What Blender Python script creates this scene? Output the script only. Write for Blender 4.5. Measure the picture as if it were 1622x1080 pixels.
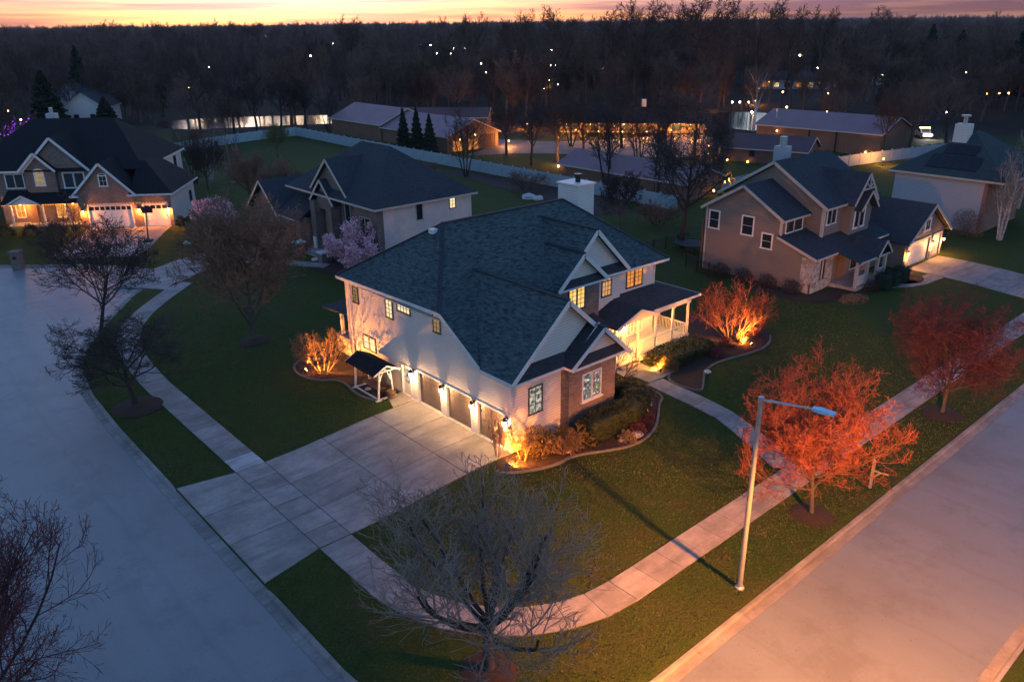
import bpy, bmesh, math, random
import numpy as np
from mathutils import Vector, Matrix
from mathutils.geometry import tessellate_polygon

S = bpy.context.scene
for o in list(bpy.data.objects):
    bpy.data.objects.remove(o)
COL = S.collection

# ---------------------------------------------------------------- camera, sky, sun, exposure
FPX, PITCH, ROLL, YAW, CAMH = 1268.0, math.radians(21.66), math.radians(-0.6), math.radians(48.65), 22.0
_F = Vector((math.cos(YAW) * math.cos(PITCH), math.sin(YAW) * math.cos(PITCH), -math.sin(PITCH)))
_r = Vector((math.sin(YAW), -math.cos(YAW), 0))
_u = _r.cross(_F)
_R = _r * math.cos(ROLL) + _u * math.sin(ROLL)
_U = _u * math.cos(ROLL) - _r * math.sin(ROLL)
camd = bpy.data.cameras.new('camera')
cam = bpy.data.objects.new('camera', camd)
COL.objects.link(cam)
cam.matrix_world = Matrix(((_R.x, _U.x, -_F.x, 0), (_R.y, _U.y, -_F.y, 0), (_R.z, _U.z, -_F.z, CAMH), (0, 0, 0, 1)))
camd.sensor_width = 36.0
camd.lens = FPX / 1622.0 * 36.0
camd.clip_start = 0.1
camd.clip_end = 30000
S.camera = cam

SUN_AZ = math.radians(62)          # compass angle from +X towards +Y of the sunset glow
SUN_EL = math.radians(2.6)
EXPOSURE = 2.6                     # a long dusk exposure
EXK = 2.0 ** EXPOSURE
world = bpy.data.worlds.new('World')
S.world = world
world.use_nodes = True
nt = world.node_tree
nt.nodes.clear()
wout = nt.nodes.new('ShaderNodeOutputWorld')
wbg = nt.nodes.new('ShaderNodeBackground')
sky = nt.nodes.new('ShaderNodeTexSky')
sky.sky_type = 'NISHITA'
sky.sun_disc = False
sky.sun_elevation = SUN_EL
sky.sun_rotation = math.radians(90) - SUN_AZ
sky.air_density = 1.0
sky.dust_density = 0.4
sky.ozone_density = 2.3
wbg.inputs['Strength'].default_value = 0.15
# long thin dusk clouds: grey violet streaks that dim the glow behind them
wtc = nt.nodes.new('ShaderNodeTexCoord')
wmap = nt.nodes.new('ShaderNodeMapping')
wmap.inputs['Scale'].default_value = (3.6, 3.6, 110.0)
wmap.inputs['Location'].default_value = (0.3, 1.7, 0.0)
wno = nt.nodes.new('ShaderNodeTexNoise')
wno.inputs['Scale'].default_value = 1.0
wno.inputs['Detail'].default_value = 6.0
wno.inputs['Roughness'].default_value = 0.55
wramp = nt.nodes.new('ShaderNodeValToRGB')
wramp.color_ramp.elements[0].position = 0.40
wramp.color_ramp.elements[0].color = (0, 0, 0, 1)
wramp.color_ramp.elements[1].position = 0.58
wramp.color_ramp.elements[1].color = (1, 1, 1, 1)
wmul = nt.nodes.new('ShaderNodeMix')
wmul.data_type = 'RGBA'
wmul.blend_type = 'MULTIPLY'
wmul.inputs['B'].default_value = (0.46, 0.46, 0.85, 1)
nt.links.new(wtc.outputs['Generated'], wmap.inputs['Vector'])
nt.links.new(wmap.outputs['Vector'], wno.inputs['Vector'])
nt.links.new(wno.outputs['Fac'], wramp.inputs['Fac'])
nt.links.new(wramp.outputs['Color'], wmul.inputs['Factor'])
nt.links.new(sky.outputs['Color'], wmul.inputs['A'])
# the low haze bank all round the horizon: it dims the glow, clear towards the sunset and rosy away from it
wsep = nt.nodes.new('ShaderNodeSeparateXYZ')
nt.links.new(wtc.outputs['Generated'], wsep.inputs[0])
wel = nt.nodes.new('ShaderNodeMapRange')
wel.interpolation_type = 'SMOOTHSTEP'
wel.inputs['From Min'].default_value = 0.015
wel.inputs['From Max'].default_value = 0.10
nt.links.new(wsep.outputs['Z'], wel.inputs['Value'])
wdot = nt.nodes.new('ShaderNodeVectorMath')
wdot.operation = 'DOT_PRODUCT'
wdot.inputs[1].default_value = (math.cos(SUN_AZ), math.sin(SUN_AZ), 0)
nt.links.new(wtc.outputs['Generated'], wdot.inputs[0])
waz = nt.nodes.new('ShaderNodeMapRange')
waz.inputs['From Min'].default_value = 0.70
waz.inputs['From Max'].default_value = 0.97
nt.links.new(wdot.outputs['Value'], waz.inputs['Value'])
wtint = nt.nodes.new('ShaderNodeMix')
wtint.data_type = 'RGBA'
wtint.inputs['A'].default_value = (0.185, 0.152, 0.53, 1)
wtint.inputs['B'].default_value = (0.18, 0.17, 0.55, 1)
nt.links.new(waz.outputs['Result'], wtint.inputs['Factor'])
wband = nt.nodes.new('ShaderNodeMix')
wband.data_type = 'RGBA'
wband.inputs['B'].default_value = (1, 1, 1, 1)
nt.links.new(wel.outputs['Result'], wband.inputs['Factor'])
nt.links.new(wtint.outputs['Result'], wband.inputs['A'])
wfin = nt.nodes.new('ShaderNodeMix')
wfin.data_type = 'RGBA'
wfin.blend_type = 'MULTIPLY'
wfin.inputs['Factor'].default_value = 1.0
nt.links.new(wmul.outputs['Result'], wfin.inputs['A'])
nt.links.new(wband.outputs['Result'], wfin.inputs['B'])
nt.links.new(wfin.outputs['Result'], wbg.inputs['Color'])
nt.links.new(wbg.outputs['Background'], wout.inputs['Surface'])

sund = bpy.data.lights.new('sun', 'SUN')
sund.energy = 0.004                # the sun itself is at the horizon behind the trees
sund.angle = math.radians(15)
sund.color = (1.0, 0.6, 0.4)
sun = bpy.data.objects.new('sun', sund)
COL.objects.link(sun)
sun.rotation_mode = 'QUATERNION'
sun.rotation_quaternion = Vector((math.cos(SUN_AZ) * math.cos(SUN_EL), math.sin(SUN_AZ) * math.cos(SUN_EL), math.sin(SUN_EL))).to_track_quat('Z', 'Y')

S.view_settings.view_transform = 'Standard'
S.view_settings.look = 'None'
S.view_settings.exposure = EXPOSURE
S.view_settings.gamma = 1.0
S.view_settings.use_curve_mapping = False
S.render.engine = 'CYCLES'
S.cycles.use_denoising = True
S.cycles.max_bounces = 5
S.cycles.diffuse_bounces = 2
S.cycles.glossy_bounces = 2
S.cycles.transmission_bounces = 3
S.cycles.transparent_max_bounces = 6
S.cycles.sample_clamp_indirect = 4.0
S.cycles.caustics_reflective = False
S.cycles.caustics_refractive = False

rnd = random.Random(7)
Z3 = Vector((0, 0, 1))


# ---------------------------------------------------------------- helpers
def V(*a):
    return Vector(a)


def make_mesh(name, verts, faces, mat, uv=True, smooth=False):
    me = bpy.data.meshes.new(name)
    me.from_pydata([tuple(v) for v in verts], [], faces)
    if uv:
        lay = me.uv_layers.new(name='uv')
        for p in me.polygons:
            n = p.normal
            if abs(n.z) > 0.995:
                a, b = Vector((1, 0, 0)), Vector((0, 1, 0))
            else:
                a = Z3.cross(n).normalized()
                b = n.cross(a)
            for li in p.loop_indices:
                co = me.vertices[me.loops[li].vertex_index].co
                lay.data[li].uv = (co.dot(a), co.dot(b))
    if smooth:
        me.polygons.foreach_set('use_smooth', [True] * len(me.polygons))
    if mat:
        me.materials.append(mat)
    return me


def link(name, me, parent=None, world=False):
    o = bpy.data.objects.new(name, me)
    COL.objects.link(o)
    if parent is not None:
        o.parent = parent
        if world:
            q = parent
            t = Vector(q.location)
            while q.parent is not None:
                q = q.parent
                t += q.location
            o.matrix_parent_inverse = Matrix.Translation(-t) if parent.type == 'EMPTY' else Matrix.Identity(4)
    return o


def tag(o, label=None, cat=None, group=None, kind=None):
    if label:
        o['label'] = label
    if cat:
        o['category'] = cat
    if group:
        o['group'] = group
    if kind:
        o['kind'] = kind
    return o


def thing(name, label, cat, loc=(0, 0, 0), rz=0, group=None):
    o = bpy.data.objects.new(name, None)
    COL.objects.link(o)
    o.empty_display_size = 0.3
    o.location = loc
    o.rotation_euler = (0, 0, rz)
    return tag(o, label, cat, group)


def copy_tree(o, parent=None):
    c = o.copy()
    COL.objects.link(c)
    if parent is not None:
        c.parent = parent
    for ch in o.children:
        copy_tree(ch, c)
    return c


class MB:
    """collects polygons; build() links them as one mesh object"""
    def __init__(self):
        self.v, self.f = [], []

    def poly(self, pts):
        n = len(self.v)
        self.v += [Vector(p) for p in pts]
        self.f.append(tuple(range(n, n + len(pts))))
        return self

    def hexa(self, b, t):
        n = len(self.v)
        self.v += [Vector(p) for p in b] + [Vector(p) for p in t]
        k = len(b)
        self.f.append(tuple(n + i for i in reversed(range(k))))
        self.f.append(tuple(n + k + i for i in range(k)))
        for i in range(k):
            j = (i + 1) % k
            self.f.append((n + i, n + j, n + k + j, n + k + i))
        return self

    def box(self, x0, x1, y0, y1, z0, z1):
        return self.hexa([(x0, y0, z0), (x1, y0, z0), (x1, y1, z0), (x0, y1, z0)],
                         [(x0, y0, z1), (x1, y0, z1), (x1, y1, z1), (x0, y1, z1)])

    def fbox(self, P, u, n, u0, u1, n0, n1, z0, z1):
        """box in a wall frame: origin P, u along the wall, n outwards"""
        P, u, n = Vector(P), Vector(u), Vector(n)
        c = lambda a, b, z: P + u * a + n * b + Z3 * z
        if u.cross(n).z > 0:
            q = [(u0, n0), (u1, n0), (u1, n1), (u0, n1)]
        else:
            q = [(u0, n1), (u1, n1), (u1, n0), (u0, n0)]
        return self.hexa([c(a, b, z0) for a, b in q], [c(a, b, z1) for a, b in q])

    def slab(self, pts, th):
        """roof slab; pts counter-clockwise from above, thickness downwards"""
        pts = [Vector(p) for p in pts]
        nn = (pts[1] - pts[0]).cross(pts[2] - pts[0])
        if nn.z < 0:
            pts.reverse()
        return self.hexa([p - Z3 * th for p in pts], pts)

    def bar(self, p, q, w, h, up=None):
        p, q = Vector(p), Vector(q)
        d = (q - p).normalized()
        up = Vector(up) if up else (Z3 if abs(d.z) < 0.95 else Vector((1, 0, 0)))
        s = d.cross(up).normalized()
        t = s.cross(d)
        a, b = s * (w / 2), t * (h / 2)
        return self.hexa([p - a - b, p + a - b, p + a + b, p - a + b][::-1], [q - a - b, q + a - b, q + a + b, q - a + b][::-1])

    def tube(self, p, q, r0, r1=None, n=8, cap=True):
        p, q = Vector(p), Vector(q)
        r1 = r0 if r1 is None else r1
        d = (q - p).normalized()
        s = d.cross(Z3 if abs(d.z) < 0.9 else Vector((1, 0, 0))).normalized()
        t = d.cross(s)
        A = [(math.cos(2 * math.pi * i / n), math.sin(2 * math.pi * i / n)) for i in range(n)]
        return self.hexa([p + (s * c + t * e) * r0 for c, e in A], [q + (s * c + t * e) * r1 for c, e in A])

    def lathe(self, P, prof, n=12):
        """prof: list of (radius, z)"""
        P = Vector(P)
        b = len(self.v)
        for r, z in prof:
            for i in range(n):
                a = 2 * math.pi * i / n
                self.v.append(P + Vector((r * math.cos(a), r * math.sin(a), z)))
        for k in range(len(prof) - 1):
            for i in range(n):
                j = (i + 1) % n
                self.f.append((b + k * n + i, b + k * n + j, b + (k + 1) * n + j, b + (k + 1) * n + i))
        self.f.append(tuple(b + i for i in reversed(range(n))))
        self.f.append(tuple(b + (len(prof) - 1) * n + i for i in range(n)))
        return self

    def mesh(self, name, mat, smooth=False):
        return make_mesh(name, self.v, self.f, mat, True, smooth)

    def build(self, name, mat, parent=None, world=True, smooth=False):
        return link(name, self.mesh(name, mat, smooth), parent, world)


def np_mesh(name, verts, faces, mat, smooth=False):
    """verts (n,3), faces (m,k) arrays"""
    me = bpy.data.meshes.new(name)
    me.vertices.add(len(verts))
    me.vertices.foreach_set('co', np.ascontiguousarray(verts, dtype=np.float32).ravel())
    if not isinstance(faces, list):
        faces = [faces]
    faces = [f for f in faces if len(f)]
    nl = sum(f.size for f in faces)
    npoly = sum(len(f) for f in faces)
    me.loops.add(nl)
    me.polygons.add(npoly)
    me.loops.foreach_set('vertex_index', np.concatenate([f.ravel() for f in faces]).astype(np.int32))
    starts, c = [], 0
    for f in faces:
        starts.append(c + np.arange(len(f)) * f.shape[1])
        c += f.size
    me.polygons.foreach_set('loop_start', np.concatenate(starts).astype(np.int32))
    if smooth:
        me.polygons.foreach_set('use_smooth', np.ones(npoly, dtype=bool))
    me.update(calc_edges=True)
    if mat:
        me.materials.append(mat)
    return me


# ---------------------------------------------------------------- materials
def new_mat(name):
    m = bpy.data.materials.new(name)
    m.use_nodes = True
    t = m.node_tree
    b = t.nodes['Principled BSDF']
    b.inputs['Specular IOR Level'].default_value = 0.3
    return m, t, b


def N(t, typ, **kw):
    n = t.nodes.new(typ)
    for k, v in kw.items():
        if k in n.inputs:
            n.inputs[k].default_value = v
        else:
            setattr(n, k, v)
    return n


def rgba(c):
    return (c[0], c[1], c[2], 1.0)


def mixc(t, fac, a, b, blend='MIX'):
    n = t.nodes.new('ShaderNodeMix')
    n.data_type = 'RGBA'
    n.blend_type = blend
    for k, v in (('Factor', fac), ('A', a), ('B', b)):
        if hasattr(v, 'is_linked'):
            t.links.new(v, n.inputs[k])
        elif k == 'Factor':
            n.inputs[k].default_value = v
        else:
            n.inputs[k].default_value = rgba(v)
    return n.outputs['Result']


def noise(t, vec, scale, detail=4, rough=0.6):
    n = N(t, 'ShaderNodeTexNoise', Scale=scale, Detail=detail, Roughness=rough)
    if vec is not None:
        t.links.new(vec, n.inputs['Vector'])
    return n.outputs['Fac']


def ramp(t, fac, p0, p1):
    n = t.nodes.new('ShaderNodeMapRange')
    n.clamp = True
    n.inputs['From Min'].default_value = p0
    n.inputs['From Max'].default_value = p1
    t.links.new(fac, n.inputs['Value'])
    return n.outputs['Result']


def bump(t, b, h, strength, dist=0.02):
    n = N(t, 'ShaderNodeBump', Strength=strength, Distance=dist)
    t.links.new(h, n.inputs['Height'])
    t.links.new(n.outputs['Normal'], b.inputs['Normal'])


def coords(t, kind='Object'):
    return t.nodes.new('ShaderNodeTexCoord').outputs[kind]


def math_(t, op, a, b=None):
    n = t.nodes.new('ShaderNodeMath')
    n.operation = op
    for i, v in enumerate((a, b)):
        if v is None:
            continue
        if hasattr(v, 'is_linked'):
            t.links.new(v, n.inputs[i])
        else:
            n.inputs[i].default_value = v
    return n.outputs[0]


def pmat(name, c1, c2=None, scale=3.0, rough=0.8, bmp=0.0, bscale=30.0, rand=0.0, metal=0.0, bdist=0.02):
    m, t, b = new_mat(name)
    c2 = c2 or tuple(x * 0.75 for x in c1)
    co = coords(t)
    f = ramp(t, noise(t, co, scale, 5), 0.3, 0.7)
    col = mixc(t, f, c1, c2)
    if rand:
        oi = t.nodes.new('ShaderNodeObjectInfo')
        k = math_(t, 'ADD', math_(t, 'MULTIPLY', oi.outputs['Random'], rand * 2), 1 - rand)
        hsv = N(t, 'ShaderNodeHueSaturation')
        t.links.new(k, hsv.inputs['Value'])
        t.links.new(col, hsv.inputs['Color'])
        col = hsv.outputs['Color']
    t.links.new(col, b.inputs['Base Color'])
    b.inputs['Roughness'].default_value = rough
    b.inputs['Metallic'].default_value = metal
    if bmp:
        bump(t, b, noise(t, co, bscale, 3), bmp, bdist)
    return m


def emat(name, col, strength):
    m = bpy.data.materials.new(name)
    m.use_nodes = True
    t = m.node_tree
    t.nodes.clear()
    e = N(t, 'ShaderNodeEmission', Strength=strength / EXK)
    e.inputs['Color'].default_value = rgba(col)
    o = t.nodes.new('ShaderNodeOutputMaterial')
    t.links.new(e.outputs[0], o.inputs['Surface'])
    return m


def lit_window(name, c1, c2, strength, scale=2.0):
    """lit room seen through glass: emission that varies with curtains and furniture, under a glossy pane"""
    m, t, b = new_mat(name)
    co = coords(t, 'UV')
    f = ramp(t, noise(t, co, scale, 2), 0.35, 0.65)
    col = mixc(t, f, c1, c2)
    b.inputs['Base Color'].default_value = (0.02, 0.02, 0.02, 1)
    b.inputs['Roughness'].default_value = 0.1
    t.links.new(col, b.inputs['Emission Color'])
    b.inputs['Emission Strength'].default_value = strength / EXK
    return m


def shingles(name, c1, c2, c3, w=0.34, h=0.15):
    m, t, b = new_mat(name)
    co = coords(t, 'UV')
    br = N(t, 'ShaderNodeTexBrick', Scale=1.0)
    br.inputs['Brick Width'].default_value = w
    br.inputs['Row Height'].default_value = h
    br.inputs['Mortar Size'].default_value = 0.008
    br.inputs['Mortar Smooth'].default_value = 0.3
    br.offset = 0.5
    br.inputs['Color1'].default_value = rgba(c1)
    br.inputs['Color2'].default_value = rgba(c2)
    br.inputs['Mortar'].default_value = rgba(tuple(x * 0.35 for x in c1))
    t.links.new(co, br.inputs['Vector'])
    big = ramp(t, noise(t, co, 0.35, 4), 0.35, 0.7)
    mp = N(t, 'ShaderNodeMapping')
    mp.inputs['Scale'].default_value = (2.2, 6.5, 1)
    t.links.new(co, mp.inputs['Vector'])
    wn = ramp(t, noise(t, mp.outputs['Vector'], 1.0, 2), 0.42, 0.62)
    col = mixc(t, math_(t, 'MULTIPLY', wn, 0.5), br.outputs['Color'], c3)
    col = mixc(t, math_(t, 'MULTIPLY', big, 0.25), col, tuple(x * 0.5 for x in c1))
    t.links.new(col, b.inputs['Base Color'])
    b.inputs['Roughness'].default_value = 0.9
    b.inputs['Specular IOR Level'].default_value = 0.08
    sx = N(t, 'ShaderNodeSeparateXYZ')
    t.links.new(co, sx.inputs[0])
    saw = math_(t, 'FRACT', math_(t, 'DIVIDE', sx.outputs['Y'], h))
    saw = math_(t, 'SUBTRACT', 1.0, saw)
    hh = math_(t, 'ADD', math_(t, 'MULTIPLY', saw, 0.7), math_(t, 'MULTIPLY', noise(t, mp.outputs['Vector'], 3.0, 3), 0.4))
    hh = math_(t, 'SUBTRACT', hh, math_(t, 'MULTIPLY', br.outputs['Fac'], 0.6))
    bump(t, b, hh, 0.9, 0.02)
    return m


def siding(name, c, pitch=0.115, dirt=0.12, rough=0.55):
    m, t, b = new_mat(name)
    co = coords(t, 'UV')
    sx = N(t, 'ShaderNodeSeparateXYZ')
    t.links.new(co, sx.inputs[0])
    fr = math_(t, 'FRACT', math_(t, 'DIVIDE', sx.outputs['Y'], pitch))
    f = math_(t, 'MULTIPLY', ramp(t, noise(t, co, 0.8, 5), 0.35, 0.75), dirt)
    col = mixc(t, f, c, tuple(x * 0.55 for x in c))
    gap = math_(t, 'LESS_THAN', fr, 0.16)
    col = mixc(t, math_(t, 'MULTIPLY', gap, 0.75), col, tuple(x * 0.45 for x in c))
    t.links.new(col, b.inputs['Base Color'])
    b.inputs['Roughness'].default_value = rough
    bump(t, b, math_(t, 'SUBTRACT', 1.0, fr), 0.5, 0.02)
    return m


def brick(name, c1, c2, mortar, w=0.22, h=0.075, rough=0.85):
    m, t, b = new_mat(name)
    co = coords(t, 'UV')
    br = N(t, 'ShaderNodeTexBrick', Scale=1.0)
    br.inputs['Brick Width'].default_value = w
    br.inputs['Row Height'].default_value = h
    br.inputs['Mortar Size'].default_value = 0.009
    br.inputs['Color1'].default_value = rgba(c1)
    br.inputs['Color2'].default_value = rgba(c2)
    br.inputs['Mortar'].default_value = rgba(mortar)
    t.links.new(co, br.inputs['Vector'])
    f = ramp(t, noise(t, co, 1.3, 4), 0.3, 0.75)
    col = mixc(t, math_(t, 'MULTIPLY', f, 0.5), br.outputs['Color'], tuple(x * 0.6 for x in c2))
    t.links.new(col, b.inputs['Base Color'])
    b.inputs['Roughness'].default_value = rough
    bump(t, b, math_(t, 'SUBTRACT', noise(t, co, 25, 3), math_(t, 'MULTIPLY', br.outputs['Fac'], 1.0)), 0.6, 0.012)
    return m


def stone(name):
    m, t, b = new_mat(name)
    co = coords(t, 'UV')
    vo = N(t, 'ShaderNodeTexVoronoi', Scale=3.2)
    t.links.new(co, vo.inputs['Vector'])
    ve = N(t, 'ShaderNodeTexVoronoi', Scale=3.2)
    ve.feature = 'DISTANCE_TO_EDGE'
    t.links.new(co, ve.inputs['Vector'])
    hs = N(t, 'ShaderNodeSeparateXYZ')
    t.links.new(vo.outputs['Color'], hs.inputs[0])
    col = mixc(t, hs.outputs['X'], (0.42, 0.38, 0.34), (0.2, 0.15, 0.12))
    e = ramp(t, ve.outputs['Distance'], 0.0, 0.06)
    col = mixc(t, e, (0.5, 0.48, 0.45), col)
    t.links.new(col, b.inputs['Base Color'])
    b.inputs['Roughness'].default_value = 0.9
    bump(t, b, e, 0.8, 0.04)
    return m


def ground_mat():
    m, t, b = new_mat('lawn_grass')
    co = coords(t)
    big = ramp(t, noise(t, co, 0.10, 4), 0.38, 0.66)
    mid = ramp(t, noise(t, co, 0.55, 5, 0.65), 0.42, 0.70)
    mp = N(t, 'ShaderNodeMapping')
    mp.inputs['Scale'].default_value = (2.0, 7.0, 1)
    mp.inputs['Rotation'].default_value = (0, 0, 0.75)
    t.links.new(co, mp.inputs['Vector'])
    fine = ramp(t, noise(t, mp.outputs['Vector'], 1.6, 6, 0.75), 0.3, 0.75)
    vf = noise(t, co, 16.0, 4, 0.8)
    col = mixc(t, big, (0.050, 0.10, 0.017), (0.082, 0.112, 0.024))
    col = mixc(t, math_(t, 'MULTIPLY', mid, 0.75), col, (0.10, 0.085, 0.036))
    dry = ramp(t, noise(t, co, 0.8, 7, 0.75), 0.57, 0.66)
    col = mixc(t, math_(t, 'MULTIPLY', dry, 0.7), col, (0.15, 0.115, 0.062))
    col = mixc(t, math_(t, 'MULTIPLY', fine, 0.6), col, (0.018, 0.032, 0.007))
    col = mixc(t, ramp(t, vf, 0.35, 0.65), mixc(t, 1.0, col, (0.45, 0.45, 0.45), 'MULTIPLY'), col)
    # woodland floor beyond the gardens
    sx = N(t, 'ShaderNodeSeparateXYZ')
    t.links.new(co, sx.inputs[0])
    d = math_(t, 'ADD', sx.outputs['X'], math_(t, 'MULTIPLY', sx.outputs['Y'], 0.85))
    d = math_(t, 'ADD', d, math_(t, 'MULTIPLY', math_(t, 'SUBTRACT', noise(t, co, 0.03, 3), 0.5), 60))
    wf = ramp(t, d, 205, 235)
    wood = mixc(t, ramp(t, noise(t, co, 0.06, 5), 0.35, 0.65), (0.045, 0.034, 0.026), (0.025, 0.022, 0.018))
    col = mixc(t, wf, col, wood)
    t.links.new(col, b.inputs['Base Color'])
    b.inputs['Roughness'].default_value = 0.95
    b.inputs['Specular IOR Level'].default_value = 0.1
    bump(t, b, math_(t, 'ADD', fine, vf), 0.8, 0.06)
    return m


def road_mat():
    m, t, b = new_mat('road_surface')
    co = coords(t)
    big = ramp(t, noise(t, co, 0.12, 5), 0.3, 0.7)
    mp = N(t, 'ShaderNodeMapping')
    mp.inputs['Scale'].default_value = (0.9, 0.05, 1)
    t.links.new(co, mp.inputs['Vector'])
    st = ramp(t, noise(t, mp.outputs['Vector'], 1.0, 6, 0.65), 0.46, 0.64)
    col = mixc(t, big, (0.165, 0.188, 0.198), (0.128, 0.145, 0.153))
    col = mixc(t, math_(t, 'MULTIPLY', st, 0.38), col, (0.13, 0.13, 0.13))
    fn = noise(t, co, 11.0, 6, 0.8)
    col = mixc(t, ramp(t, fn, 0.54, 0.66), col, (0.14, 0.138, 0.135))
    # sealed cracks
    vo = N(t, 'ShaderNodeTexVoronoi', Scale=0.12)
    vo.feature = 'DISTANCE_TO_EDGE'
    mp2 = N(t, 'ShaderNodeMapping')
    t.links.new(co, mp2.inputs['Vector'])
    wob = N(t, 'ShaderNodeVectorMath')
    wob.operation = 'ADD'
    nz = N(t, 'ShaderNodeTexNoise', Scale=0.35, Detail=4.0)
    t.links.new(co, nz.inputs['Vector'])
    sc = N(t, 'ShaderNodeVectorMath')
    sc.operation = 'SCALE'
    sc.inputs['Scale'].default_value = 0.9
    t.links.new(nz.outputs['Color'], sc.inputs[0])
    t.links.new(co, wob.inputs[0])
    t.links.new(sc.outputs[0], wob.inputs[1])
    t.links.new(wob.outputs[0], vo.inputs['Vector'])
    sx = N(t, 'ShaderNodeSeparateXYZ')
    t.links.new(wob.outputs[0], sx.inputs[0])
    sm = math_(t, 'ABSOLUTE', math_(t, 'SUBTRACT', math_(t, 'FRACT', math_(t, 'DIVIDE', sx.outputs['X'], 5.2)), 0.5))
    col = mixc(t, math_(t, 'MULTIPLY', ramp(t, math_(t, 'MULTIPLY', sm, -1.0), -0.035, 0.0), 0.16), col, (0.07, 0.07, 0.07))
    # tyre polish, oil drips and grit
    patch = ramp(t, noise(t, co, 0.35, 8, 0.75), 0.50, 0.62)
    col = mixc(t, math_(t, 'MULTIPLY', patch, 0.4), col, (0.09, 0.088, 0.086))
    drip = ramp(t, noise(t, co, 5.5, 2, 0.5), 0.71, 0.75)
    col = mixc(t, math_(t, 'MULTIPLY', drip, 0.5), col, (0.055, 0.053, 0.05))
    t.links.new(col, b.inputs['Base Color'])
    b.inputs['Roughness'].default_value = 0.5
    b.inputs['Specular IOR Level'].default_value = 0.5
    bump(t, b, noise(t, co, 45, 3), 0.25, 0.01)
    return m


def concrete_mat(name, c, rand=0.1):
    m, t, b = new_mat(name)
    co = coords(t)
    f = ramp(t, noise(t, co, 0.55, 7, 0.7), 0.38, 0.62)
    col = mixc(t, f, tuple(x * 1.12 for x in c), tuple(x * 0.70 for x in c))
    mp = N(t, 'ShaderNodeMapping')
    mp.inputs['Scale'].default_value = (0.25, 1.6, 1)
    t.links.new(co, mp.inputs['Vector'])
    st = ramp(t, noise(t, mp.outputs['Vector'], 1.0, 6, 0.65), 0.50, 0.64)
    col = mixc(t, math_(t, 'MULTIPLY', st, 0.55), col, tuple(x * 0.42 for x in c))
    sp = ramp(t, noise(t, co, 3.2, 6, 0.75), 0.52, 0.66)
    col = mixc(t, math_(t, 'MULTIPLY', sp, 0.35), col, tuple(x * 0.5 for x in c))
    pale = ramp(t, noise(t, co, 1.1, 6, 0.7), 0.58, 0.7)
    col = mixc(t, math_(t, 'MULTIPLY', pale, 0.3), col, tuple(min(1, x * 1.35) for x in c))
    oi = t.nodes.new('ShaderNodeObjectInfo')
    k = math_(t, 'ADD', math_(t, 'MULTIPLY', oi.outputs['Random'], rand * 2), 1 - rand)
    hsv = N(t, 'ShaderNodeHueSaturation')
    t.links.new(k, hsv.inputs['Value'])
    t.links.new(col, hsv.inputs['Color'])
    t.links.new(hsv.outputs['Color'], b.inputs['Base Color'])
    b.inputs['Roughness'].default_value = 0.8
    bump(t, b, noise(t, co, 40, 4), 0.2, 0.006)
    return m


def metal_roof(name, c, pitch=0.45):
    m, t, b = new_mat(name)
    co = coords(t, 'UV')
    sx = N(t, 'ShaderNodeSeparateXYZ')
    t.links.new(co, sx.inputs[0])
    fr = math_(t, 'FRACT', math_(t, 'DIVIDE', sx.outputs['X'], pitch))
    rib = math_(t, 'LESS_THAN', fr, 0.14)
    f = ramp(t, noise(t, co, 0.3, 4), 0.3, 0.7)
    col = mixc(t, f, c, tuple(x * 0.8 for x in c))
    col = mixc(t, math_(t, 'MULTIPLY', rib, 0.4), col, tuple(x * 0.5 for x in c))
    t.links.new(col, b.inputs['Base Color'])
    b.inputs['Roughness'].default_value = 0.6
    b.inputs['Specular IOR Level'].default_value = 0.15
    bump(t, b, rib, 0.5, 0.03)
    return m


def clutter_window(name):
    """bright room with many small coloured things on shelves"""
    m, t, b = new_mat(name)
    co = coords(t, 'UV')
    vo = N(t, 'ShaderNodeTexVoronoi', Scale=7.0)
    t.links.new(co, vo.inputs['Vector'])
    hs = N(t, 'ShaderNodeHueSaturation', Saturation=1.1, Value=0.45)
    t.links.new(vo.outputs['Color'], hs.inputs['Color'])
    f = ramp(t, noise(t, co, 4.0, 3), 0.36, 0.46)
    col = mixc(t, f, (1.0, 0.86, 0.6), hs.outputs['Color'])
    col = mixc(t, ramp(t, noise(t, co, 7.0, 2), 0.48, 0.54), col, (0.05, 0.05, 0.06))
    b.inputs['Base Color'].default_value = (0.02, 0.02, 0.02, 1)
    t.links.new(col, b.inputs['Emission Color'])
    b.inputs['Emission Strength'].default_value = 1.0 / EXK
    return m


M = {}
M['lawn'] = ground_mat()
M['road'] = road_mat()
M['concrete'] = concrete_mat('concrete_paving', (0.27, 0.248, 0.232), 0.13)
M['concrete_new'] = concrete_mat('fresh_concrete', (0.44, 0.43, 0.425), 0.02)
M['kerb'] = concrete_mat('kerb_concrete', (0.22, 0.205, 0.19), 0.08)
M['mulch'] = pmat('bark_mulch', (0.055, 0.035, 0.026), (0.025, 0.016, 0.013), 14, 0.95, 1.0, 28, bdist=0.06)
M['edging'] = pmat('edging_concrete', (0.17, 0.15, 0.13), (0.10, 0.09, 0.08), 4, 0.9)
M['shingle'] = shingles('shingles_slate', (0.066, 0.092, 0.092), (0.028, 0.042, 0.046), (0.115, 0.145, 0.138))
M['shingle_dark'] = shingles('shingles_charcoal', (0.048, 0.054, 0.062), (0.036, 0.042, 0.050), (0.060, 0.066, 0.072))
M['shingle_black'] = shingles('shingles_black', (0.020, 0.021, 0.024), (0.014, 0.015, 0.018), (0.027, 0.028, 0.031))
M['shingle_green'] = shingles('shingles_green', (0.045, 0.066, 0.066), (0.034, 0.05, 0.052), (0.058, 0.078, 0.076))
M['siding_white'] = siding('siding_white', (0.57, 0.535, 0.49), 0.17)
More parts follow.
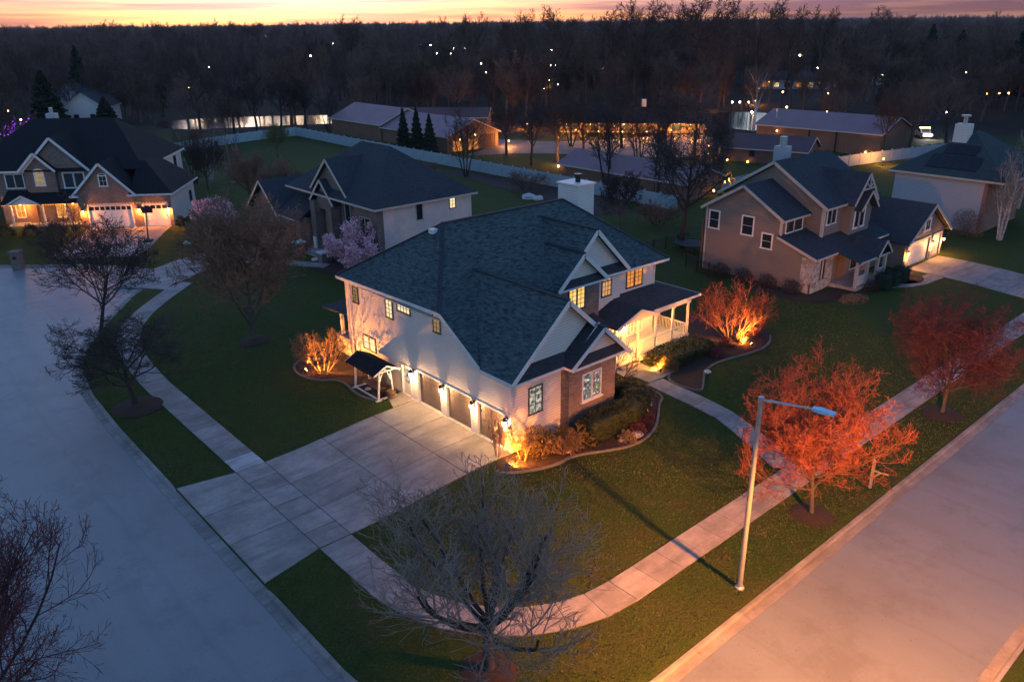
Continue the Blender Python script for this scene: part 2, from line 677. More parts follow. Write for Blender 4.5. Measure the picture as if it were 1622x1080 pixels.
M['siding_tan'] = siding('siding_tan', (0.19, 0.15, 0.125), 0.22, 0.15)
M['siding_pale'] = siding('siding_pale', (0.36, 0.36, 0.38), 0.14, 0.1)
M['siding_brown'] = siding('boards_brown', (0.24, 0.19, 0.15), 0.2)
M['stucco'] = pmat('stucco_pale', (0.56, 0.47, 0.43), (0.47, 0.39, 0.36), 1.5, 0.9, 0.2, 60)
M['trim'] = pmat('white_trim', (0.60, 0.58, 0.55), (0.52, 0.5, 0.48), 3, 0.5)
M['trim_cream'] = pmat('cream_trim', (0.66, 0.60, 0.50), (0.56, 0.5, 0.42), 3, 0.55)
M['trim_tan'] = pmat('tan_trim', (0.45, 0.39, 0.33), (0.38, 0.33, 0.28), 3, 0.6)
M['brick'] = brick('brick_brown', (0.22, 0.145, 0.115), (0.12, 0.08, 0.066), (0.30, 0.26, 0.23), 0.26, 0.09)
M['brick_red'] = brick('brick_red', (0.26, 0.12, 0.08), (0.19, 0.09, 0.065), (0.28, 0.24, 0.2))
M['brick_grey'] = brick('brick_umber', (0.20, 0.14, 0.11), (0.12, 0.085, 0.07), (0.24, 0.21, 0.19), 0.26, 0.09)
M['stone'] = stone('field_stone')
M['window_frame'] = pmat('bronze_frame', (0.05, 0.042, 0.038), None, 5, 0.5)
M['white_frame'] = pmat('white_frame', (0.7, 0.69, 0.67), None, 5, 0.5)
M['glass'] = pmat('dark_glass', (0.02, 0.025, 0.03), None, 2, 0.06)
M['glass'].node_tree.nodes['Principled BSDF'].inputs['Specular IOR Level'].default_value = 0.6
M['win_yellow'] = lit_window('lit_window_yellow', (1.0, 0.70, 0.24), (1.0, 0.52, 0.12), 1.15)
M['win_orange'] = lit_window('lit_window_orange', (1.0, 0.38, 0.07), (0.7, 0.20, 0.03), 0.95)
M['win_peach'] = lit_window('lit_window_peach', (1.0, 0.55, 0.26), (0.9, 0.40, 0.14), 0.75)
M['win_cream'] = lit_window('lit_window_cream', (1.0, 0.84, 0.50), (1.0, 0.7, 0.32), 1.1)
M['win_white'] = lit_window('lit_window_white', (0.9, 0.82, 0.66), (0.03, 0.035, 0.035), 0.8, 3.5)
M['win_dim'] = lit_window('lit_window_dim', (0.75, 0.55, 0.25), (0.5, 0.33, 0.12), 0.45)
M['win_clutter'] = clutter_window('lit_window_shelves')
M['door_brown'] = pmat('garage_door_brown', (0.17, 0.125, 0.10), (0.14, 0.10, 0.08), 6, 0.55, 0.15, 30)
M['door_white'] = pmat('garage_door_white', (0.66, 0.63, 0.58), (0.6, 0.57, 0.52), 4, 0.55)
M['wood'] = pmat('wood_stained', (0.24, 0.14, 0.08), (0.17, 0.09, 0.05), 6, 0.7)
M['wood_white'] = pmat('painted_wood', (0.62, 0.6, 0.57), (0.5, 0.48, 0.46), 6, 0.6)
M['black_metal'] = pmat('black_metal', (0.02, 0.02, 0.022), None, 6, 0.45, metal=0.3)
M['galv'] = pmat('galvanised_steel', (0.40, 0.40, 0.40), (0.33, 0.33, 0.33), 5, 0.45, metal=0.6)
M['lamp_head'] = pmat('lamp_head_sky_tint', (0.30, 0.52, 0.66), (0.26, 0.46, 0.6), 5, 0.4)  # blue of the sky light is put into the head's colour
M['bulb'] = emat('lamp_glass_lit', (1.0, 0.72, 0.36), 60)
M['bulb_orange'] = emat('lamp_glass_amber', (1.0, 0.42, 0.09), 25)
M['post_paint'] = pmat('weathered_post', (0.26, 0.22, 0.18), (0.17, 0.14, 0.12), 6, 0.8)
M['bulb_far'] = emat('distant_lamp_warm', (1.0, 0.72, 0.42), 60)
M['bulb_far_o'] = emat('distant_lamp_amber', (1.0, 0.45, 0.12), 50)
M['bulb_far_w'] = emat('distant_lamp_white', (1.0, 0.95, 0.88), 60)
M['lens'] = emat('flood_lens', (1.0, 0.50, 0.12), 60)
M['bark'] = pmat('bark_grey', (0.095, 0.078, 0.068), (0.055, 0.045, 0.04), 8, 0.9, 0.6, 20)
M['bark_dark'] = pmat('bark_dark', (0.045, 0.036, 0.033), (0.028, 0.023, 0.021), 8, 0.9, 0.6, 20)
M['twig_grey'] = pmat('twigs_grey', (0.30, 0.235, 0.19), (0.14, 0.108, 0.088), 2, 0.85)
M['twig_dark'] = pmat('twigs_dark', (0.05, 0.038, 0.036), (0.034, 0.027, 0.026), 2, 0.85)
M['twig_brown'] = pmat('twigs_brown', (0.22, 0.13, 0.09), (0.14, 0.08, 0.055), 2, 0.85)
M['twig_red'] = pmat('twigs_red', (0.21, 0.058, 0.036), (0.12, 0.035, 0.028), 2, 0.8)
M['twig_maroon'] = pmat('twigs_maroon', (0.09, 0.026, 0.032), (0.06, 0.018, 0.023), 2, 0.8)
M['twig_tan'] = pmat('twigs_tan', (0.26, 0.16, 0.085), (0.18, 0.10, 0.05), 2, 0.85)
M['twig_far'] = pmat('woodland_twigs', (0.115, 0.072, 0.056), (0.07, 0.046, 0.04), 0.3, 0.9, rand=0.45)
M['bud_red'] = pmat('buds_red', (0.27, 0.035, 0.03), (0.17, 0.025, 0.025), 2, 0.7)
M['bud_brown'] = pmat('buds_brown', (0.28, 0.15, 0.085), (0.14, 0.075, 0.045), 2, 0.8)
M['bud_dark'] = pmat('buds_maroon', (0.16, 0.05, 0.045), (0.10, 0.035, 0.035), 2, 0.8)
M['birch'] = pmat('birch_bark', (0.52, 0.48, 0.45), (0.18, 0.15, 0.14), 5, 0.8)
M['blossom'] = pmat('blossom_pink', (0.82, 0.50, 0.54), (0.60, 0.28, 0.33), 6, 0.7)
M['hedge'] = pmat('hedge_leaves', (0.030, 0.038, 0.009), (0.014, 0.02, 0.006), 2, 0.7)
M['leaf_gold'] = pmat('shrub_leaves_ochre', (0.20, 0.135, 0.035), (0.12, 0.085, 0.025), 3, 0.7)
M['leaf_dry'] = pmat('dry_grass', (0.22, 0.15, 0.085), (0.15, 0.10, 0.06), 3, 0.85)
M['spruce'] = pmat('conifer_needles', (0.016, 0.032, 0.018), (0.009, 0.018, 0.011), 2, 0.8)
M['willow'] = pmat('willow_twigs', (0.13, 0.135, 0.035), (0.085, 0.09, 0.025), 1, 0.8)
M['vinyl'] = pmat('white_vinyl', (0.30, 0.37, 0.39), (0.25, 0.31, 0.33), 1, 0.5)
M['barn_wall'] = metal_roof('barn_cladding', (0.20, 0.115, 0.075), 0.6)
M['barn_roof'] = metal_roof('barn_roof_mauve', (0.23, 0.14, 0.155), 0.6)
M['barn_roof_red'] = metal_roof('barn_roof_maroon', (0.11, 0.058, 0.062), 0.6)
M['barn_red'] = metal_roof('barn_cladding_russet', (0.17, 0.10, 0.075), 0.5)
M['gravel'] = pmat('yard_gravel', (0.15, 0.13, 0.12), (0.07, 0.06, 0.055), 0.25, 0.7, 0.4, 12)
M['rock'] = pmat('pale_rock', (0.5, 0.47, 0.44), (0.36, 0.33, 0.3), 5, 0.85, 0.4, 12)
M['pot'] = pmat('clay_pot', (0.22, 0.12, 0.07), None, 5, 0.8)
M['solar'] = pmat('solar_glass', (0.006, 0.008, 0.014), None, 3, 0.5)
M['car_paint'] = pmat('silver_paint', (0.42, 0.44, 0.46), None, 1, 0.35)
M['rubber'] = pmat('black_rubber', (0.015, 0.015, 0.015), None, 4, 0.8)
M['ply'] = pmat('flag_cloth', (0.45, 0.32, 0.32), (0.24, 0.06, 0.07), 9, 0.8)
M['purple'] = emat('purple_string_lights', (0.42, 0.07, 1.0), 1.6)
M['string'] = emat('string_lights_amber', (1.0, 0.32, 0.05), 4)
w_, t_, b_ = new_mat('pond_water')
b_.inputs['Base Color'].default_value = (0.015, 0.018, 0.02, 1)
b_.inputs['Roughness'].default_value = 0.12
b_.inputs['Specular IOR Level'].default_value = 0.6
bump(t_, b_, noise(t_, coords(t_), 0.9, 3), 0.25, 0.12)
M['water'] = w_

# ---------------------------------------------------------------- ground, streets, kerbs, paving
def arc(cx, cy, r, a0, a1, n):
    return [(cx + r * math.cos(math.radians(a0 + (a1 - a0) * i / n)), cy + r * math.sin(math.radians(a0 + (a1 - a0) * i / n))) for i in range(n + 1)]


KERB_A = [(-60, 157), (-10, 112.5), (12.7, 91.8), (15.6, 89.2), (20.2, 85.2), (22.6, 82.4), (23.6, 79.6), (22.6, 76.2), (18.9, 71.6), (14.9, 65.7),
          (12.6, 61.6), (11.3, 58.1), (10.62, 53), (10.42, 47), (10.4, 21.4)]
KERB_A += arc(18.35, 21.4, 7.95, 180, 270, 12)[1:]
KERB_A += [(60, 13.42), (260, 13.42)]
KERB_B = [(260, 5.1), (60, 5.1)] + arc(10.5, -2.8, 7.9, 90, 180, 8) + [(2.6, -60)]
KERB_C = [(0.6, -60), (0.6, 55), (-2.0, 66), (-9, 76), (-70, 130)]
ROADPOLY = KERB_A + KERB_B + KERB_C
_rp = np.array(ROADPOLY, float)
_ra, _rb = _rp, np.roll(_rp, -1, axis=0)


def road_sd(P):
    """signed distance of points (n,2) to the street edge, positive on the gardens"""
    P = np.atleast_2d(np.asarray(P, float))
    d2 = np.full(len(P), 1e18)
    inside = np.zeros(len(P), bool)
    for a, b in zip(_ra, _rb):
        ab = b - a
        t = np.clip(((P - a) @ ab) / (ab @ ab), 0, 1)
        q = a + t[:, None] * ab
        d2 = np.minimum(d2, ((P - q) ** 2).sum(1))
        c = ((a[1] > P[:, 1]) != (b[1] > P[:, 1]))
        with np.errstate(divide='ignore', invalid='ignore'):
            xi = a[0] + (P[:, 1] - a[1]) * ab[0] / (ab[1] if ab[1] else 1e-9)
        inside ^= c & (P[:, 0] < xi)
    d = np.sqrt(d2)
    return np.where(inside, -d, d)


def hgt(P):
    s = road_sd(P)
    t = np.clip((s - 4.7) / 8.0, 0, 1)
    return 0.42 * t * t * (3 - 2 * t)


def h1(x, y):
    return float(hgt([(x, y)])[0])


def gp(px, py, dz=0.0):
    """where a line of sight meets the terrain: used once to survey positions in metres"""
    d = _F * FPX + _R * (px - 811) - _U * (py - 540)
    z = 0.2
    for _ in range(4):
        t = (z + dz - CAMH) / d.z
        x, y = d.x * t, d.y * t
        z = h1(x, y)
    return Vector((x, y, z))


# terrain: fine sheet near the houses, coarse ring out to the horizon
GX = np.concatenate([np.arange(-40, 0, 2.0), np.arange(0, 64, 0.5), np.arange(64, 112.1, 2.0)])
GY = np.concatenate([np.arange(-20, 4, 2.0), np.arange(4, 96, 0.5), np.arange(96, 120.1, 2.0)])
gx, gy = np.meshgrid(GX, GY)
pts = np.stack([gx.ravel(), gy.ravel()], 1)
sd = road_sd(pts)
hz = hgt(pts)
k = np.clip((sd + 0.62) / 0.5, 0, 1)
nzv = 0.03 * np.sin(pts[:, 0] * 0.9 + np.sin(pts[:, 1] * 0.7)) * np.clip((sd - 6) / 4, 0, 1) * 0.5
zz = -0.35 * (1 - k) + (hz - 0.012 + np.minimum(nzv, 0)) * k
nx, ny = len(GX), len(GY)
ii = (np.arange(ny - 1)[:, None] * nx + np.arange(nx - 1)[None, :]).ravel()
quads = np.stack([ii, ii + 1, ii + nx + 1, ii + nx], 1)
V0 = np.column_stack([pts, zz])
B = 7000.0
x0, x1, y0, y1 = GX[0], GX[-1], GY[0], GY[-1]
zo = 0.40
base = len(V0)
ring = [(-B, -B), (x0, -B), (x1, -B), (B, -B), (-B, y0), (x0, y0), (x1, y0), (B, y0), (-B, y1), (x0, y1), (x1, y1), (B, y1), (-B, B), (x0, B), (x1, B), (B, B)]
V1 = np.array([(a, b, zo) for a, b in ring])
rq = []
for r in range(3):
    for c in range(3):
        if (r, c) != (1, 1):
            q = base + r * 4 + c
            rq.append((q, q + 1, q + 5, q + 4))
ground = link('ground', np_mesh('ground', np.vstack([V0, V1]), [np.vstack([quads, np.array(rq)])], M['lawn'], True))
tag(ground, kind='structure')

rb = MB()
for i, (xa, xb, ya, yb) in enumerate([(-62, 30, -60, 160), (30, 262, 4.4, 14.0)]):
    rb.poly([(xa, ya, -0.115), (xb, ya, -0.115), (xb, yb, -0.115), (xa, yb, -0.115)])
tag(rb.build('road', M['road']), kind='structure')


def resample(path, step):
    P = [Vector((a, b)) for a, b in path]
    L = [0]
    for a, b in zip(P, P[1:]):
        L.append(L[-1] + (b - a).length)

    def at(s):
        s = max(0, min(L[-1] - 1e-6, s))
        for i in range(len(P) - 1):
            if L[i + 1] >= s:
                d = (P[i + 1] - P[i]).normalized()
                return P[i] + d * (s - L[i]), d
    return at, L[-1]


def kerb_run(path, s0, s1, parent, driveways=(), seg=3.0):
    at, L = resample(path, 1)
    s = s0
    while s < min(s1, L) - 0.1:
        e = min(s + seg, s1, L)
        m = MB()
        n = max(1, int(round((e - s) / 0.75)))
        rings = []
        for i in range(n + 1):
            q = s + 0.006 + (e - s - 0.012) * i / n
            p, d = at(q)
            left = Vector((d.y, -d.x))      # towards the road (path keeps the road on its right)
            low = any((p - Vector(c)).length < r for c, r in driveways)
            tp = -0.06 if low else 0.022
            prof = [(0, -0.3), (0, tp), (0.13, tp), (0.17, tp - 0.02), (0.21, -0.085 if not low else -0.08), (0.60, -0.098), (0.60, -0.3)]
            rings.append([Vector((p.x + left.x * a, p.y + left.y * a, z)) for a, z in prof])
        b0 = len(m.v)
        kk = len(rings[0])
        for r in rings:
            m.v += r
        for i in range(n):
            for j in range(kk - 1):
                m.f.append((b0 + i * kk + j, b0 + i * kk + j + 1, b0 + (i + 1) * kk + j + 1, b0 + (i + 1) * kk + j))
        m.f.append(tuple(b0 + j for j in range(kk))[::-1])
        m.f.append(tuple(b0 + n * kk + j for j in range(kk)))
        m.build('kerb_segment', M['kerb'], parent)
        s = e


kerb = tag(thing('kerb', None, None), kind='structure')
DW = [((10.4, y), 1.2) for y in (28.6, 30, 32, 34, 36, 37.2)] + [((20.4, 73.6), 2.6), ((21.5, 83.5), 3.2)]
kerb_run(KERB_A, 50, 300, kerb, DW)
kerb_run(KERB_B, 160, 262, kerb)


def paving(name, mat_key='concrete'):
    return tag(thing(name, None, None), kind='structure')


def slab_obj(corners, parent, mat, dz=0.035, sub=3, th=0.12, name='paving_slab'):
    """one concrete slab; corners a,b,c,d in plan; follows the terrain"""
    a, b, c, d = [Vector(q) for q in corners]
    top = []
    for i in range(sub + 1):
        t = i / sub
        p, q = a.lerp(b, t), d.lerp(c, t)
        top.append((p, q))
    P = [p for pr in top for p in pr]
    Z = hgt([(p.x, p.y) for p in P]) + dz
    m = MB()
    tv = [Vector((p.x, p.y, float(z))) for p, z in zip(P, Z)]
    n = len(tv)
    m.v = tv + [v - Z3 * th for v in tv]
    for i in range(sub):
        m.f.append((2 * i, 2 * i + 2, 2 * i + 3, 2 * i + 1))
        m.f.append((n + 2 * i, 2 * i + n + 1 - 1 + 2, 2 * i + 2, 2 * i))
        m.f.append((2 * i + 1, 2 * i + 3, n + 2 * i + 3, n + 2 * i + 1))
    m.f.append((0, 1, n + 1, n))
    m.f.append((n - 2, 2 * n - 2, 2 * n - 1, n - 1))
    me = m.mesh(name, mat)
    bm = bmesh.new()
    bm.from_mesh(me)
    bmesh.ops.recalc_face_normals(bm, faces=bm.faces)
    bm.to_mesh(me)
    bm.free()
    return link(name, me, parent, True)


def path_slabs(path, half, parent, step=1.52, s0=0, s1=None, fresh=()):
    at, L = resample(path, 1)
    s1 = s1 or L
    s, i = s0, 0
    while s < s1 - 0.3:
        e = min(s + step, s1)
        g = 0.012
        p, d = at(s + g)
        q, f = at(e - g)
        n, w = Vector((-d.y, d.x)), Vector((-f.y, f.x))
        o = slab_obj([p + n * half, q + w * half, q - w * half, p - n * half], parent, M['concrete_new'] if i in fresh else M['concrete'])
        s = e
        i += 1


walk = paving('sidewalk')
SW_N = [(14.17, 37.42), (14.17, 52), (14.5, 56.4), (15.0, 60), (16.4, 64.0), (18.6, 67.3), (21.3, 70.3), (24.2, 73.2)]
path_slabs(SW_N, 0.8, walk, fresh=(0,))
SW_S = [(14.17, 28.45), (14.17, 24.6)] + arc(21.2, 24.4, 7.03, 180, 270, 14)[1:] + [(34.3, 17.37)]
path_slabs(SW_S, 0.8, walk)
path_slabs([(36.3, 17.37), (95, 17.35)], 0.8, walk)
path_slabs([(34.32, 17.37), (36.28, 17.37)], 0.8, walk)

drive = paving('driveway')
XL = [10.42, 13.35, 14.98, 18.45, 21.9, 24.98]
YL = [28.5, 31.45, 34.45, 37.42]
g_ = 0.02
for i in range(len(XL) - 1):
    ys = YL if i != 1 else [28.5, 29.95, 31.45, 32.95, 34.45, 35.95, 37.42]
    for j in range(len(ys) - 1):
        xa, xb, ya, yb = XL[i] + g_, XL[i + 1] - g_, ys[j] + g_, ys[j + 1] - g_
        c = [(xa, ya), (xb, ya), (xb, yb), (xa, yb)]
        if i == 0 and j == 0:
            c[0] = (xa, 27.9)
        if i == 0 and j == 2:
            c[3] = (xa, 37.95)
        slab_obj(c, drive, M['concrete'], sub=4)
slab_obj([(23.35, 37.44), (24.98, 37.44), (24.98, 38.95), (23.9, 38.95)], drive, M['concrete'])
sb = MB()
sb.box(24.9, 25.12, 28.9, 39.0, 0.30, 0.475)
sb.build('apron_strip', M['concrete_new'], drive)

fwalk = paving('front_path')
path_slabs([(35.3, 18.2), (36.4, 20.6), (37.35, 23.2), (37.6, 26.2), (37.9, 29.2)], 0.72, fwalk, 1.45)
path_slabs([(37.5, 30.0), (38.6, 30.0), (40.2, 30.1)], 0.75, fwalk, 1.4)
path_slabs([(38.2, 30.8), (38.4, 32.0)], 1.2, fwalk, 1.2)

# neighbours' drives
nd = paving('middle_house_driveway')
path_slabs([(20.5, 74.3), (24.5, 77.2), (29.0, 79.6), (34.0, 80.6)], 2.6, nd, 3.0)
path_slabs([(31.5, 75.4), (33.5, 71.5), (35.9, 67.4)], 0.7, nd, 1.5)
ld = paving('left_house_driveway')
o_ = Vector((31.3, 94.8))
ux0, uy0 = Vector((-0.81, 0.588)), Vector((0.588, 0.81))
for a in range(3):
    for b_i in range(4):
        xa, xb = 0.3 + a * 3.1, 0.3 + (a + 1) * 3.1 - 0.03
        ya, yb = -0.1 - b_i * 2.9, -0.1 - (b_i + 1) * 2.9 + 0.03
        c = [o_ + ux0 * x + uy0 * y for x, y in ((xa, ya), (xb, ya), (xb, yb), (xa, yb))]
        slab_obj(c, ld, M['concrete'])
rd = paving('right_house_driveway')
for a in range(4):
    for b_i in range(2):
        xa, xb = 74.6 + b_i * 3.4, 74.6 + (b_i + 1) * 3.4 - 0.03
        ya, yb = 29.2 - a * 2.9, 29.2 - (a + 1) * 2.9 + 0.03
        slab_obj([(xa, ya), (xb, ya), (xb, yb), (xa, yb)], rd, M['concrete'])
path_slabs([(74.4, 26.6), (70.5, 26.9), (68.2, 28.6)], 0.7, rd, 1.5)


def sheet(name, outline, mat, dz=0.03, parent=None, n=0):
    """flat bed or pond following the terrain; outline in plan"""
    P = [Vector((a, b, 0)) for a, b in outline]
    tr = tessellate_polygon([P])
    Zs = hgt([(p.x, p.y) for p in P]) + dz
    me = make_mesh(name, [(p.x, p.y, float(z)) for p, z in zip(P, Zs)], [tuple(t) for t in tr], mat)
    bm = bmesh.new()
    bm.from_mesh(me)
    for f in bm.faces:
        if f.normal.z < 0:
            f.normal_flip()
    bm.to_mesh(me)
    bm.free()
    return link(name, me, parent, True)


def smooth_loop(pts, it=2):
    P = [Vector(p) for p in pts]
    for _ in range(it):
        Q = []
        for i in range(len(P)):
            a, b = P[i], P[(i + 1) % len(P)]
            Q += [a.lerp(b, 0.25), a.lerp(b, 0.75)]
        P = Q
    return [(p.x, p.y) for p in P]


def edging(outline, parent, w=0.13, z=0.06, rng=None):
    n = len(outline)
    for i in range(n):
        if rng and not rng(outline[i]):
            continue
        a, b = Vector(outline[i]), Vector(outline[(i + 1) % n])
        if (b - a).length < 0.05:
            continue
        za, zb = h1(a.x, a.y) + z, h1(b.x, b.y) + z
        MB().bar((a.x, a.y, za - 0.03), (b.x, b.y, zb - 0.03), w, 0.12).build('edging_stone', M['edging'], parent)


beds = tag(thing('planting_beds', None, None), kind='structure')
bed1 = [(25.05, 28.5), (23.6, 28.3), (22.9, 27.5), (24.0, 26.7), (25.6, 26.0), (27.3, 26.1), (29.0, 25.2), (30.6, 24.6), (32.6, 24.9), (34.2, 25.9), (35.5, 26.9), (36.75, 27.5),
        (36.9, 30.9), (36.6, 33.4), (33, 33.4), (33.0, 28.3)]
bed1s = smooth_loop(bed1, 2)
sheet('mulch', bed1s, M['mulch'], 0.03, beds)
edging(bed1s, beds, rng=lambda p: p[1] < 27.8 and p[0] < 37)
bed2 = [(38.6, 26.0), (38.5, 29.1), (40.9, 29.2), (41.2, 32.0), (45.6, 32.0), (46.6, 36.0), (51.5, 35.0), (52.5, 30.5), (50.2, 28.2), (47.6, 27.4), (43.6, 28.4), (41.6, 28.0), (40.4, 27.2)]
bed2s = smooth_loop(bed2, 2)
sheet('mulch', bed2s, M['mulch'], 0.03, beds)
edging(bed2s, beds, rng=lambda p: p[1] < 29.0)
bed3 = [(24.95, 38.9), (23.3, 38.6), (22.6, 40.3), (23.2, 43.2), (21.9, 44.2), (21.4, 46.0), (22.0, 47.8), (24.2, 48.4), (24.95, 46.0)]
bed3s = smooth_loop(bed3, 2)
sheet('mulch', bed3s, M['mulch'], 0.03, beds)
edging(bed3s, beds, rng=lambda p: p[0] < 23.8)
sheet('mulch', smooth_loop([(60.8, 31.5), (61.2, 36), (59.6, 37), (58.5, 33), (59.5, 30), (63.5, 28.6), (67.6, 28.3), (67.8, 30.6), (63, 31.2)], 2), M['mulch'], 0.03, beds)
sheet('mulch', smooth_loop([(69.4, 27.8), (70.6, 29.8), (74.2, 29.8), (73.6, 27.2), (71.2, 26.4)], 2), M['mulch'], 0.035, beds)
sheet('mulch', smooth_loop([(38.0, 62.0), (34.5, 64.0), (34.0, 69.0), (36.0, 70.0), (38.2, 68.0)], 2), M['mulch'], 0.03, beds)
sheet('mulch', smooth_loop([(8 + 60, 64), (79, 62), (79, 104), (75, 104), (73.5, 84)], 2), M['mulch'], 0.02, beds)


def tree_ring(p, r, parent=beds):
    n = 22
    m = MB()
    rr = [(r * (1 + 0.06 * math.sin(3 * i))) for i in range(n)]
    o = []
    for f, z in ((1.0, 0.0), (0.7, 0.08), (0.25, 0.14)):
        for i in range(n):
            a = 2 * math.pi * i / n
            x, y = p.x + rr[i] * f * math.cos(a), p.y + rr[i] * f * math.sin(a)
            m.v.append(Vector((x, y, h1(x, y) + 0.02 + z)))
    for k_ in range(2):
        for i in range(n):
            j = (i + 1) % n
            m.f.append((k_ * n + i, k_ * n + j, (k_ + 1) * n + j, (k_ + 1) * n + i))
    m.f.append(tuple(2 * n + i for i in range(n)))
    return m.build('mulch', M['mulch'], parent, smooth=True)


# ponds, yard and track of the farm behind
pond = sheet('pond', smooth_loop([(66, 186), (80, 181), (94, 174), (106, 169), (116, 172), (112, 184), (96, 198), (78, 208), (64, 206)], 2), M['water'], 0.03)
tag(pond, kind='structure')
pond2 = sheet('farm_pond', smooth_loop([(150, 100), (156, 91), (170, 93), (186, 108), (182, 122), (166, 122)], 2), M['water'], 0.03)
tag(pond2, kind='structure')
yard = sheet('farm_yard', smooth_loop([(86, 112), (98, 108), (104, 96), (112, 84), (124, 82), (138, 94), (140, 104), (118, 108), (108, 118), (104, 132), (98, 116)], 2), M['gravel'], 0.02)
tag(yard, kind='structure')
yard2 = sheet('farm_track', smooth_loop([(93, 63), (98, 60), (108, 62), (122, 62), (136, 57), (150, 50), (152, 56), (136, 63), (122, 70), (108, 67), (95, 68)], 2), M['gravel'], 0.025)
tag(yard2, kind='structure')

# ---------------------------------------------------------------- building kit
LAMPS = 1.4
XP, XN, YP, YN = V(1, 0, 0), V(-1, 0, 0), V(0, 1, 0), V(0, -1, 0)


def window(parent, P, u, n, w, h, frame, pane, nx=2, ny=3, world=True, fw=0.07, sill=True, arch=False, name='window'):
    """P lower left corner on the wall, u along the wall, n outwards"""
    m = MB()
    m.fbox(P, u, n, -fw, 0.0, -0.02, 0.06, -fw, h + fw)
    m.fbox(P, u, n, w, w + fw, -0.02, 0.06, -fw, h + fw)
    m.fbox(P, u, n, 0, w, -0.02, 0.06, h, h + fw)
    m.fbox(P, u, n, -fw * 1.3 if sill else 0, w + fw * 1.3 if sill else w, -0.02, 0.09 if sill else 0.06, -fw, 0)
    if arch:
        for i in range(6):
            a0, a1 = math.pi * i / 6, math.pi * (i + 1) / 6
            r0, r1 = w / 2, w / 2 + fw
            q = [Vector(P) + Vector(u) * (w / 2 + r * math.cos(a)) + Z3 * (h + fw + r * 0.45 * math.sin(a)) for a in (a0, a1) for r in (r0, r1)]
            pl = [q[0], q[1], q[3], q[2]]
            m.hexa([x + Vector(n) * 0.0 for x in pl], [x + Vector(n) * 0.06 for x in pl])
    f = m.build(name, frame, parent, world)
    p = MB()
    P, u, n = Vector(P), Vector(u), Vector(n)
    q = [P + n * 0.018, P + u * w + n * 0.018, P + u * w + Z3 * h + n * 0.018, P + Z3 * h + n * 0.018]
    if u.cross(Z3).dot(n) < 0:
        q.reverse()
    p.poly(q)
    if arch:
        pa = [P + n * 0.018 + u * (w / 2 + w / 2 * math.cos(math.pi * i / 8)) + Z3 * (h + fw + w / 2 * 0.45 * math.sin(math.pi * i / 8)) for i in range(9)]
        if u.cross(Z3).dot(n) < 0:
            pa.reverse()
        p.poly(pa)
    po = p.build('pane', pane, f, True)
    if nx > 1 or ny > 1:
        g = MB()
        for i in range(1, nx):
            g.fbox(P, u, n, w * i / nx - 0.013, w * i / nx + 0.013, 0.02, 0.045, 0, h)
        for j in range(1, ny):
            g.fbox(P, u, n, 0, w, 0.02, 0.042, h * j / ny - 0.013, h * j / ny + 0.013)
        g.build('muntins', frame, f, True)
    return f


def double_window(parent, P, u, n, w, h, frame, pane, nx=2, ny=4, world=True, fw=0.07):
    window(parent, P, u, n, w / 2 - 0.06, h, frame, pane, nx, ny, world, fw)
    window(parent, Vector(P) + Vector(u) * (w / 2 + 0.06), u, n, w / 2 - 0.06, h, frame, pane, nx, ny, world, fw)


def pick(E, m, name, mat, parent, world=True):
    return m.build(name, mat, parent, world)


def wall_band(m, P, u, n, w, z0, z1, holes, depth=0.18):
    """wall rectangle with rectangular openings and reveals going inwards"""
    P, u, n = Vector(P), Vector(u), Vector(n)
    us = sorted({0, w} | {x for h in holes for x in h[:2]})
    zs = sorted({z0, z1} | {x for h in holes for x in h[2:]})
    flip = u.cross(Z3).dot(n) < 0

    def q(a):
        m.poly(a[::-1] if flip else a)
    for a, b in zip(us, us[1:]):
        for c, d in zip(zs, zs[1:]):
            if any(h[0] <= a and b <= h[1] and h[2] <= c and d <= h[3] for h in holes):
                continue
            q([P + u * a + Z3 * c, P + u * b + Z3 * c, P + u * b + Z3 * d, P + u * a + Z3 * d])
    for h in holes:
        A = [P + u * h[0] + Z3 * h[2], P + u * h[1] + Z3 * h[2], P + u * h[1] + Z3 * h[3], P + u * h[0] + Z3 * h[3]]
        for i in range(4):
            a, b = A[i], A[(i + 1) % 4]
            m.poly([a, b, b - n * depth, a - n * depth])


def garage_door(parent, P, u, n, w, h, mat, rows=4, cols=4, frame=None, world=True, lites=None, depth=0.15):
    P, u, n = Vector(P), Vector(u), Vector(n)
    d = MB()
    d.fbox(P, u, n, 0, w, -depth - 0.05, -depth, 0, h)
    dd = d.build('garage_door', mat, parent, world)
    for r in range(rows):
        m = MB()
        a, b = h * r / rows + 0.012, h * (r + 1) / rows - 0.012
        m.fbox(P, u, n, 0.01, w - 0.01, -depth, -depth + 0.02, a, b)
        if lites and r == rows - 1:
            pass
        else:
            for c in range(cols):
                m.fbox(P, u, n, w * c / cols + 0.07, w * (c + 1) / cols - 0.07, -depth + 0.02, -depth + 0.034, a + 0.08, b - 0.08)
        m.build('panel', mat, dd, True)
    if lites:
        for c in range(cols * 2):
            m = MB()
            m.fbox(P, u, n, w * c / (cols * 2) + 0.06, w * (c + 1) / (cols * 2) - 0.06, -depth + 0.02, -depth + 0.03, h * (rows - 1) / rows + 0.12, h - 0.12)
            m.build('pane', lites, dd, True)
    if frame:
        f = MB()
        f.fbox(P, u, n, -0.14, 0, 0.0, 0.05, 0, h + 0.12)
        f.fbox(P, u, n, w, w + 0.14, 0.0, 0.05, 0, h + 0.12)
        f.fbox(P, u, n, 0, w, 0.0, 0.05, h, h + 0.12)
        f.build('door_casing', frame, parent, world)
    return dd


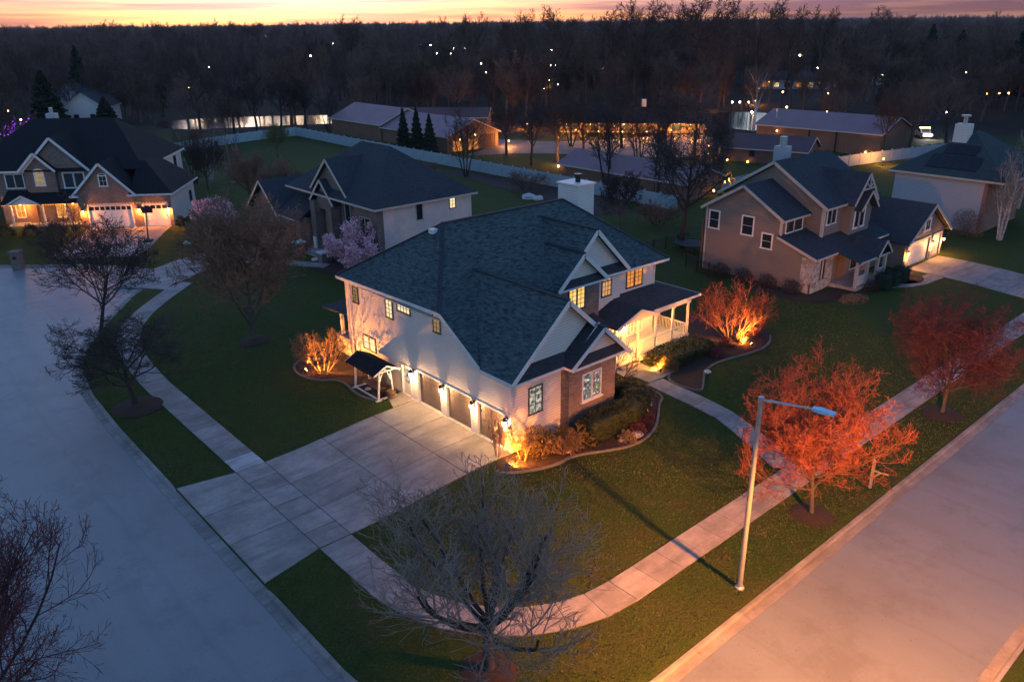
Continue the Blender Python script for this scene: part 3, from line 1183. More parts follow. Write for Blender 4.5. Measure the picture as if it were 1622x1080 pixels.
def light(name, typ, loc, energy, color, parent=None, radius=0.06, target=None, size=math.radians(100), blend=0.5, local=False):
    L = bpy.data.lights.new(name, typ)
    L.energy = energy * LAMPS
    L.color = color
    L.shadow_soft_size = radius
    o = bpy.data.objects.new(name, L)
    COL.objects.link(o)
    o.location = loc
    if typ == 'SPOT':
        L.spot_size = size
        L.spot_blend = blend
        o.rotation_mode = 'QUATERNION'
        o.rotation_quaternion = (Vector(target) - Vector(loc)).to_track_quat('-Z', 'Y')
    if parent is not None:
        o.parent = parent
        if not local:
            o.matrix_parent_inverse = Matrix.Translation(-Vector(parent.location))
    return o


WARM = (1.0, 0.53, 0.20)
AMBER = (1.0, 0.36, 0.07)


def lantern(parent, P, n, power, col=WARM, world=True, scale=1.0, bulb='bulb'):
    """downlight wall lantern: back plate, arm, hood and lit glass"""
    P, n = Vector(P), Vector(n)
    u = Z3.cross(n)
    m = MB()
    s = scale
    m.fbox(P, u, n, -0.06 * s, 0.06 * s, 0.0, 0.03, -0.16 * s, 0.18 * s)
    m.fbox(P, u, n, -0.015, 0.015, 0.03, 0.16 * s, 0.14 * s, 0.17 * s)
    c = P + n * 0.16 * s
    m.lathe(c, [(0.10 * s, 0.04 * s), (0.12 * s, 0.06 * s), (0.06 * s, 0.15 * s), (0.02 * s, 0.2 * s)], 8)
    f = m.build('lantern', M['black_metal'], parent, world)
    g = MB()
    g.lathe(c, [(0.05 * s, -0.14 * s), (0.075 * s, -0.1 * s), (0.085 * s, 0.035 * s)], 8)
    g.build('lamp_glass', M[bulb], f, True)
    if power:
        light('lantern_light', 'POINT', tuple(c + n * 0.12 - Z3 * 0.17 * s), power, col, parent, 0.06, local=not world)
    return f


def fascia(m, p, q, h=0.2, w=0.05):
    p, q = Vector(p), Vector(q)
    m.bar(p - Z3 * h / 2, q - Z3 * h / 2, w, h)


# ---------------------------------------------------------------- the white corner house
H = thing('house', 'large white siding house with slate roof, three garage doors and lit front porch', 'house', (25, 28.55, 0.42))
sw = M['siding_white']
zr, sl, yr = 10.46, 0.63, 39.6
fz = lambda y: zr - sl * abs(yr - y)          # main roof height over the front and back slopes

# garage side wall (faces the driveway), with recessed doors
m = MB()
DOORS = [(28.72 + 0.32, 31.35), (31.95, 34.2), (34.78, 37.05)]
holes = [(44.5 - b, 44.5 - a, 0.45, 2.5) for a, b in DOORS] + [(44.5 - 38.75, 44.5 - 37.9, 0.45, 2.4)]
wall_band(m, (25, 44.5, 0), YN, XN, 44.5 - 28.55, 0.2, 4.6, holes)
m.poly([(25, 44.5, 4.6), (25, 30.9, 4.6), (25, 30.9, 4.85), (25, 34.1, 6.75), (25, 44.5, 6.75)][::1])
m.build('wall', sw, H)
for a, b in DOORS:
    garage_door(H, (25, b, 0.45), YN, XN, b - a, 2.05, M['door_brown'], 4, 4, M['trim'])
# side door
m = MB()
m.box(25.1, 25.15, 37.9, 38.75, 0.45, 2.4)
d = m.build('door', M['trim'], H)
MB().box(25.07, 25.1, 38.05, 38.6, 1.3, 2.2).build('pane', M['win_white'], d)
MB().box(25.05, 25.1, 37.98, 38.03, 1.35, 1.45).build('handle', M['black_metal'], d)
f = MB()
f.fbox((25, 38.75, 0.45), YN, XN, -0.1, 0, 0, 0.04, 0, 2.05)
f.fbox((25, 38.75, 0.45), YN, XN, 0.85, 0.95, 0, 0.04, 0, 2.05)
f.fbox((25, 38.75, 0.45), YN, XN, 0, 0.85, 0, 0.04, 1.95, 2.05)
f.build('door_casing', M['trim'], H)
for y in (37.52, 34.5, 31.66, 28.86):
    lantern(H, (25, y, 2.25), XN, 27 if y > 29 else 32, WARM, scale=1.35)
# front walls
m = MB()
wall_band(m, (25, 28.55, 0), XP, YN, 3.7, 0.2, 4.6, [])
m.build('wall', sw, H)
m = MB()
m.poly([(28.7, 28.55, 0.2), (28.7, 28.55, 4.6), (28.7, 27.9, 4.6), (28.7, 27.9, 0.2)])
wall_band(m, (28.7, 27.9, 0), XP, YN, 3.8, 0.2, 4.62, [])
m.poly([(32.5, 27.9, 0.2), (32.5, 34, 0.2), (32.5, 34, 4.62), (32.5, 27.9, 4.62)])
m.build('brick_wall', M['brick'], H)
m = MB()
m.poly([(25.45, 28.56, 5.15), (28.9, 28.56, 5.15), (30.75, 28.56, 6.55), (28.82, 28.56, 8.2)])
m.poly([(28.95, 27.91, 4.9), (32.9, 27.91, 4.9), (30.95, 27.91, 6.65)])
m.build('gable_wall', sw, H)
m = MB()                                      # upper front walls
wall_band(m, (32.5, 34.05, 0), XP, YN, 10.9, 0.2, 6.68, [])
m.poly([(43.4, 34.05, 0.2), (43.4, 45.0, 0.2), (43.4, 45.0, 6.68), (43.4, 34.05, 6.68)])
m.poly([(43.4, 45.0, 0.2), (25, 45.0, 0.2), (25, 45.0, 6.68), (43.4, 45.0, 6.68)])
m.poly([(25, 45.0, 0.2), (25, 44.5, 0.2), (25, 44.5, 6.68), (25, 45.0, 6.68)])
m.poly([(37.1, 33.85, 3.9), (39.55, 33.85, 3.9), (39.55, 33.85, 6.68), (37.1, 33.85, 6.68)])
m.poly([(39.55, 33.85, 3.9), (39.55, 34.05, 3.9), (39.55, 34.05, 6.68), (39.55, 33.85, 6.68)])
m.poly([(33.9, 33.95, 6.9), (39.7, 33.95, 6.9), (36.8, 33.95, 9.75)])
m.poly([(33.5, 33.55, 6.95), (37.2, 33.55, 6.95), (35.3, 33.55, 8.6)])
m.build('upper_wall', sw, H)
m = MB()
m.poly([(33.2, 33.5, 3.9), (37.1, 33.5, 3.9), (37.1, 33.5, 6.6), (33.2, 33.5, 6.6)])
m.poly([(37.1, 33.5, 3.9), (37.1, 33.9, 3.9), (37.1, 33.9, 6.6), (37.1, 33.5, 6.6)])
m.poly([(33.2, 33.9, 3.9), (33.2, 33.5, 3.9), (33.2, 33.5, 6.6), (33.2, 33.9, 6.6)])
m.build('brick_wall', M['brick'], H)
# corner boards and downpipes
m = MB()
for bb in ((24.97, 25.06, 44.38, 44.53, 0.2, 6.6), (24.97, 25.1, 28.52, 28.62, 0.2, 4.6), (43.3, 43.43, 34.0, 34.1, 0.2, 6.6)):
    MB().box(*bb).build('corner_board', M['trim'], H)
MB().tube((24.9, 44.3, 0.4), (24.9, 44.3, 6.6), 0.045).build('downpipe', M['trim'], H)

# roofs
T = 0.16
R1 = []
eL, eR = 24.7, 44.2
yk = yr - (zr - 7.05) / sl                     # where the side eave turns into the rake
rl, rr = 29.2, 39.7
zf, yf = fz(33.45), 33.45
m = MB()
m.slab([(eL, 30.72, fz(30.72)), (28.85, 36.17, 8.30), (eL, yk, 7.05)], T)
m.slab([(eL, yk, 7.05), (28.85, 36.17, 8.30), (rl, yr, zr)], T)
m.slab([(28.85, 36.17, 8.30), (33.1, yf, zf), (eR, yf, zf), (rr, yr, zr), (rl, yr, zr)], T)
front = m.build('roof', M['shingle'], H)
m = MB()
m.slab([(eL, 45.5, 6.74), (eL, yk, 7.05), (rl, yr, zr)], T)
m.build('roof', M['shingle'], H)
m = MB()
m.slab([(eL, 45.5, 6.74), (rl, yr, zr), (rr, yr, zr), (eR, 45.6, 6.68)], T)
m.slab([(eR, yf, zf), (eR, 45.6, 6.68), (rr, yr, zr)], T)
m.build('roof', M['shingle'], H)
# garage gable roof
gz, gxr = 8.34, 28.82
gs = (8.34 - 4.72) / (28.82 - 24.7)
m = MB()
m.slab([(24.7, 28.1, 4.72), (gxr, 28.1, gz), (gxr, 36.2, gz), (24.7, 30.72, 4.72 + 0.06)], T)
m.build('roof', M['shingle'], H)
m = MB()
m.slab([(gxr, 28.1, gz), (30.95, 28.1, gz - gs * 2.13), (30.95, 34.2, gz - gs * 2.13), (gxr, 36.2, gz)], T)
m.slab([(30.95, 27.45, gz - gs * 2.13), (33.3, 27.45, gz - gs * 4.48), (33.3, 34.0, gz - gs * 4.48), (30.95, 34.0, gz - gs * 2.13)], T)
m.build('roof', M['shingle'], H)
bz = gz - gs * 2.13
m = MB()
m.slab([(28.45, 27.45, 4.7), (30.95, 27.45, bz), (30.95, 29.0, bz), (28.45, 29.0, 4.7)], T * 0.8)
m.slab([(24.95, 28.12, 4.62), (28.6, 28.12, 4.62), (28.95, 28.58, 5.28), (25.55, 28.58, 5.28)], 0.1)
m.slab([(28.75, 27.46, 4.60), (33.0, 27.46, 4.60), (32.7, 27.93, 5.0), (29.1, 27.93, 5.0)], 0.08)
m.build('skirt_roof', M['shingle_dark'], H)
# upper gables
m = MB()
bs = (9.85 - 6.75) / 3.2
ybk = yr - (zr - 9.85) / sl
for sgn in (-1, 1):
    m.slab([(36.8, 33.5, 9.85), (36.8, ybk, 9.85), (36.8 + sgn * 3.2, yr - (zr - 6.75) / sl, 6.75), (36.8 + sgn * 3.2, 33.5, 6.75)], T)
ss = (8.66 - 6.68) / 2.25
ybs = yr - (zr - 8.66) / sl
for sgn in (-1, 1):
    m.slab([(35.28, 33.15, 8.66), (35.28, ybs, 8.66), (35.28 + sgn * 2.25, 33.7, 6.68), (35.28 + sgn * 2.25, 33.15, 6.68)], T)
m.build('dormer_roof', M['shingle'], H)
m = MB()
m.slab([(33.2, 33.16, 6.60), (37.4, 33.16, 6.60), (37.0, 33.58, 7.05), (33.6, 33.58, 7.05)], 0.08)
m.slab([(37.3, 33.46, 6.66), (39.85, 33.46, 6.66), (39.5, 33.98, 7.15), (36.6, 33.98, 7.15)], 0.08)
m.build('skirt_roof', M['shingle_dark'], H)
# ridge caps
m = MB()
for p, q in (((rl, yr, zr), (rr, yr, zr)), ((rl, yr, zr), (eL, 45.5, 6.76)), ((gxr, 28.1, gz), (gxr, 36.2, gz)), ((36.8, 33.5, 9.85), (36.8, ybk, 9.85)),
             ((35.28, 33.15, 8.66), (35.28, ybs, 8.66)), ((eL, yk, 7.06), (rl, yr, zr)), ((eR, yf, zf), (rr, yr, zr)), ((30.95, 27.45, bz), (30.95, 28.9, bz))):
    m.bar(Vector(p) + Z3 * 0.02, Vector(q) + Z3 * 0.02, 0.26, 0.06)
m.build('ridge_caps', M['shingle_dark'], H)
# fascia, rakes and gutters
m = MB()
fascia(m, (eL - 0.03, 45.5, 6.72), (eL - 0.03, yk, 7.03), 0.18)
fascia(m, (eL - 0.03, yk, 7.03), (eL - 0.03, 30.72, fz(30.72) - 0.02), 0.2)
fascia(m, (eL - 0.03, 30.72, 4.74), (eL - 0.03, 28.1, 4.72), 0.18)
fascia(m, (24.7, 28.06, 4.72), (gxr, 28.06, gz), 0.24)
fascia(m, (gxr, 28.06, gz), (30.95, 28.06, bz), 0.24)
fascia(m, (28.45, 27.41, 4.7), (30.95, 27.41, bz), 0.22)
fascia(m, (30.95, 27.41, bz), (33.3, 27.41, gz - gs * 4.48), 0.24)
fascia(m, (24.9, 28.08, 4.62), (28.62, 28.08, 4.62), 0.14)
fascia(m, (28.42, 28.1, 4.64), (28.42, 27.45, 4.64), 0.14)
fascia(m, (28.45, 27.42, 4.60), (33.1, 27.42, 4.60), 0.14)
fascia(m, (33.33, 27.45, gz - gs * 4.48), (33.33, 33.4, gz - gs * 4.48), 0.18)
for sgn in (-1, 1):
    fascia(m, (36.8, 33.46, 9.85), (36.8 + sgn * 3.2, 33.46, 6.75), 0.26)
    fascia(m, (35.28, 33.11, 8.66), (35.28 + sgn * 2.25, 33.11, 6.68), 0.26)
fascia(m, (33.1, 33.12, 6.62), (37.5, 33.12, 6.62), 0.12)
fascia(m, (37.5, 33.42, 6.66), (eR, yf - 0.03, zf - 0.02), 0.16)
fascia(m, (eR + 0.03, yf, zf), (eR + 0.03, 45.6, 6.68), 0.18)
fascia(m, (eL, 45.55, 6.74), (eR, 45.65, 6.68), 0.18)
m.build('fascia', M['trim'], H)
m = MB()                                       # soffits close the eaves
for bb in ((eL, 25.02, 34.3, 45.4, 6.52, 6.56), (24.72, 25.02, 28.15, 31, 4.5, 4.54), (37.6, eR, 33.5, 34.1, 6.42, 6.46)):
    MB().box(*bb).build('soffit', M['trim'], H)
# windows on the garage side
wf = M['window_frame']
for (y, z, w, h, nx, ny, mt) in ((43.95, 5.24, 0.56, 1.26, 2, 5, 'win_dim'), (40.08, 5.24, 0.66, 1.38, 2, 5, 'win_cream'), (38.78, 6.0, 1.26, 0.52, 4, 2, 'win_cream'), (35.15, 5.66, 0.58, 1.0, 2, 4, 'win_dim')):
    window(H, (25, y, z), YN, XN, w, h, wf, M[mt], nx, ny)
double_window(H, (25, 43.08, 2.3), YN, XN, 1.34, 0.86, wf, M['win_cream'], 1, 2)
# front windows
window(H, (26.3, 28.55, 2.3), XP, YN, 0.9, 1.5, wf, M['win_white'], 2, 3)
double_window(H, (29.78, 27.9, 2.22), XP, YN, 1.42, 1.55, M['white_frame'], M['win_clutter'], 1, 1)
MB().box(29.6, 31.4, 27.78, 27.9, 2.06, 2.15).build('sill', M['trim'], H)
double_window(H, (34.3, 33.5, 5.0), XP, YN, 1.36, 1.5, wf, M['win_yellow'], 2, 5)
window(H, (37.75, 33.85, 5.1), XP, YN, 0.82, 0.95, wf, M['win_peach'], 3, 3, arch=True)
double_window(H, (40.45, 34.05, 5.06), XP, YN, 1.55, 1.45, wf, M['win_orange'], 2, 5)
# chimney
m = MB()
m.box(41.9, 43.6, 40.2, 42.25, 6.0, 10.95)
m.build('chimney', M['siding_white'], H)
ch = [o for o in H.children if o.name.startswith('chimney')][0]
MB().box(41.8, 43.7, 40.1, 42.35, 10.95, 11.06).build('chimney_cap', M['trim'], ch)
MB().tube((42.8, 41.1, 11.06), (42.8, 41.1, 11.5), 0.2, 0.2, 12).build('flue', M['black_metal'], ch)
MB().tube((42.8, 41.1, 11.5), (42.8, 41.1, 11.66), 0.3, 0.3, 12).build('flue_cowl', M['black_metal'], ch)
m = MB()
m.box(28.3, 28.75, 39.5, 39.9, 9.92, 10.2)
m.build('roof_vent', M['trim'], H)
# front porch
P0 = H
zdk = 0.85
m = MB()
m.box(36.9, 45.25, 32.1, 34.05, 0.3, zdk)
m.box(43.4, 45.25, 34.05, 40.5, 0.3, zdk)
m.build('porch_floor', M['trim_cream'], H)
m = MB()
for i, zz_ in enumerate((0.6,)):
    m.box(37.6, 39.5, 31.75, 32.1, 0.3, zz_)
m.build('porch_step', M['concrete'], H)
m = MB()
pz = 3.86
m.slab([(38.9, 31.98, pz), (46.2, 31.98, pz), (43.5, 34.05, 4.76), (38.9, 34.05, 4.76)], 0.12)
m.slab([(46.2, 31.98, pz), (46.2, 40.8, pz), (43.4, 38.6, 4.76), (43.4, 34.05, 4.76)], 0.12)
m.build('porch_roof', M['shingle_dark'], H)
m = MB()
m.slab([(38.75, 31.25, 4.62), (38.75, 34.0, 4.62), (36.55, 34.0, 3.78), (36.55, 31.35, 3.78)], 0.12)
m.slab([(38.75, 31.25, 4.62), (40.95, 31.5, 3.8), (40.95, 33.9, 3.8), (38.75, 34.0, 4.62)], 0.12)
m.slab([(33.2, 33.0, 3.9), (36.6, 31.9, 3.78), (36.6, 33.9, 4.5), (33.2, 33.9, 4.5)], 0.1)
m.build('entry_roof', M['shingle_dark'], H)
m = MB()
m.poly([(36.9, 31.6, 3.72), (40.6, 31.6, 3.72), (38.75, 31.6, 4.45)])
m.build('entry_gable', M['trim_cream'], H)
m = MB()
fascia(m, (38.75, 31.22, 4.62), (36.55, 31.3, 3.78), 0.2)
fascia(m, (38.75, 31.22, 4.62), (40.95, 31.46, 3.8), 0.2)
fascia(m, (40.9, 31.95, pz), (46.2, 31.95, pz), 0.16)
fascia(m, (46.23, 31.98, pz), (46.23, 40.8, pz), 0.16)
m.box(37.0, 45.3, 32.08, 32.3, 3.45, 3.74)
m.box(45.05, 45.28, 32.3, 40.4, 3.45, 3.74)
m.build('porch_beam', M['trim_cream'], H)
MB().box(37.0, 45.6, 32.3, 34.0, 3.62, 3.68).build('porch_ceiling', M['trim_cream'], H)
colm = MB()
colm.box(-0.13, 0.13, -0.13, 0.13, 0, 0.22)
colm.lathe((0, 0, 0.22), [(0.115, 0), (0.1, 0.05), (0.095, 2.25), (0.115, 2.3)], 10)
colm.box(-0.13, 0.13, -0.13, 0.13, 2.52, 2.62)
cmesh = colm.mesh('porch_column', M['trim_cream'])
for x, y in ((37.3, 32.2), (39.7, 32.2), (41.55, 32.2), (43.4, 32.2), (45.12, 32.2), (45.12, 35.2), (45.12, 37.8), (45.12, 40.2)):
    c = link('porch_column', cmesh, H, True)
    c.location = (x, y, zdk)
balm = MB().box(-0.018, 0.018, -0.018, 0.018, 0, 0.78).mesh('baluster', M['trim_cream'])
rails = []
for (xa, ya), (xb, yb) in (((39.83, 32.2), (41.42, 32.2)), ((41.68, 32.2), (43.27, 32.2)), ((43.53, 32.2), (44.99, 32.2)), ((45.12, 32.33), (45.12, 35.07)), ((45.12, 35.33), (45.12, 37.67)), ((45.12, 37.93), (45.12, 40.07))):
    ro = MB().bar((xa, ya, zdk + 0.9), (xb, yb, zdk + 0.9), 0.09, 0.07).build('railing', M['trim_cream'], H)
    MB().bar((xa, ya, zdk + 0.1), (xb, yb, zdk + 0.1), 0.07, 0.06).build('bottom_rail', M['trim_cream'], ro)
    n = int(max(abs(xb - xa), abs(yb - ya)) / 0.135)
    for i in range(1, n):
        t = i / n
        bo = link('baluster', balm, ro, False)
        bo.location = (xa + (xb - xa) * t, ya + (yb - ya) * t, zdk + 0.11)
# entry door, sidelights, porch windows, porch wall
m = MB()
m.box(38.0, 39.0, 33.97, 34.04, zdk, 2.95)
dr = m.build('front_door', M['wood'], H)
MB().box(38.2, 38.8, 33.94, 33.97, 1.7, 2.75).build('pane', M['win_yellow'], dr)
MB().box(38.88, 38.93, 33.9, 33.97, 1.75, 1.95).build('handle', M['black_metal'], dr)
m = MB()
m.box(37.55, 37.65, 33.9, 34.03, zdk, 3.2)
m.box(37.9, 38.0, 33.9, 34.03, zdk, 3.2)
m.box(39.0, 39.1, 33.9, 34.03, zdk, 3.2)
m.box(39.35, 39.45, 33.9, 34.03, zdk, 3.2)
m.box(37.55, 39.45, 33.9, 34.03, 3.2, 3.3)
m.build('door_casing', M['trim_cream'], H)
double_window(H, (40.7, 34.05, 1.5), XP, YN, 1.5, 1.6, M['white_frame'], M['win_yellow'], 2, 3)
for x in (37.0, 40.1):
    lantern(H, (x, 34.0, 2.4), YN, 10, (1.0, 0.55, 0.16))
MB().lathe((38.7, 32.9, 3.5), [(0.1, -0.1), (0.13, 0.0), (0.13, 0.12)], 8).build('porch_lamp', M['bulb'], H)
light('porch_light', 'POINT', (38.7, 32.9, 3.2), 34, (1.0, 0.46, 0.09), H, 0.12)
MB().lathe((42.6, 33.1, 3.5), [(0.1, -0.1), (0.13, 0.0), (0.13, 0.12)], 8).build('porch_lamp', M['bulb'], H)
light('porch_light', 'POINT', (42.6, 33.1, 3.2), 30, (1.0, 0.46, 0.09), H, 0.12)
# back porch at the far corner
m = MB()
m.slab([(25.6, 44.9, 3.7), (25.6, 49.9, 3.3), (30, 49.9, 3.3), (30, 44.9, 3.9)], 0.12)
m.build('back_porch_roof', M['shingle_dark'], H)
m = MB()
m.box(25.85, 26.05, 47.4, 47.6, 0.9, 3.4)
m.build('back_porch_column', M['trim_cream'], H)
m = MB()
m.box(25.7, 29.5, 45.02, 48.0, 0.2, 1.7)
m.build('back_porch_wall', M['stone'], H)
m = MB()
m.box(24.93, 25.0, 38.95, 44.5, 0.2, 0.5)
m.build('foundation', M['kerb'], H)

# ---------------------------------------------------------------- neighbouring houses
def gable_y(m, xc, hw, y0, y1, ze, zp, th=0.15):
    """gable roof with its ridge along y"""
    for s in (-1, 1):
        m.slab([(xc, y0, zp), (xc, y1, zp), (xc + s * hw, y1, ze), (xc + s * hw, y0, ze)], th)


def rake_y(m, xc, hw, y, ze, zp, h=0.22):
    for s in (-1, 1):
        fascia(m, (xc, y, zp), (xc + s * hw, y, ze), h)


def hip(m, x0, x1, y0, y1, ze, zr_, run, along='x', th=0.15):
    """hip roof over a rectangle; run = how far the hips reach in from the ends"""
    if along == 'x':
        yc = (y0 + y1) / 2
        a, b = (x0 + run, yc, zr_), (x1 - run, yc, zr_)
        m.slab([(x0, y0, ze), (x1, y0, ze), b, a], th)
        m.slab([(x1, y1, ze), (x0, y1, ze), a, b], th)
        m.slab([(x0, y1, ze), (x0, y0, ze), a], th)
        m.slab([(x1, y0, ze), (x1, y1, ze), b], th)
    else:
        xc = (x0 + x1) / 2
        a, b = (xc, y0 + run, zr_), (xc, y1 - run, zr_)
        m.slab([(x0, y0, ze), (x1, y0, ze), a], th)
        m.slab([(x1, y1, ze), (x0, y1, ze), b], th)
        m.slab([(x0, y1, ze), (x0, y0, ze), a, b], th)
        m.slab([(x1, y0, ze), (x1, y1, ze), b, a], th)


def eaves(m, x0, x1, y0, y1, z, h=0.18):
    fascia(m, (x0, y0, z), (x1, y0, z), h)
    fascia(m, (x1, y0, z), (x1, y1, z), h)
    fascia(m, (x1, y1, z), (x0, y1, z), h)
    fascia(m, (x0, y1, z), (x0, y0, z), h)


def walls(m, x0, x1, y0, y1, z0, z1):
    m.poly([(x0, y0, z0), (x1, y0, z0), (x1, y0, z1), (x0, y0, z1)])
    m.poly([(x1, y0, z0), (x1, y1, z0), (x1, y1, z1), (x1, y0, z1)])
    m.poly([(x1, y1, z0), (x0, y1, z0), (x0, y1, z1), (x1, y1, z1)])
    m.poly([(x0, y1, z0), (x0, y0, z0), (x0, y0, z1), (x0, y1, z1)])


# middle neighbour: pale side wall towards us, brick front with tall entry
N1 = thing('house', 'brick fronted house with dark hip roof and pale side wall behind pink magnolia', 'house', (38.3, 62, 0.42))
m = MB()
walls(m, 39.2, 49.6, 62.3, 74.5, 0.2, 6.4)
m.build('wall', M['stucco'], N1)
m = MB()
m.poly([(38.5, 62.3, 0.2), (39.2, 62.28, 0.2), (39.2, 62.28, 6.4), (38.5, 62.3, 6.4)])
m.poly([(38.5, 66.2, 0.2), (38.5, 62.3, 0.2), (38.5, 62.3, 6.4), (38.5, 66.2, 6.4)])
m.poly([(39.0, 74.6, 0.2), (39.0, 66.2, 0.2), (39.0, 66.2, 6.4), (39.0, 74.6, 6.4)])
m.poly([(38.5, 66.2, 0.2), (39.0, 66.2, 0.2), (39.0, 66.2, 6.4), (38.5, 66.2, 6.4)])
m.poly([(38.3, 73.6, 4.9), (38.3, 69.8, 4.9), (38.3, 71.7, 7.55)][::-1])
m.poly([(38.8, 75.0, 6.3), (38.8, 67.2, 6.3), (38.8, 70.8, 9.6)][::-1])
m.box(37.9, 38.9, 69.6, 70.5, 0.2, 5.6)
m.box(37.9, 38.9, 72.9, 73.8, 0.2, 5.6)
m.build('brick_wall', M['brick_grey'], N1)
m = MB()
hip(m, 38.0, 50.0, 61.8, 79.0, 6.42, 10.9, 6.0, 'y')
m.build('roof', M['shingle_dark'], N1)
m = MB()
for s in (-1, 1):
    m.slab([(38.0, 71.6, 7.95), (43.0, 71.6, 7.95), (43.0, 71.6 + s * 2.3, 5.7), (38.0, 71.6 + s * 2.3, 5.7)], 0.14)
    m.slab([(38.4, 70.8, 9.95), (44.0, 70.8, 9.95), (42.5, 70.8 + s * 4.0, 6.3), (38.4, 70.8 + s * 4.0, 6.3)], 0.14)
m.build('entry_roof', M['shingle_dark'], N1)
m = MB()
for s in (-1, 1):
    fascia(m, (37.96, 71.6, 7.95), (37.96, 71.6 + s * 2.3, 5.7), 0.24)
    fascia(m, (38.36, 70.8, 9.95), (38.36, 70.8 + s * 4.0, 6.3), 0.24)
eaves(m, 37.98, 50.02, 61.78, 79.0, 6.42)
m.build('fascia', M['trim_tan'], N1)
window(N1, (42.9, 62.3, 4.65), XP, YN, 0.7, 1.6, M['trim_tan'], M['glass'], 1, 1)
window(N1, (46.9, 62.3, 5.2), XP, YN, 0.62, 1.0, wf, M['win_cream'], 2, 3)
double_window(N1, (38.5, 65.2, 3.3), YN, XN, 1.7, 1.9, M['trim_tan'], M['glass'], 1, 1)
MB().box(38.4, 38.5, 63.6, 65.2, 2.3, 2.6).build('sill', M['trim'], N1)
window(N1, (38.95, 68.6, 3.9), YN, XN, 0.9, 2.2, M['trim_tan'], M['glass'], 1, 1)
MB().box(38.85, 38.98, 67.6, 68.6, 1.6, 3.7).build('balcony_panel', M['siding_pale'], N1)
MB().box(38.8, 38.9, 70.9, 72.5, 1.0, 4.2).build('front_door', M['wood'], N1)
m = MB()
m.box(37.2, 39, 69.4, 74.0, 0.2, 0.75)
m.box(36.6, 37.2, 69.6, 73.6, 0.2, 0.55)
m.build('porch_step', M['concrete'], N1)
for y in (69.0, 74.2):
    MB().box(35.9, 36.9, y - 0.45, y + 0.45, 0.3, 1.35).build('pier', M['brick_grey'], N1)
    MB().box(35.8, 37.0, y - 0.55, y + 0.55, 1.35, 1.5).build('pier_cap', M['trim'], N1)
for y in (69.9, 73.3):
    MB().box(37.75, 38.2, y - 0.25, y + 0.25, 0.75, 1.9).build('column_base', M['trim'], N1)
m = MB()
walls(m, 37.0, 46.0, 74.6, 86.0, 0.2, 3.6)
m.poly([(36.98, 85.4, 3.4), (36.98, 78.6, 3.4), (36.98, 82.0, 6.3)][::-1])
m.build('brick_wall', M['brick_red'], N1)
m = MB()
for s in (-1, 1):
    m.slab([(36.4, 82.0, 6.7), (44.0, 82.0, 6.7), (44.0, 82.0 + s * 4.2, 3.0), (36.4, 82.0 + s * 4.2, 3.0)], 0.14)
m.slab([(36.6, 74.2, 3.6), (36.6, 79, 3.6), (42.0, 79, 7.2), (42.0, 74.2, 7.2)], 0.14)
m.build('wing_roof', M['shingle_dark'], N1)
m = MB()
for s in (-1, 1):
    fascia(m, (36.36, 82.0, 6.7), (36.36, 82.0 + s * 4.2, 3.0), 0.24)
fascia(m, (36.56, 74.2, 3.58), (36.56, 79, 3.58), 0.16)
m.build('fascia', M['trim_tan'], N1)

# left neighbour: brown brick, white garage doors lit by lanterns (own axes, turned to its street)
N0 = thing('house', 'dark brick house with white gables and two lit white garage doors', 'house', (31.3, 94.8, 0.42), math.atan2(-0.588, 0.81))
L0 = dict(world=False)
bg = M['brick']
m = MB()
wall_band(m, (-10.3, 0, -0.2), XP, YN, 10.3, 0.0, 4.1, [(1.05, 5.75, 0.15, 2.75), (7.15, 9.75, 0.15, 2.75)])
m.poly([(-10.3, 0, 3.9), (-4.0, 0, 3.9), (-4.0, 0, 4.0), (-7.16, 0, 7.2), (-10.3, 0, 4.0)])
m.poly([(-10.3, 9, -0.2), (-10.3, 0, -0.2), (-10.3, 0, 4), (-10.3, 9, 4)])
m.poly([(-20.5, 3.9, -0.2), (-10.3, 3.9, -0.2), (-10.3, 3.9, 6.3), (-20.5, 3.9, 6.3)])
m.poly([(-17.0, 3.6, 6.1), (-9.9, 3.6, 6.1), (-13.4, 3.6, 9.6)])
m.poly([(-17.0, 3.4, -0.2), (-13.6, 3.4, -0.2), (-13.6, 3.4, 6.3), (-15.4, 3.4, 8.0), (-17.0, 3.4, 6.3)])
m.poly([(-13.6, 3.4, -0.2), (-13.6, 3.9, -0.2), (-13.6, 3.9, 6.3), (-13.6, 3.4, 6.3)])
m.build('brick_wall', bg, N0, False)
m = MB()
m.poly([(0, 0, -0.2), (0, 9.6, -0.2), (0, 9.6, 3.9), (0, 0, 3.9)])
m.poly([(-3.9, 9, -0.2), (-3.9, 19.5, -0.2), (-3.9, 19.5, 6.0), (-3.9, 9, 6.0)])
m.poly([(0, 9.6, -0.2), (-20.5, 9.6, -0.2), (-20.5, 9.6, 3), (0, 9.6, 3)])
m.build('wall', M['siding_white'], N0, False)
m = MB()
gable_y(m, -7.16, 3.5, -0.4, 7.5, 3.85, 7.45)
m.slab([(-4.4, -0.4, 3.85), (0.4, -0.4, 3.85), (-3.6, 4.5, 6.9), (-4.4, 4.5, 6.9)], 0.14)
m.slab([(0.4, -0.4, 3.85), (0.4, 10.4, 3.85), (-4.0, 10.4, 6.6), (-4.0, 4.6, 6.9)], 0.14)
hip(m, -24.0, -3.5, 3.3, 19.9, 6.2, 11.2, 5.4, 'x')
gable_y(m, -13.4, 3.8, 3.2, 10.0, 6.2, 9.95)
gable_y(m, -15.4, 2.1, 2.9, 8.0, 6.2, 8.3)
m.slab([(-19.5, 1.6, 2.75), (-10.3, 1.6, 2.75), (-10.3, 3.9, 3.9), (-19.5, 3.9, 3.9)], 0.12)
gable_y(m, -16.9, 1.9, 1.2, 3.9, 2.7, 3.75)
m.build('roof', M['shingle_black'], N0, False)
m = MB()
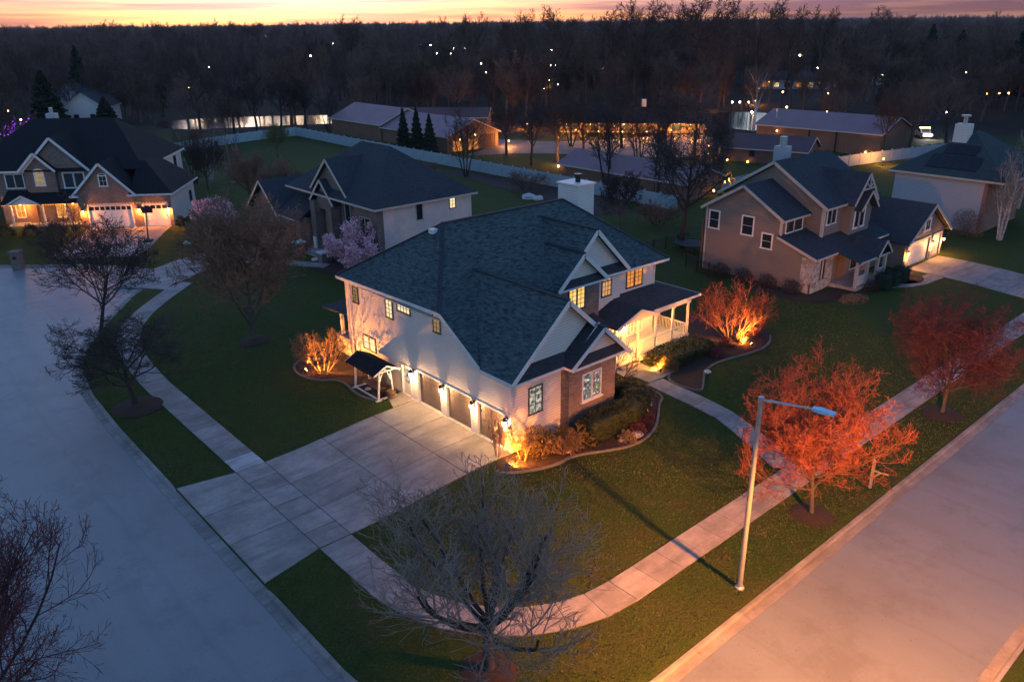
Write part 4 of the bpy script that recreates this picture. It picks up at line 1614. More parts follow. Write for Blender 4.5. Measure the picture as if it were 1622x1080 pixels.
rake_y(m, -7.16, 3.5, -0.43, 3.85, 7.45, 0.26)
rake_y(m, -13.4, 3.8, 3.17, 6.2, 9.95, 0.28)
rake_y(m, -15.4, 2.1, 2.87, 6.2, 8.3, 0.26)
rake_y(m, -16.9, 1.9, 1.17, 2.7, 3.75, 0.2)
fascia(m, (-4.0, -0.43, 3.85), (0.42, -0.43, 3.85))
fascia(m, (0.42, -0.4, 3.85), (0.42, 10.4, 3.85))
fascia(m, (-3.48, 4.5, 6.2), (-3.48, 19.9, 6.2))
fascia(m, (-24, 3.27, 6.2), (-16.9, 3.27, 6.2), 0.22)
m.box(-10.9, -10.0, -0.5, -0.1, 3.62, 3.82)
m.box(-4.6, -3.6, -0.5, -0.1, 3.62, 3.82)
m.poly([(-18.3, 1.35, 2.7), (-15.5, 1.35, 2.7), (-16.9, 1.35, 3.5)])
m.build('fascia', M['trim'], N0, False)
garage_door(N0, (-9.25, 0, -0.05), XP, YN, 4.7, 2.6, M['door_white'], 4, 4, M['trim'], False, M['glass'])
garage_door(N0, (-3.15, 0, -0.05), XP, YN, 2.6, 2.6, M['door_white'], 4, 2, M['trim'], False, M['glass'])
for x in (-9.85, -3.65, -0.28):
    lantern(N0, (x, 0, 2.05), YN, 60, (1.0, 0.28, 0.04), False, 1.5, 'bulb_orange')
window(N0, (-7.45, 0, 4.85), XP, YN, 0.75, 1.05, M['white_frame'], M['glass'], 2, 2, False, 0.12, True, True)
window(N0, (-15.85, 3.4, 4.5), XP, YN, 0.9, 1.5, M['white_frame'], M['win_dim'], 3, 4, False, 0.14, True, True)
double_window(N0, (-12.9, 3.9, 4.1), XP, YN, 2.2, 1.6, M['white_frame'], M['glass'], 1, 1, False, 0.16)
double_window(N0, (-19.4, 3.9, 4.2), XP, YN, 1.9, 1.5, M['white_frame'], M['glass'], 1, 1, False, 0.12)
window(N0, (0, 7.3, 1.4), YP, XP, 0.8, 1.2, wf, M['glass'], 1, 2, False)
window(N0, (-3.9, 12.0, 4.3), YP, XP, 0.9, 1.3, wf, M['glass'], 1, 2, False)
window(N0, (-3.9, 16.0, 4.3), YP, XP, 0.9, 1.3, wf, M['glass'], 1, 2, False)
m = MB()
for x in (-18.6, -15.1, -12.4, -10.6):
    m2 = MB().lathe((x, 1.9, 0.0), [(0.16, 0), (0.13, 0.1), (0.12, 2.4), (0.16, 2.55)], 8)
    m2.build('porch_column', M['trim_cream'], N0, False)
MB().box(-19.5, -10.3, 1.7, 3.9, -0.2, 0.1).build('porch_floor', M['concrete'], N0, False)
MB().box(-17.4, -16.4, 3.3, 3.39, 0.1, 2.3).build('front_door', M['wood'], N0, False)
for x in (-19.0, -14.2, -11.5):
    window(N0, (x, 3.9 if x != -14.2 else 3.4, 0.7), XP, YN, 0.9, 1.5, M['white_frame'], M['win_orange'], 2, 2, False)
for x in (-17.9, -12.0):
    MB().lathe((x, 2.7, 2.45), [(0.08, -0.1), (0.12, 0.0), (0.12, 0.1)], 8).build('porch_lamp', M['bulb_orange'], N0, False)
    light('porch_light', 'POINT', (x, 2.7, 2.1), 70, (1.0, 0.36, 0.07), N0, 0.1, local=True)
m = MB()
for i in range(34):                             # little lights along the porch eave
    m.box(-19.4 + i * 0.27, -19.34 + i * 0.27, 1.5, 1.56, 2.52, 2.58)
m.build('string_lights', M['string'], N0, False)
m = MB()
for i in range(26):
    m.box(-9.6 + i * 0.36, -9.54 + i * 0.36, -0.1, -0.04, 2.74, 2.8)
m.build('string_lights', M['string'], N0, False)
m = MB()
m.box(-17.6, -16.5, 13.2, 14.3, 9.0, 11.6)
c0 = m.build('chimney', M['siding_pale'], N0, False)
MB().tube((-17.05, 13.75, 11.6), (-17.05, 13.75, 12.3), 0.25, 0.25, 8).build('flue', M['galv'], c0, False)

# right neighbour: tan siding, stone corner, porch and garage
N2 = thing('house', 'tan siding house with stone corner, porch and gabled garage lit by lanterns', 'house', (61.5, 31.6, 0.42))
m = MB()
m.poly([(61.5, 42.6, 0.2), (61.5, 31.9, 0.2), (61.5, 31.9, 3.5), (61.5, 35.0, 4.75), (61.5, 42.6, 4.75)])
m.poly([(61.5, 42.6, 4.75), (61.5, 35.0, 4.75), (61.5, 35.0, 6.3), (61.5, 38.75, 8.5), (61.5, 42.6, 6.3)])
m.poly([(61.5, 35.0, 3.0), (66.0, 35.0, 3.0), (66.0, 35.0, 6.3), (61.5, 35.0, 6.3)])
m.poly([(65.6, 43.6, 0.2), (65.6, 33.4, 0.2), (65.6, 33.4, 6.9), (65.6, 38.5, 10.0), (65.6, 43.6, 6.9)])
m.poly([(65.6, 33.4, 0.2), (74.5, 33.4, 0.2), (74.5, 33.4, 6.9), (65.6, 33.4, 6.9)])
m.poly([(68.9, 32.6, 2.8), (72.6, 32.6, 2.8), (72.6, 32.6, 6.9), (70.75, 32.6, 9.0), (68.9, 32.6, 6.9)])
m.poly([(68.9, 33.4, 2.8), (68.9, 32.6, 2.8), (68.9, 32.6, 6.9), (68.9, 33.4, 6.9)])
m.poly([(61.5, 31.9, 0.2), (74.3, 31.9, 0.2), (74.3, 31.9, 3.6), (61.5, 31.9, 3.6)])
m.poly([(74.3, 38.0, 0.2), (74.3, 29.6, 0.2), (74.3, 29.6, 3.0), (74.3, 38.0, 3.0)])
m.poly([(74.5, 43, 0.2), (61.5, 43, 0.2), (61.5, 43, 5), (74.5, 43, 5)])
m.poly([(82.6, 29.6, 0.2), (82.6, 38, 0.2), (82.6, 38, 3), (82.6, 29.6, 3)])
m.poly([(74.3, 29.6, 3.0), (82.6, 29.6, 3.0), (78.45, 29.6, 5.6)])
wall_band(m, (74.3, 29.6, 0), XP, YN, 8.3, 0.2, 3.0, [(0.7, 5.3, 0.42, 2.6), (6.0, 7.9, 0.42, 2.6)])
m.build('wall', M['siding_tan'], N2)
m = MB()
m.box(61.42, 62.9, 31.72, 31.92, 0.2, 3.45)
m.box(61.4, 61.56, 31.7, 32.7, 0.2, 3.45)
m.box(63.9, 65.0, 31.72, 31.88, 0.2, 3.45)
m.box(61.4, 64.0, 31.66, 31.8, 0.2, 1.3)
m.build('stone_facing', M['stone'], N2)
m = MB()
for s in (-1, 1):
    m.slab([(61.1, 38.75, 8.75), (65.7, 38.75, 8.75), (65.7, 38.75 + s * 4.25, 6.25), (61.1, 38.75 + s * 4.25, 6.25)], 0.14)
    m.slab([(65.2, 38.5, 10.35), (74.9, 38.5, 10.35), (74.9, 38.5 + s * 5.6, 6.9), (65.2, 38.5 + s * 5.6, 6.9)], 0.15)
gable_y(m, 70.75, 2.2, 32.2, 37.0, 6.85, 9.4)
m.slab([(61.1, 31.2, 3.55), (74.4, 31.2, 3.55), (74.4, 35.05, 4.9), (61.1, 35.05, 4.9)], 0.13)
m.slab([(64.6, 29.1, 3.05), (70.2, 29.1, 3.05), (70.2, 31.4, 3.62), (64.6, 31.4, 3.62)], 0.12)
gable_y(m, 68.6, 1.25, 28.9, 31.6, 3.15, 4.35)
gable_y(m, 78.45, 4.7, 29.1, 39.0, 2.95, 5.95)
gable_y(m, 71.0, 1.6, 31.9, 36.0, 6.3, 7.9)
hip(m, 70.0, 80.0, 36.0, 44.0, 5.2, 8.0, 4.0, 'x')
m.build('roof', M['shingle_dark'], N2)
m = MB()
for s in (-1, 1):
    fascia(m, (61.06, 38.75, 8.75), (61.06, 38.75 + s * 4.25, 6.25), 0.24)
    fascia(m, (65.16, 38.5, 10.35), (65.16, 38.5 + s * 5.6, 6.9), 0.26)
rake_y(m, 70.75, 2.2, 32.17, 6.85, 9.4, 0.22)
rake_y(m, 68.6, 1.25, 28.86, 3.15, 4.35, 0.18)
rake_y(m, 78.45, 4.7, 29.06, 2.95, 5.95, 0.24)
rake_y(m, 71.0, 1.6, 31.86, 6.3, 7.9, 0.2)
fascia(m, (61.06, 35.05, 4.88), (61.06, 31.2, 3.55), 0.2)
fascia(m, (61.1, 31.17, 3.55), (74.0, 31.17, 3.55), 0.16)
fascia(m, (61.1, 34.47, 6.25), (65.3, 34.47, 6.25), 0.16)
fascia(m, (65.2, 32.87, 6.9), (69, 32.87, 6.9), 0.16)
fascia(m, (64.6, 29.07, 3.05), (70.2, 29.07, 3.05), 0.16)
m.bar((69.6, 32.1, 8.05), (71.9, 32.1, 8.05), 0.08, 0.14)
m.bar((70.75, 32.1, 8.05), (70.75, 32.1, 9.2), 0.08, 0.12)
m.bar((70.75, 32.1, 8.1), (70.1, 32.1, 8.6), 0.08, 0.1)
m.bar((70.75, 32.1, 8.1), (71.4, 32.1, 8.6), 0.08, 0.1)
m.box(65.45, 65.7, 33.3, 33.55, 3.8, 6.8)
m.box(61.45, 61.6, 34.9, 35.1, 4.8, 6.2)
m.box(61.46, 61.6, 42.5, 42.65, 0.2, 6.2)
m.build('fascia', M['trim_tan'], N2)
wt = M['white_frame']
window(N2, (61.5, 42.2, 4.4), YN, XN, 0.95, 1.5, wt, M['glass'], 1, 2, fw=0.12)
window(N2, (61.5, 38.75, 4.4), YN, XN, 1.05, 1.55, wt, M['glass'], 1, 2, fw=0.12)
window(N2, (61.5, 36.65, 3.55), YN, XN, 0.9, 1.2, wt, M['glass'], 1, 2, fw=0.12)
double_window(N2, (62.3, 35.0, 4.95), XP, YN, 2.6, 1.0, wt, M['glass'], 1, 1, fw=0.1)
double_window(N2, (66.2, 33.4, 5.3), XP, YN, 1.5, 1.2, wt, M['glass'], 1, 1, fw=0.1)
double_window(N2, (69.7, 32.6, 4.6), XP, YN, 1.7, 1.7, wt, M['glass'], 1, 1, fw=0.16)
double_window(N2, (62.9, 31.86, 1.2), XP, YN, 1.1, 1.9, wt, M['glass'], 1, 1, fw=0.08)
window(N2, (68.6, 31.9, 1.1), XP, YN, 2.4, 2.0, wt, M['glass'], 2, 1, fw=0.08)
window(N2, (78.0, 29.6, 3.5), XP, YN, 0.9, 0.9, wt, M['glass'], 2, 1, fw=0.2)
MB().box(66.2, 67.2, 31.82, 31.89, 0.8, 2.9).build('front_door', M['wood'], N2)
garage_door(N2, (75.0, 29.6, 0.42), XP, YN, 4.6, 2.18, M['door_white'], 4, 4, M['trim'])
garage_door(N2, (80.3, 29.6, 0.42), XP, YN, 1.9, 2.18, M['door_white'], 4, 2, M['trim'])
for x in (74.65, 79.95, 82.45):
    lantern(N2, (x, 29.6, 1.95), YN, 36, (1.0, 0.38, 0.08), True, 1.3, 'bulb_orange')
MB().box(74.2, 74.9, 29.42, 29.62, 0.2, 1.2).build('stone_facing', M['stone'], N2)
MB().box(79.65, 80.25, 29.42, 29.62, 0.2, 1.2).build('stone_facing', M['stone'], N2)
MB().box(64.7, 70.1, 29.3, 31.9, 0.2, 0.72).build('porch_floor', M['concrete'], N2)
for x in (64.9, 66.7, 68.6, 70.0):
    MB().box(x - 0.12, x + 0.12, 29.36, 29.6, 0.72, 2.98).build('porch_column', M['trim_tan'], N2)
for xa, xb in ((65.0, 66.6), (68.7, 69.9)):
    ro = MB().bar((xa, 29.48, 1.6), (xb, 29.48, 1.6), 0.08, 0.07).build('railing', M['trim'], N2)
    MB().bar((xa, 29.48, 0.85), (xb, 29.48, 0.85), 0.07, 0.06).build('bottom_rail', M['trim'], ro)
    bm_ = MB().box(-0.02, 0.02, -0.02, 0.02, 0, 0.72).mesh('baluster', M['trim'])
    n = int((xb - xa) / 0.14)
    for i in range(1, n):
        bo = link('baluster', bm_, ro)
        bo.location = (xa + (xb - xa) * i / n, 29.48, 0.87)
m = MB()
m.box(71.8, 73.0, 41.4, 42.6, 6, 10.6)
c2 = m.build('chimney', M['siding_pale'], N2)
MB().tube((72.4, 42.0, 10.6), (72.4, 42.0, 11.5), 0.35, 0.35, 10).build('flue', M['galv'], c2)

# house beyond with the solar panels
N3 = thing('house', 'pale sided house with green hip roof, solar panels and white chimney', 'house', (93.5, 30.3, 0.42))
m = MB()
walls(m, 93.5, 103.5, 30.3, 39.8, 0.2, 6.1)
m.build('wall', M['siding_pale'], N3)
m = MB()
m.box(93.44, 104, 29.9, 30.29, 0.2, 6.05)
m.build('brick_wall', M['brick_red'], N3)
m = MB()
hip(m, 93.0, 107.0, 28.2, 40.4, 6.1, 10.3, 6.4, 'x')
m.build('roof', M['shingle_green'], N3)
m = MB()
eaves(m, 92.98, 107, 28.18, 40.42, 6.1, 0.22)
m.build('fascia', M['trim_tan'], N3)
sl3 = (10.3 - 6.1) / 6.4
for (ya, yb, xa, xb) in ((31.6, 36.9, 93.9, 95.7), (32.6, 36.0, 95.9, 97.2)):
    ncol = int((yb - ya) / 0.85)
    for i in range(ncol):
        a, b = ya + (yb - ya) * i / ncol + 0.012, ya + (yb - ya) * (i + 1) / ncol - 0.012
        za, zb = 6.1 + (xa - 93) * sl3 + 0.12, 6.1 + (xb - 93) * sl3 + 0.12
        MB().slab([(xa, a, za), (xb, a, zb), (xb, b, zb), (xa, b, za)], 0.05).build('solar_panel', M['solar'], N3)
m = MB()
m.box(97.6, 98.9, 34.4, 35.9, 7.5, 11.1)
c3 = m.build('chimney', M['siding_white'], N3)
MB().tube((98.2, 35.1, 11.1), (98.2, 35.1, 11.9), 0.22, 0.22, 10).build('flue', M['galv'], c3)
MB().tube((98.2, 35.1, 11.9), (98.2, 35.1, 12.05), 0.5, 0.5, 10).build('flue_cowl', M['galv'], c3)

# white house and small blue garage far left, behind the brick house
def plain_house(label, P, rz, w, d, ze, zp, wm, rm, cat='house', name='house', windows=(), lit=None, group=None):
    """small gabled building: ridge along local y, front at y=0 facing -y"""
    E = thing(name, label, cat, P, rz, group)
    m = MB()
    walls(m, -w / 2, w / 2, 0, d, -0.3, ze)
    m.poly([(-w / 2, 0, ze), (w / 2, 0, ze), (0, 0, zp - 0.15)])
    m.poly([(w / 2, d, ze), (-w / 2, d, ze), (0, d, zp - 0.15)])
    m.build('wall', wm, E, False)
    m = MB()
    o = 0.4
    zd = (zp - ze) / (w / 2) * o
    for s in (-1, 1):
        m.slab([(0, -o, zp), (0, d + o, zp), (s * (w / 2 + o), d + o, ze - zd), (s * (w / 2 + o), -o, ze - zd)], 0.14)
    m.build('roof', rm, E, False)
    m = MB()
    rake_y(m, 0, w / 2 + o, -o - 0.03, ze - zd, zp, 0.2)
    for s in (-1, 1):
        fascia(m, (s * (w / 2 + o + 0.03), -o, ze - zd), (s * (w / 2 + o + 0.03), d + o, ze - zd), 0.2)
    m.build('fascia', M['trim_tan'], E, False)
    for (side, a, z, ww, hh, mt) in windows:
        if side == 'f':
            window(E, (a, 0, z), XP, YN, ww, hh, wf, M[mt], 2, 2, False)
        elif side == 'l':
            window(E, (-w / 2, a, z), YN, XN, ww, hh, wf, M[mt], 2, 2, False)
        else:
            window(E, (w / 2, a, z), YP, XP, ww, hh, wf, M[mt], 2, 2, False)
    return E


fp = gp(138, 199)
plain_house('small white gabled house among conifers behind the dark brick house', (fp.x, fp.y, 0.4), -0.55, 9, 13, 4.2, 7.4, M['siding_white'], M['shingle_dark'],
            windows=(('f', -2.4, 1.2, 1.0, 1.3, 'glass'), ('f', 1.2, 1.2, 1.0, 1.3, 'glass')))
fp = gp(112, 168)
plain_house('grey roofed pale house deeper in the wood above the white one', (fp.x, fp.y, 0.4), -1.2, 8, 12, 3.6, 6.2, M['siding_pale'], M['shingle_dark'], windows=(('l', 6, 1.2, 1.2, 1.2, 'glass'),))

# ---------------------------------------------------------------- farm buildings behind
def far_lights(E, pts, power, col=AMBER, mat='bulb_orange', r=0.14):
    for p in pts:
        MB().lathe(p, [(r * 0.6, -r), (r, 0), (r * 0.6, r)], 8).build('lamp', M[mat], E, False)
        if power:
            light('lamp_light', 'POINT', tuple(p), power * 4.0, col, E, 0.12, local=True)


b1 = plain_house('long brown barn with mauve roof and arched amber-lit entrance in its gable', (94, 117, 0.3), 0, 12, 21, 3.1, 5.6, M['barn_wall'], M['barn_roof'], 'barn', 'barn')
for x in (-5.2, -1.6):
    w_x = 3.0
    m = MB()
    m.box(x, x + w_x, -0.12, -0.05, -0.2, 2.3)
    d = m.build('barn_door', M['wood'], b1, False)
    MB().box(x + 0.4, x + w_x - 0.4, -0.15, -0.12, 0.2, 2.0).build('pane', M['win_orange'], d, False)
far_lights(b1, [(-3.7, -0.9, 2.3), (-0.1, -0.7, 2.8)], 160)
for i in range(8):
    MB().box(2.0 + i * 0.45, 2.06 + i * 0.45, -0.1, -0.02, -0.2, 2.6).build('batten', M['wood'], b1, False)
b1b = plain_house('taller brown shed with mauve roof joined behind the arched barn', (94, 138.1, 0.3), 0, 12.6, 19, 3.5, 6.1, M['barn_wall'], M['barn_roof'], 'barn', 'barn')
b2 = plain_house('long brown barn with pale mauve roof and lit door on the right', (143.5, 62, 0.3), 0.05, 13, 23, 3.9, 6.1, M['barn_wall'], M['barn_roof'], 'barn', 'barn')
m = MB()
for y in (20.5, 17.6):
    MB().box(-6.62, -6.54, y - 2.4, y, 0, 2.6).build('barn_door', M['wood'], b2, False)
far_lights(b2, [(-7.0, 18.6, 2.9)], 200, (1, .5, .12))
far_lights(b2, [(-7.0, 2.0, 0.7), (-7.0, -0.6, 0.7)], 30)
MB().tube((-5.0, 20, 5.0), (-5.0, 20, 6.6), 0.15, 0.15, 8).build('flue', M['galv'], b2, False)
for y in (7.5, 12.5):
    MB().box(-6.6, -6.52, y, y + 0.25, -0.2, 3.8).build('downpipe', M['black_metal'], b2, False)
b3 = plain_house('low russet barn with maroon roof in front of the long mauve barn', (123.3, 66.2, 0.3), 0.277, 8, 13, 2.5, 4.2, M['barn_red'], M['barn_roof_red'], 'barn', 'barn',
                 windows=(('l', 9, 1.1, 0.8, 0.8, 'glass'), ('l', 4.6, 1.1, 0.8, 0.8, 'glass'), ('f', -1.8, 1.3, 0.8, 0.6, 'glass'), ('f', 0.9, 1.3, 0.8, 0.6, 'glass')))
far_lights(b3, [(-4.6, 3.2, 0.25), (-4.6, 9.0, 0.25), (-4.6, 12.4, 0.3)], 26)
b4 = plain_house('dark brown shed with grey roof behind the white fence and bare trees', (88.5, 62, 0.3), 0, 8, 23, 2.5, 4.1, M['barn_wall'], M['barn_roof'], 'barn', 'barn')
far_lights(b4, [(1.0, -0.8, 0.9)], 40)
far_lights(b4, [(-4.4, 22.8, 2.0)], 30)
b5 = plain_house('low brown house with dull red roof and lamp beyond the arched barn', (118, 141, 0.3), 0.75, 8, 20, 2.8, 4.4, M['barn_wall'], M['barn_roof_red'], 'house', 'house',
                 windows=(('l', 4.0, 0.8, 1.0, 1.3, 'win_orange'), ('l', 6.4, 0.8, 1.4, 1.3, 'win_dim'), ('l', 14, 0.8, 1.2, 1.0, 'glass')))
far_lights(b5, [(-4.4, 9.3, 1.9)], 90)
far_lights(b5, [(-4.6, 3.0, 0.3)], 30)
b6 = plain_house('long low farmhouse whose porch is hung with amber lights', (146, 104, 0.3), 0.72, 10, 30, 2.9, 5.2, M['siding_brown'], M['shingle_black'], 'house', 'house',
                 windows=tuple(('l', 3 + 3.6 * i, 0.7, 1.8, 1.5, 'win_orange' if i % 3 != 1 else 'win_dim') for i in range(8)))
m = MB()
m.slab([(-7.4, -0.5, 2.3), (-7.4, 30, 2.3), (-4.8, 30, 3.0), (-4.8, -0.5, 3.0)], 0.1)
m.build('porch_roof', M['shingle_black'], b6, False)
for i in range(9):
    MB().box(-7.3, -7.1, 0.2 + i * 3.6, 0.4 + i * 3.6, -0.2, 2.25).build('porch_post', M['wood'], b6, False)
rs = random.Random(5)
m = MB()
for i in range(120):
    y = rs.uniform(0, 30)
    z = rs.choice([2.15, 2.15, 0.5, 1.2, 0.2])
    x = -7.45 - (rs.uniform(0.0, 7.5) if z < 0.4 else 0)
    m.box(x, x + 0.13, y, y + 0.13, z, z + 0.13)
m.build('string_lights', M['string'], b6, False)
far_lights(b6, [(-6.2, 3, 1.9), (-6.2, 9.5, 1.9), (-6.2, 16.5, 1.9), (-6.2, 23.5, 1.9), (-6.2, 28.5, 1.9)], 34, (1.0, 0.4, 0.1), r=0.12)
MB().box(-0.6, 0.6, 12, 13, 4.5, 6.4).build('chimney', M['siding_pale'], b6, False)
b7 = plain_house('distant two storey house with rows of amber windows deep in the wood', (203, 208, 0.3), 0.75, 10, 18, 5.0, 7.6, M['siding_brown'], M['shingle_black'], 'house', 'house',
                 windows=tuple(('l', 2 + 2.4 * i, 0.8, 1.5, 1.3, 'win_orange') for i in range(7)) + tuple(('l', 3 + 4.2 * i, 3.4, 1.3, 1.2, 'win_orange' if i != 2 else 'glass') for i in range(4)))
far_lights(b7, [(-5.6, 4, 2.4), (-5.6, 10, 2.4), (-5.6, 16, 2.4)], 120)
b8 = plain_house('far pale ranch house with lit windows across the farm pond', (268, 138, 0.3), 0.55, 10, 26, 3.0, 5.4, M['siding_pale'], M['shingle_dark'], 'house', 'house',
                 windows=tuple(('l', 2.6 + 3.6 * i, 0.8, 1.8, 1.4, ('win_orange', 'glass', 'win_cream')[i % 3]) for i in range(7)))
far_lights(b8, [(-6.0, 6, 2.2), (-6.0, 22, 2.4), (-7.5, 25, 0.5)], 150)
b9 = plain_house('small white house with a bright gable lamp right of the far ranch house', (300, 128, 0.3), 0.4, 9, 12, 4.2, 6.8, M['siding_white'], M['shingle_dark'], 'house', 'house', windows=(('l', 4, 1, 1.2, 1.3, 'glass'),))
far_lights(b9, [(-5.0, 9, 3.4)], 260, (1, .75, .5), 'bulb')

# ---------------------------------------------------------------- fences
def vinyl_fence(label, pts, hgt_=1.75, span=2.4):
    E = thing('fence', label, 'fence', (pts[0][0], pts[0][1], 0.4))
    o = Vector((pts[0][0], pts[0][1], 0.4))
    pm = MB()
    pm.box(-0.07, 0.07, -0.07, 0.07, -0.3, hgt_ + 0.1)
    pm.hexa([(-0.1, -0.1, hgt_ + 0.1), (0.1, -0.1, hgt_ + 0.1), (0.1, 0.1, hgt_ + 0.1), (-0.1, 0.1, hgt_ + 0.1)], [(-0.02, -0.02, hgt_ + 0.22), (0.02, -0.02, hgt_ + 0.22), (0.02, 0.02, hgt_ + 0.22), (-0.02, 0.02, hgt_ + 0.22)])
    post = pm.mesh('post', M['vinyl'])
    panels = {}
    first = True
    for a, b in zip(pts, pts[1:]):
        a, b = Vector(a), Vector(b)
        n = max(1, round((b - a).length / span))
        L = (b - a).length / n
        key = round(L, 3)
        if key not in panels:
            q = MB()
            q.box(0.07, L - 0.07, -0.03, 0.03, 0.03, 0.15)
            q.box(0.07, L - 0.07, -0.03, 0.03, hgt_ - 0.12, hgt_)
            k = int((L - 0.14) / 0.16)
            for i in range(k):
                x0 = 0.07 + (L - 0.14) * i / k
                q.box(x0 + 0.004, x0 + (L - 0.14) / k - 0.004, -0.014, 0.014, 0.15, hgt_ - 0.12)
            panels[key] = q.mesh('panel', M['vinyl'])
        ang = math.atan2((b - a).y, (b - a).x)
        for i in range(n + 1):
            p = a.lerp(b, i / n)
            if i or first:
                po = link('post', post, E)
                po.location = (p.x - o.x, p.y - o.y, 0)
                po.rotation_euler.z = ang
            if i < n:
                pa = link('panel', panels[key], E)
                pa.location = (p.x - o.x, p.y - o.y, 0)
                pa.rotation_euler.z = ang
        first = False
    return E


vinyl_fence('white vinyl fence curving round the lawn before the left pond', [(52, 153), (62, 156.3), (72, 158.7), (80.2, 159), (79.7, 138.5)])
vinyl_fence('straight white vinyl fence along the back of the gardens beside the brown sheds', [(79.7, 138.4), (79.6, 100), (79.4, 59.5)], span=2.6)
vinyl_fence('white vinyl fence slanting down behind the tan house from the mauve barn', [(116, 61.6), (127, 60), (146.5, 55.5), (158, 53)], span=2.6)


def iron_fence(label, pts, h=1.3):
    E = thing('fence', label, 'fence', (pts[0][0], pts[0][1], 0.42))
    o = Vector((pts[0][0], pts[0][1], 0))
    for a, b in zip(pts, pts[1:]):
        a, b = Vector(a) - o.xy, Vector(b) - o.xy
        n = max(1, round((b - a).length / 1.9))
        for i in range(n):
            p, q = a.lerp(b, i / n), a.lerp(b, (i + 1) / n)
            MB().box(p.x - 0.04, p.x + 0.04, p.y - 0.04, p.y + 0.04, 0, h + 0.1).build('post', M['black_metal'], E, False)
            m = MB()
            for z in (0.15, h - 0.2, h - 0.02):
                m.bar((p.x, p.y, z), (q.x, q.y, z), 0.03, 0.035)
            k = 12
            for j in range(1, k):
                r = p.lerp(q, j / k)
                m.box(r.x - 0.011, r.x + 0.011, r.y - 0.011, r.y + 0.011, 0.1, h)
            m.build('panel', M['black_metal'], E, False)
    return E


iron_fence('black iron fence round the garden behind the white house', [(60.5, 43.8), (58.6, 38.6)])
iron_fence('black iron fence crossing the lawn behind the chimney', [(50, 50), (58.5, 49.2), (68, 49)])

# ---------------------------------------------------------------- street furniture
def batwing(L):
    """street luminaire: more light thrown sideways than straight down"""
    L.use_nodes = True
    t = L.node_tree
    em = [n for n in t.nodes if n.type == 'EMISSION'][0]
    tc = t.nodes.new('ShaderNodeTexCoord')
    sx = t.nodes.new('ShaderNodeSeparateXYZ')
    t.links.new(tc.outputs['Normal'], sx.inputs[0])
    c = math_(t, 'MAXIMUM', math_(t, 'ABSOLUTE', sx.outputs['Z']), 0.12)
    s = math_(t, 'MINIMUM', math_(t, 'POWER', c, -2.2), 4.5)
    t.links.new(s, em.inputs['Strength'])


def street_lamp(label, P, d, lit=False, pole_h=8.75, arm=2.9):
    E = thing('street_lamp', label, 'street lamp', P, 0, None)
    d = Vector(d).normalized()
    m = MB()
    m.tube((0, 0, 0), (0, 0, pole_h), 0.115, 0.085, 12)
    m.lathe((0, 0, -0.05), [(0.2, 0), (0.2, 0.1), (0.13, 0.16)], 12)
    m.build('pole', M['galv'], E, False)
    m = MB()
    tip = d * arm + V(0, 0, pole_h + 0.12)
    m.tube((0, 0, pole_h - 0.06), tuple(tip), 0.06, 0.045, 8)
    m.tube((0, 0, pole_h - 0.15), (0, 0, pole_h + 0.06), 0.11, 0.11, 10)
    m.build('arm', M['galv'], E, False)
    s = Z3.cross(d)
    m = MB()
    a, b = tip - d * 0.05, tip + d * 0.75
    for (p, q, w0, w1, h0, h1_) in ((a, a + d * 0.25, 0.10, 0.17, 0.10, 0.12), (a + d * 0.25, b, 0.17, 0.13, 0.12, 0.07)):
        m.hexa([p - s * w0 - Z3 * 0.05, p - s * w0 + Z3 * h0 * 0.6, p + s * w0 + Z3 * h0 * 0.6, p + s * w0 - Z3 * 0.05],
               [q - s * w1 - Z3 * 0.05, q - s * w1 + Z3 * h1_ * 0.6, q + s * w1 + Z3 * h1_ * 0.6, q + s * w1 - Z3 * 0.05])
    hd = m.build('lamp_head', M['lamp_head'], E, False)
    m = MB()
    c = tip + d * 0.45
    m.hexa([c - d * 0.2 - s * 0.1 - Z3 * 0.08, c + d * 0.2 - s * 0.1 - Z3 * 0.08, c + d * 0.2 + s * 0.1 - Z3 * 0.08, c - d * 0.2 + s * 0.1 - Z3 * 0.08],
           [c - d * 0.22 - s * 0.12 - Z3 * 0.051, c + d * 0.22 - s * 0.12 - Z3 * 0.051, c + d * 0.22 + s * 0.12 - Z3 * 0.051, c - d * 0.22 + s * 0.12 - Z3 * 0.051])
    m.build('lens', M['bulb_orange'] if lit else M['glass'], hd, False)
    if lit:
        light('street_light', 'SPOT', tuple(c - Z3 * 0.2), lit, (1.0, 0.31, 0.045), E, 0.35, tuple(c - Z3 * 5 + V(1.4, 0, 0)), math.radians(160), 0.3, local=True)
        batwing(bpy.data.lights[-1] if False else [o for o in E.children if o.type == 'LIGHT'][0].data)
    return E


sl1 = street_lamp('tall galvanised street lamp with sky-tinted head standing in the verge', (25.05, 14.25, 0.0), (0.2, -1, 0), arm=1.95)
sl2 = street_lamp('lit street lamp across the road from the corner house', (23.5, 2.9, 0.0), (0.05, 1, 0), lit=2000, arm=0.9)


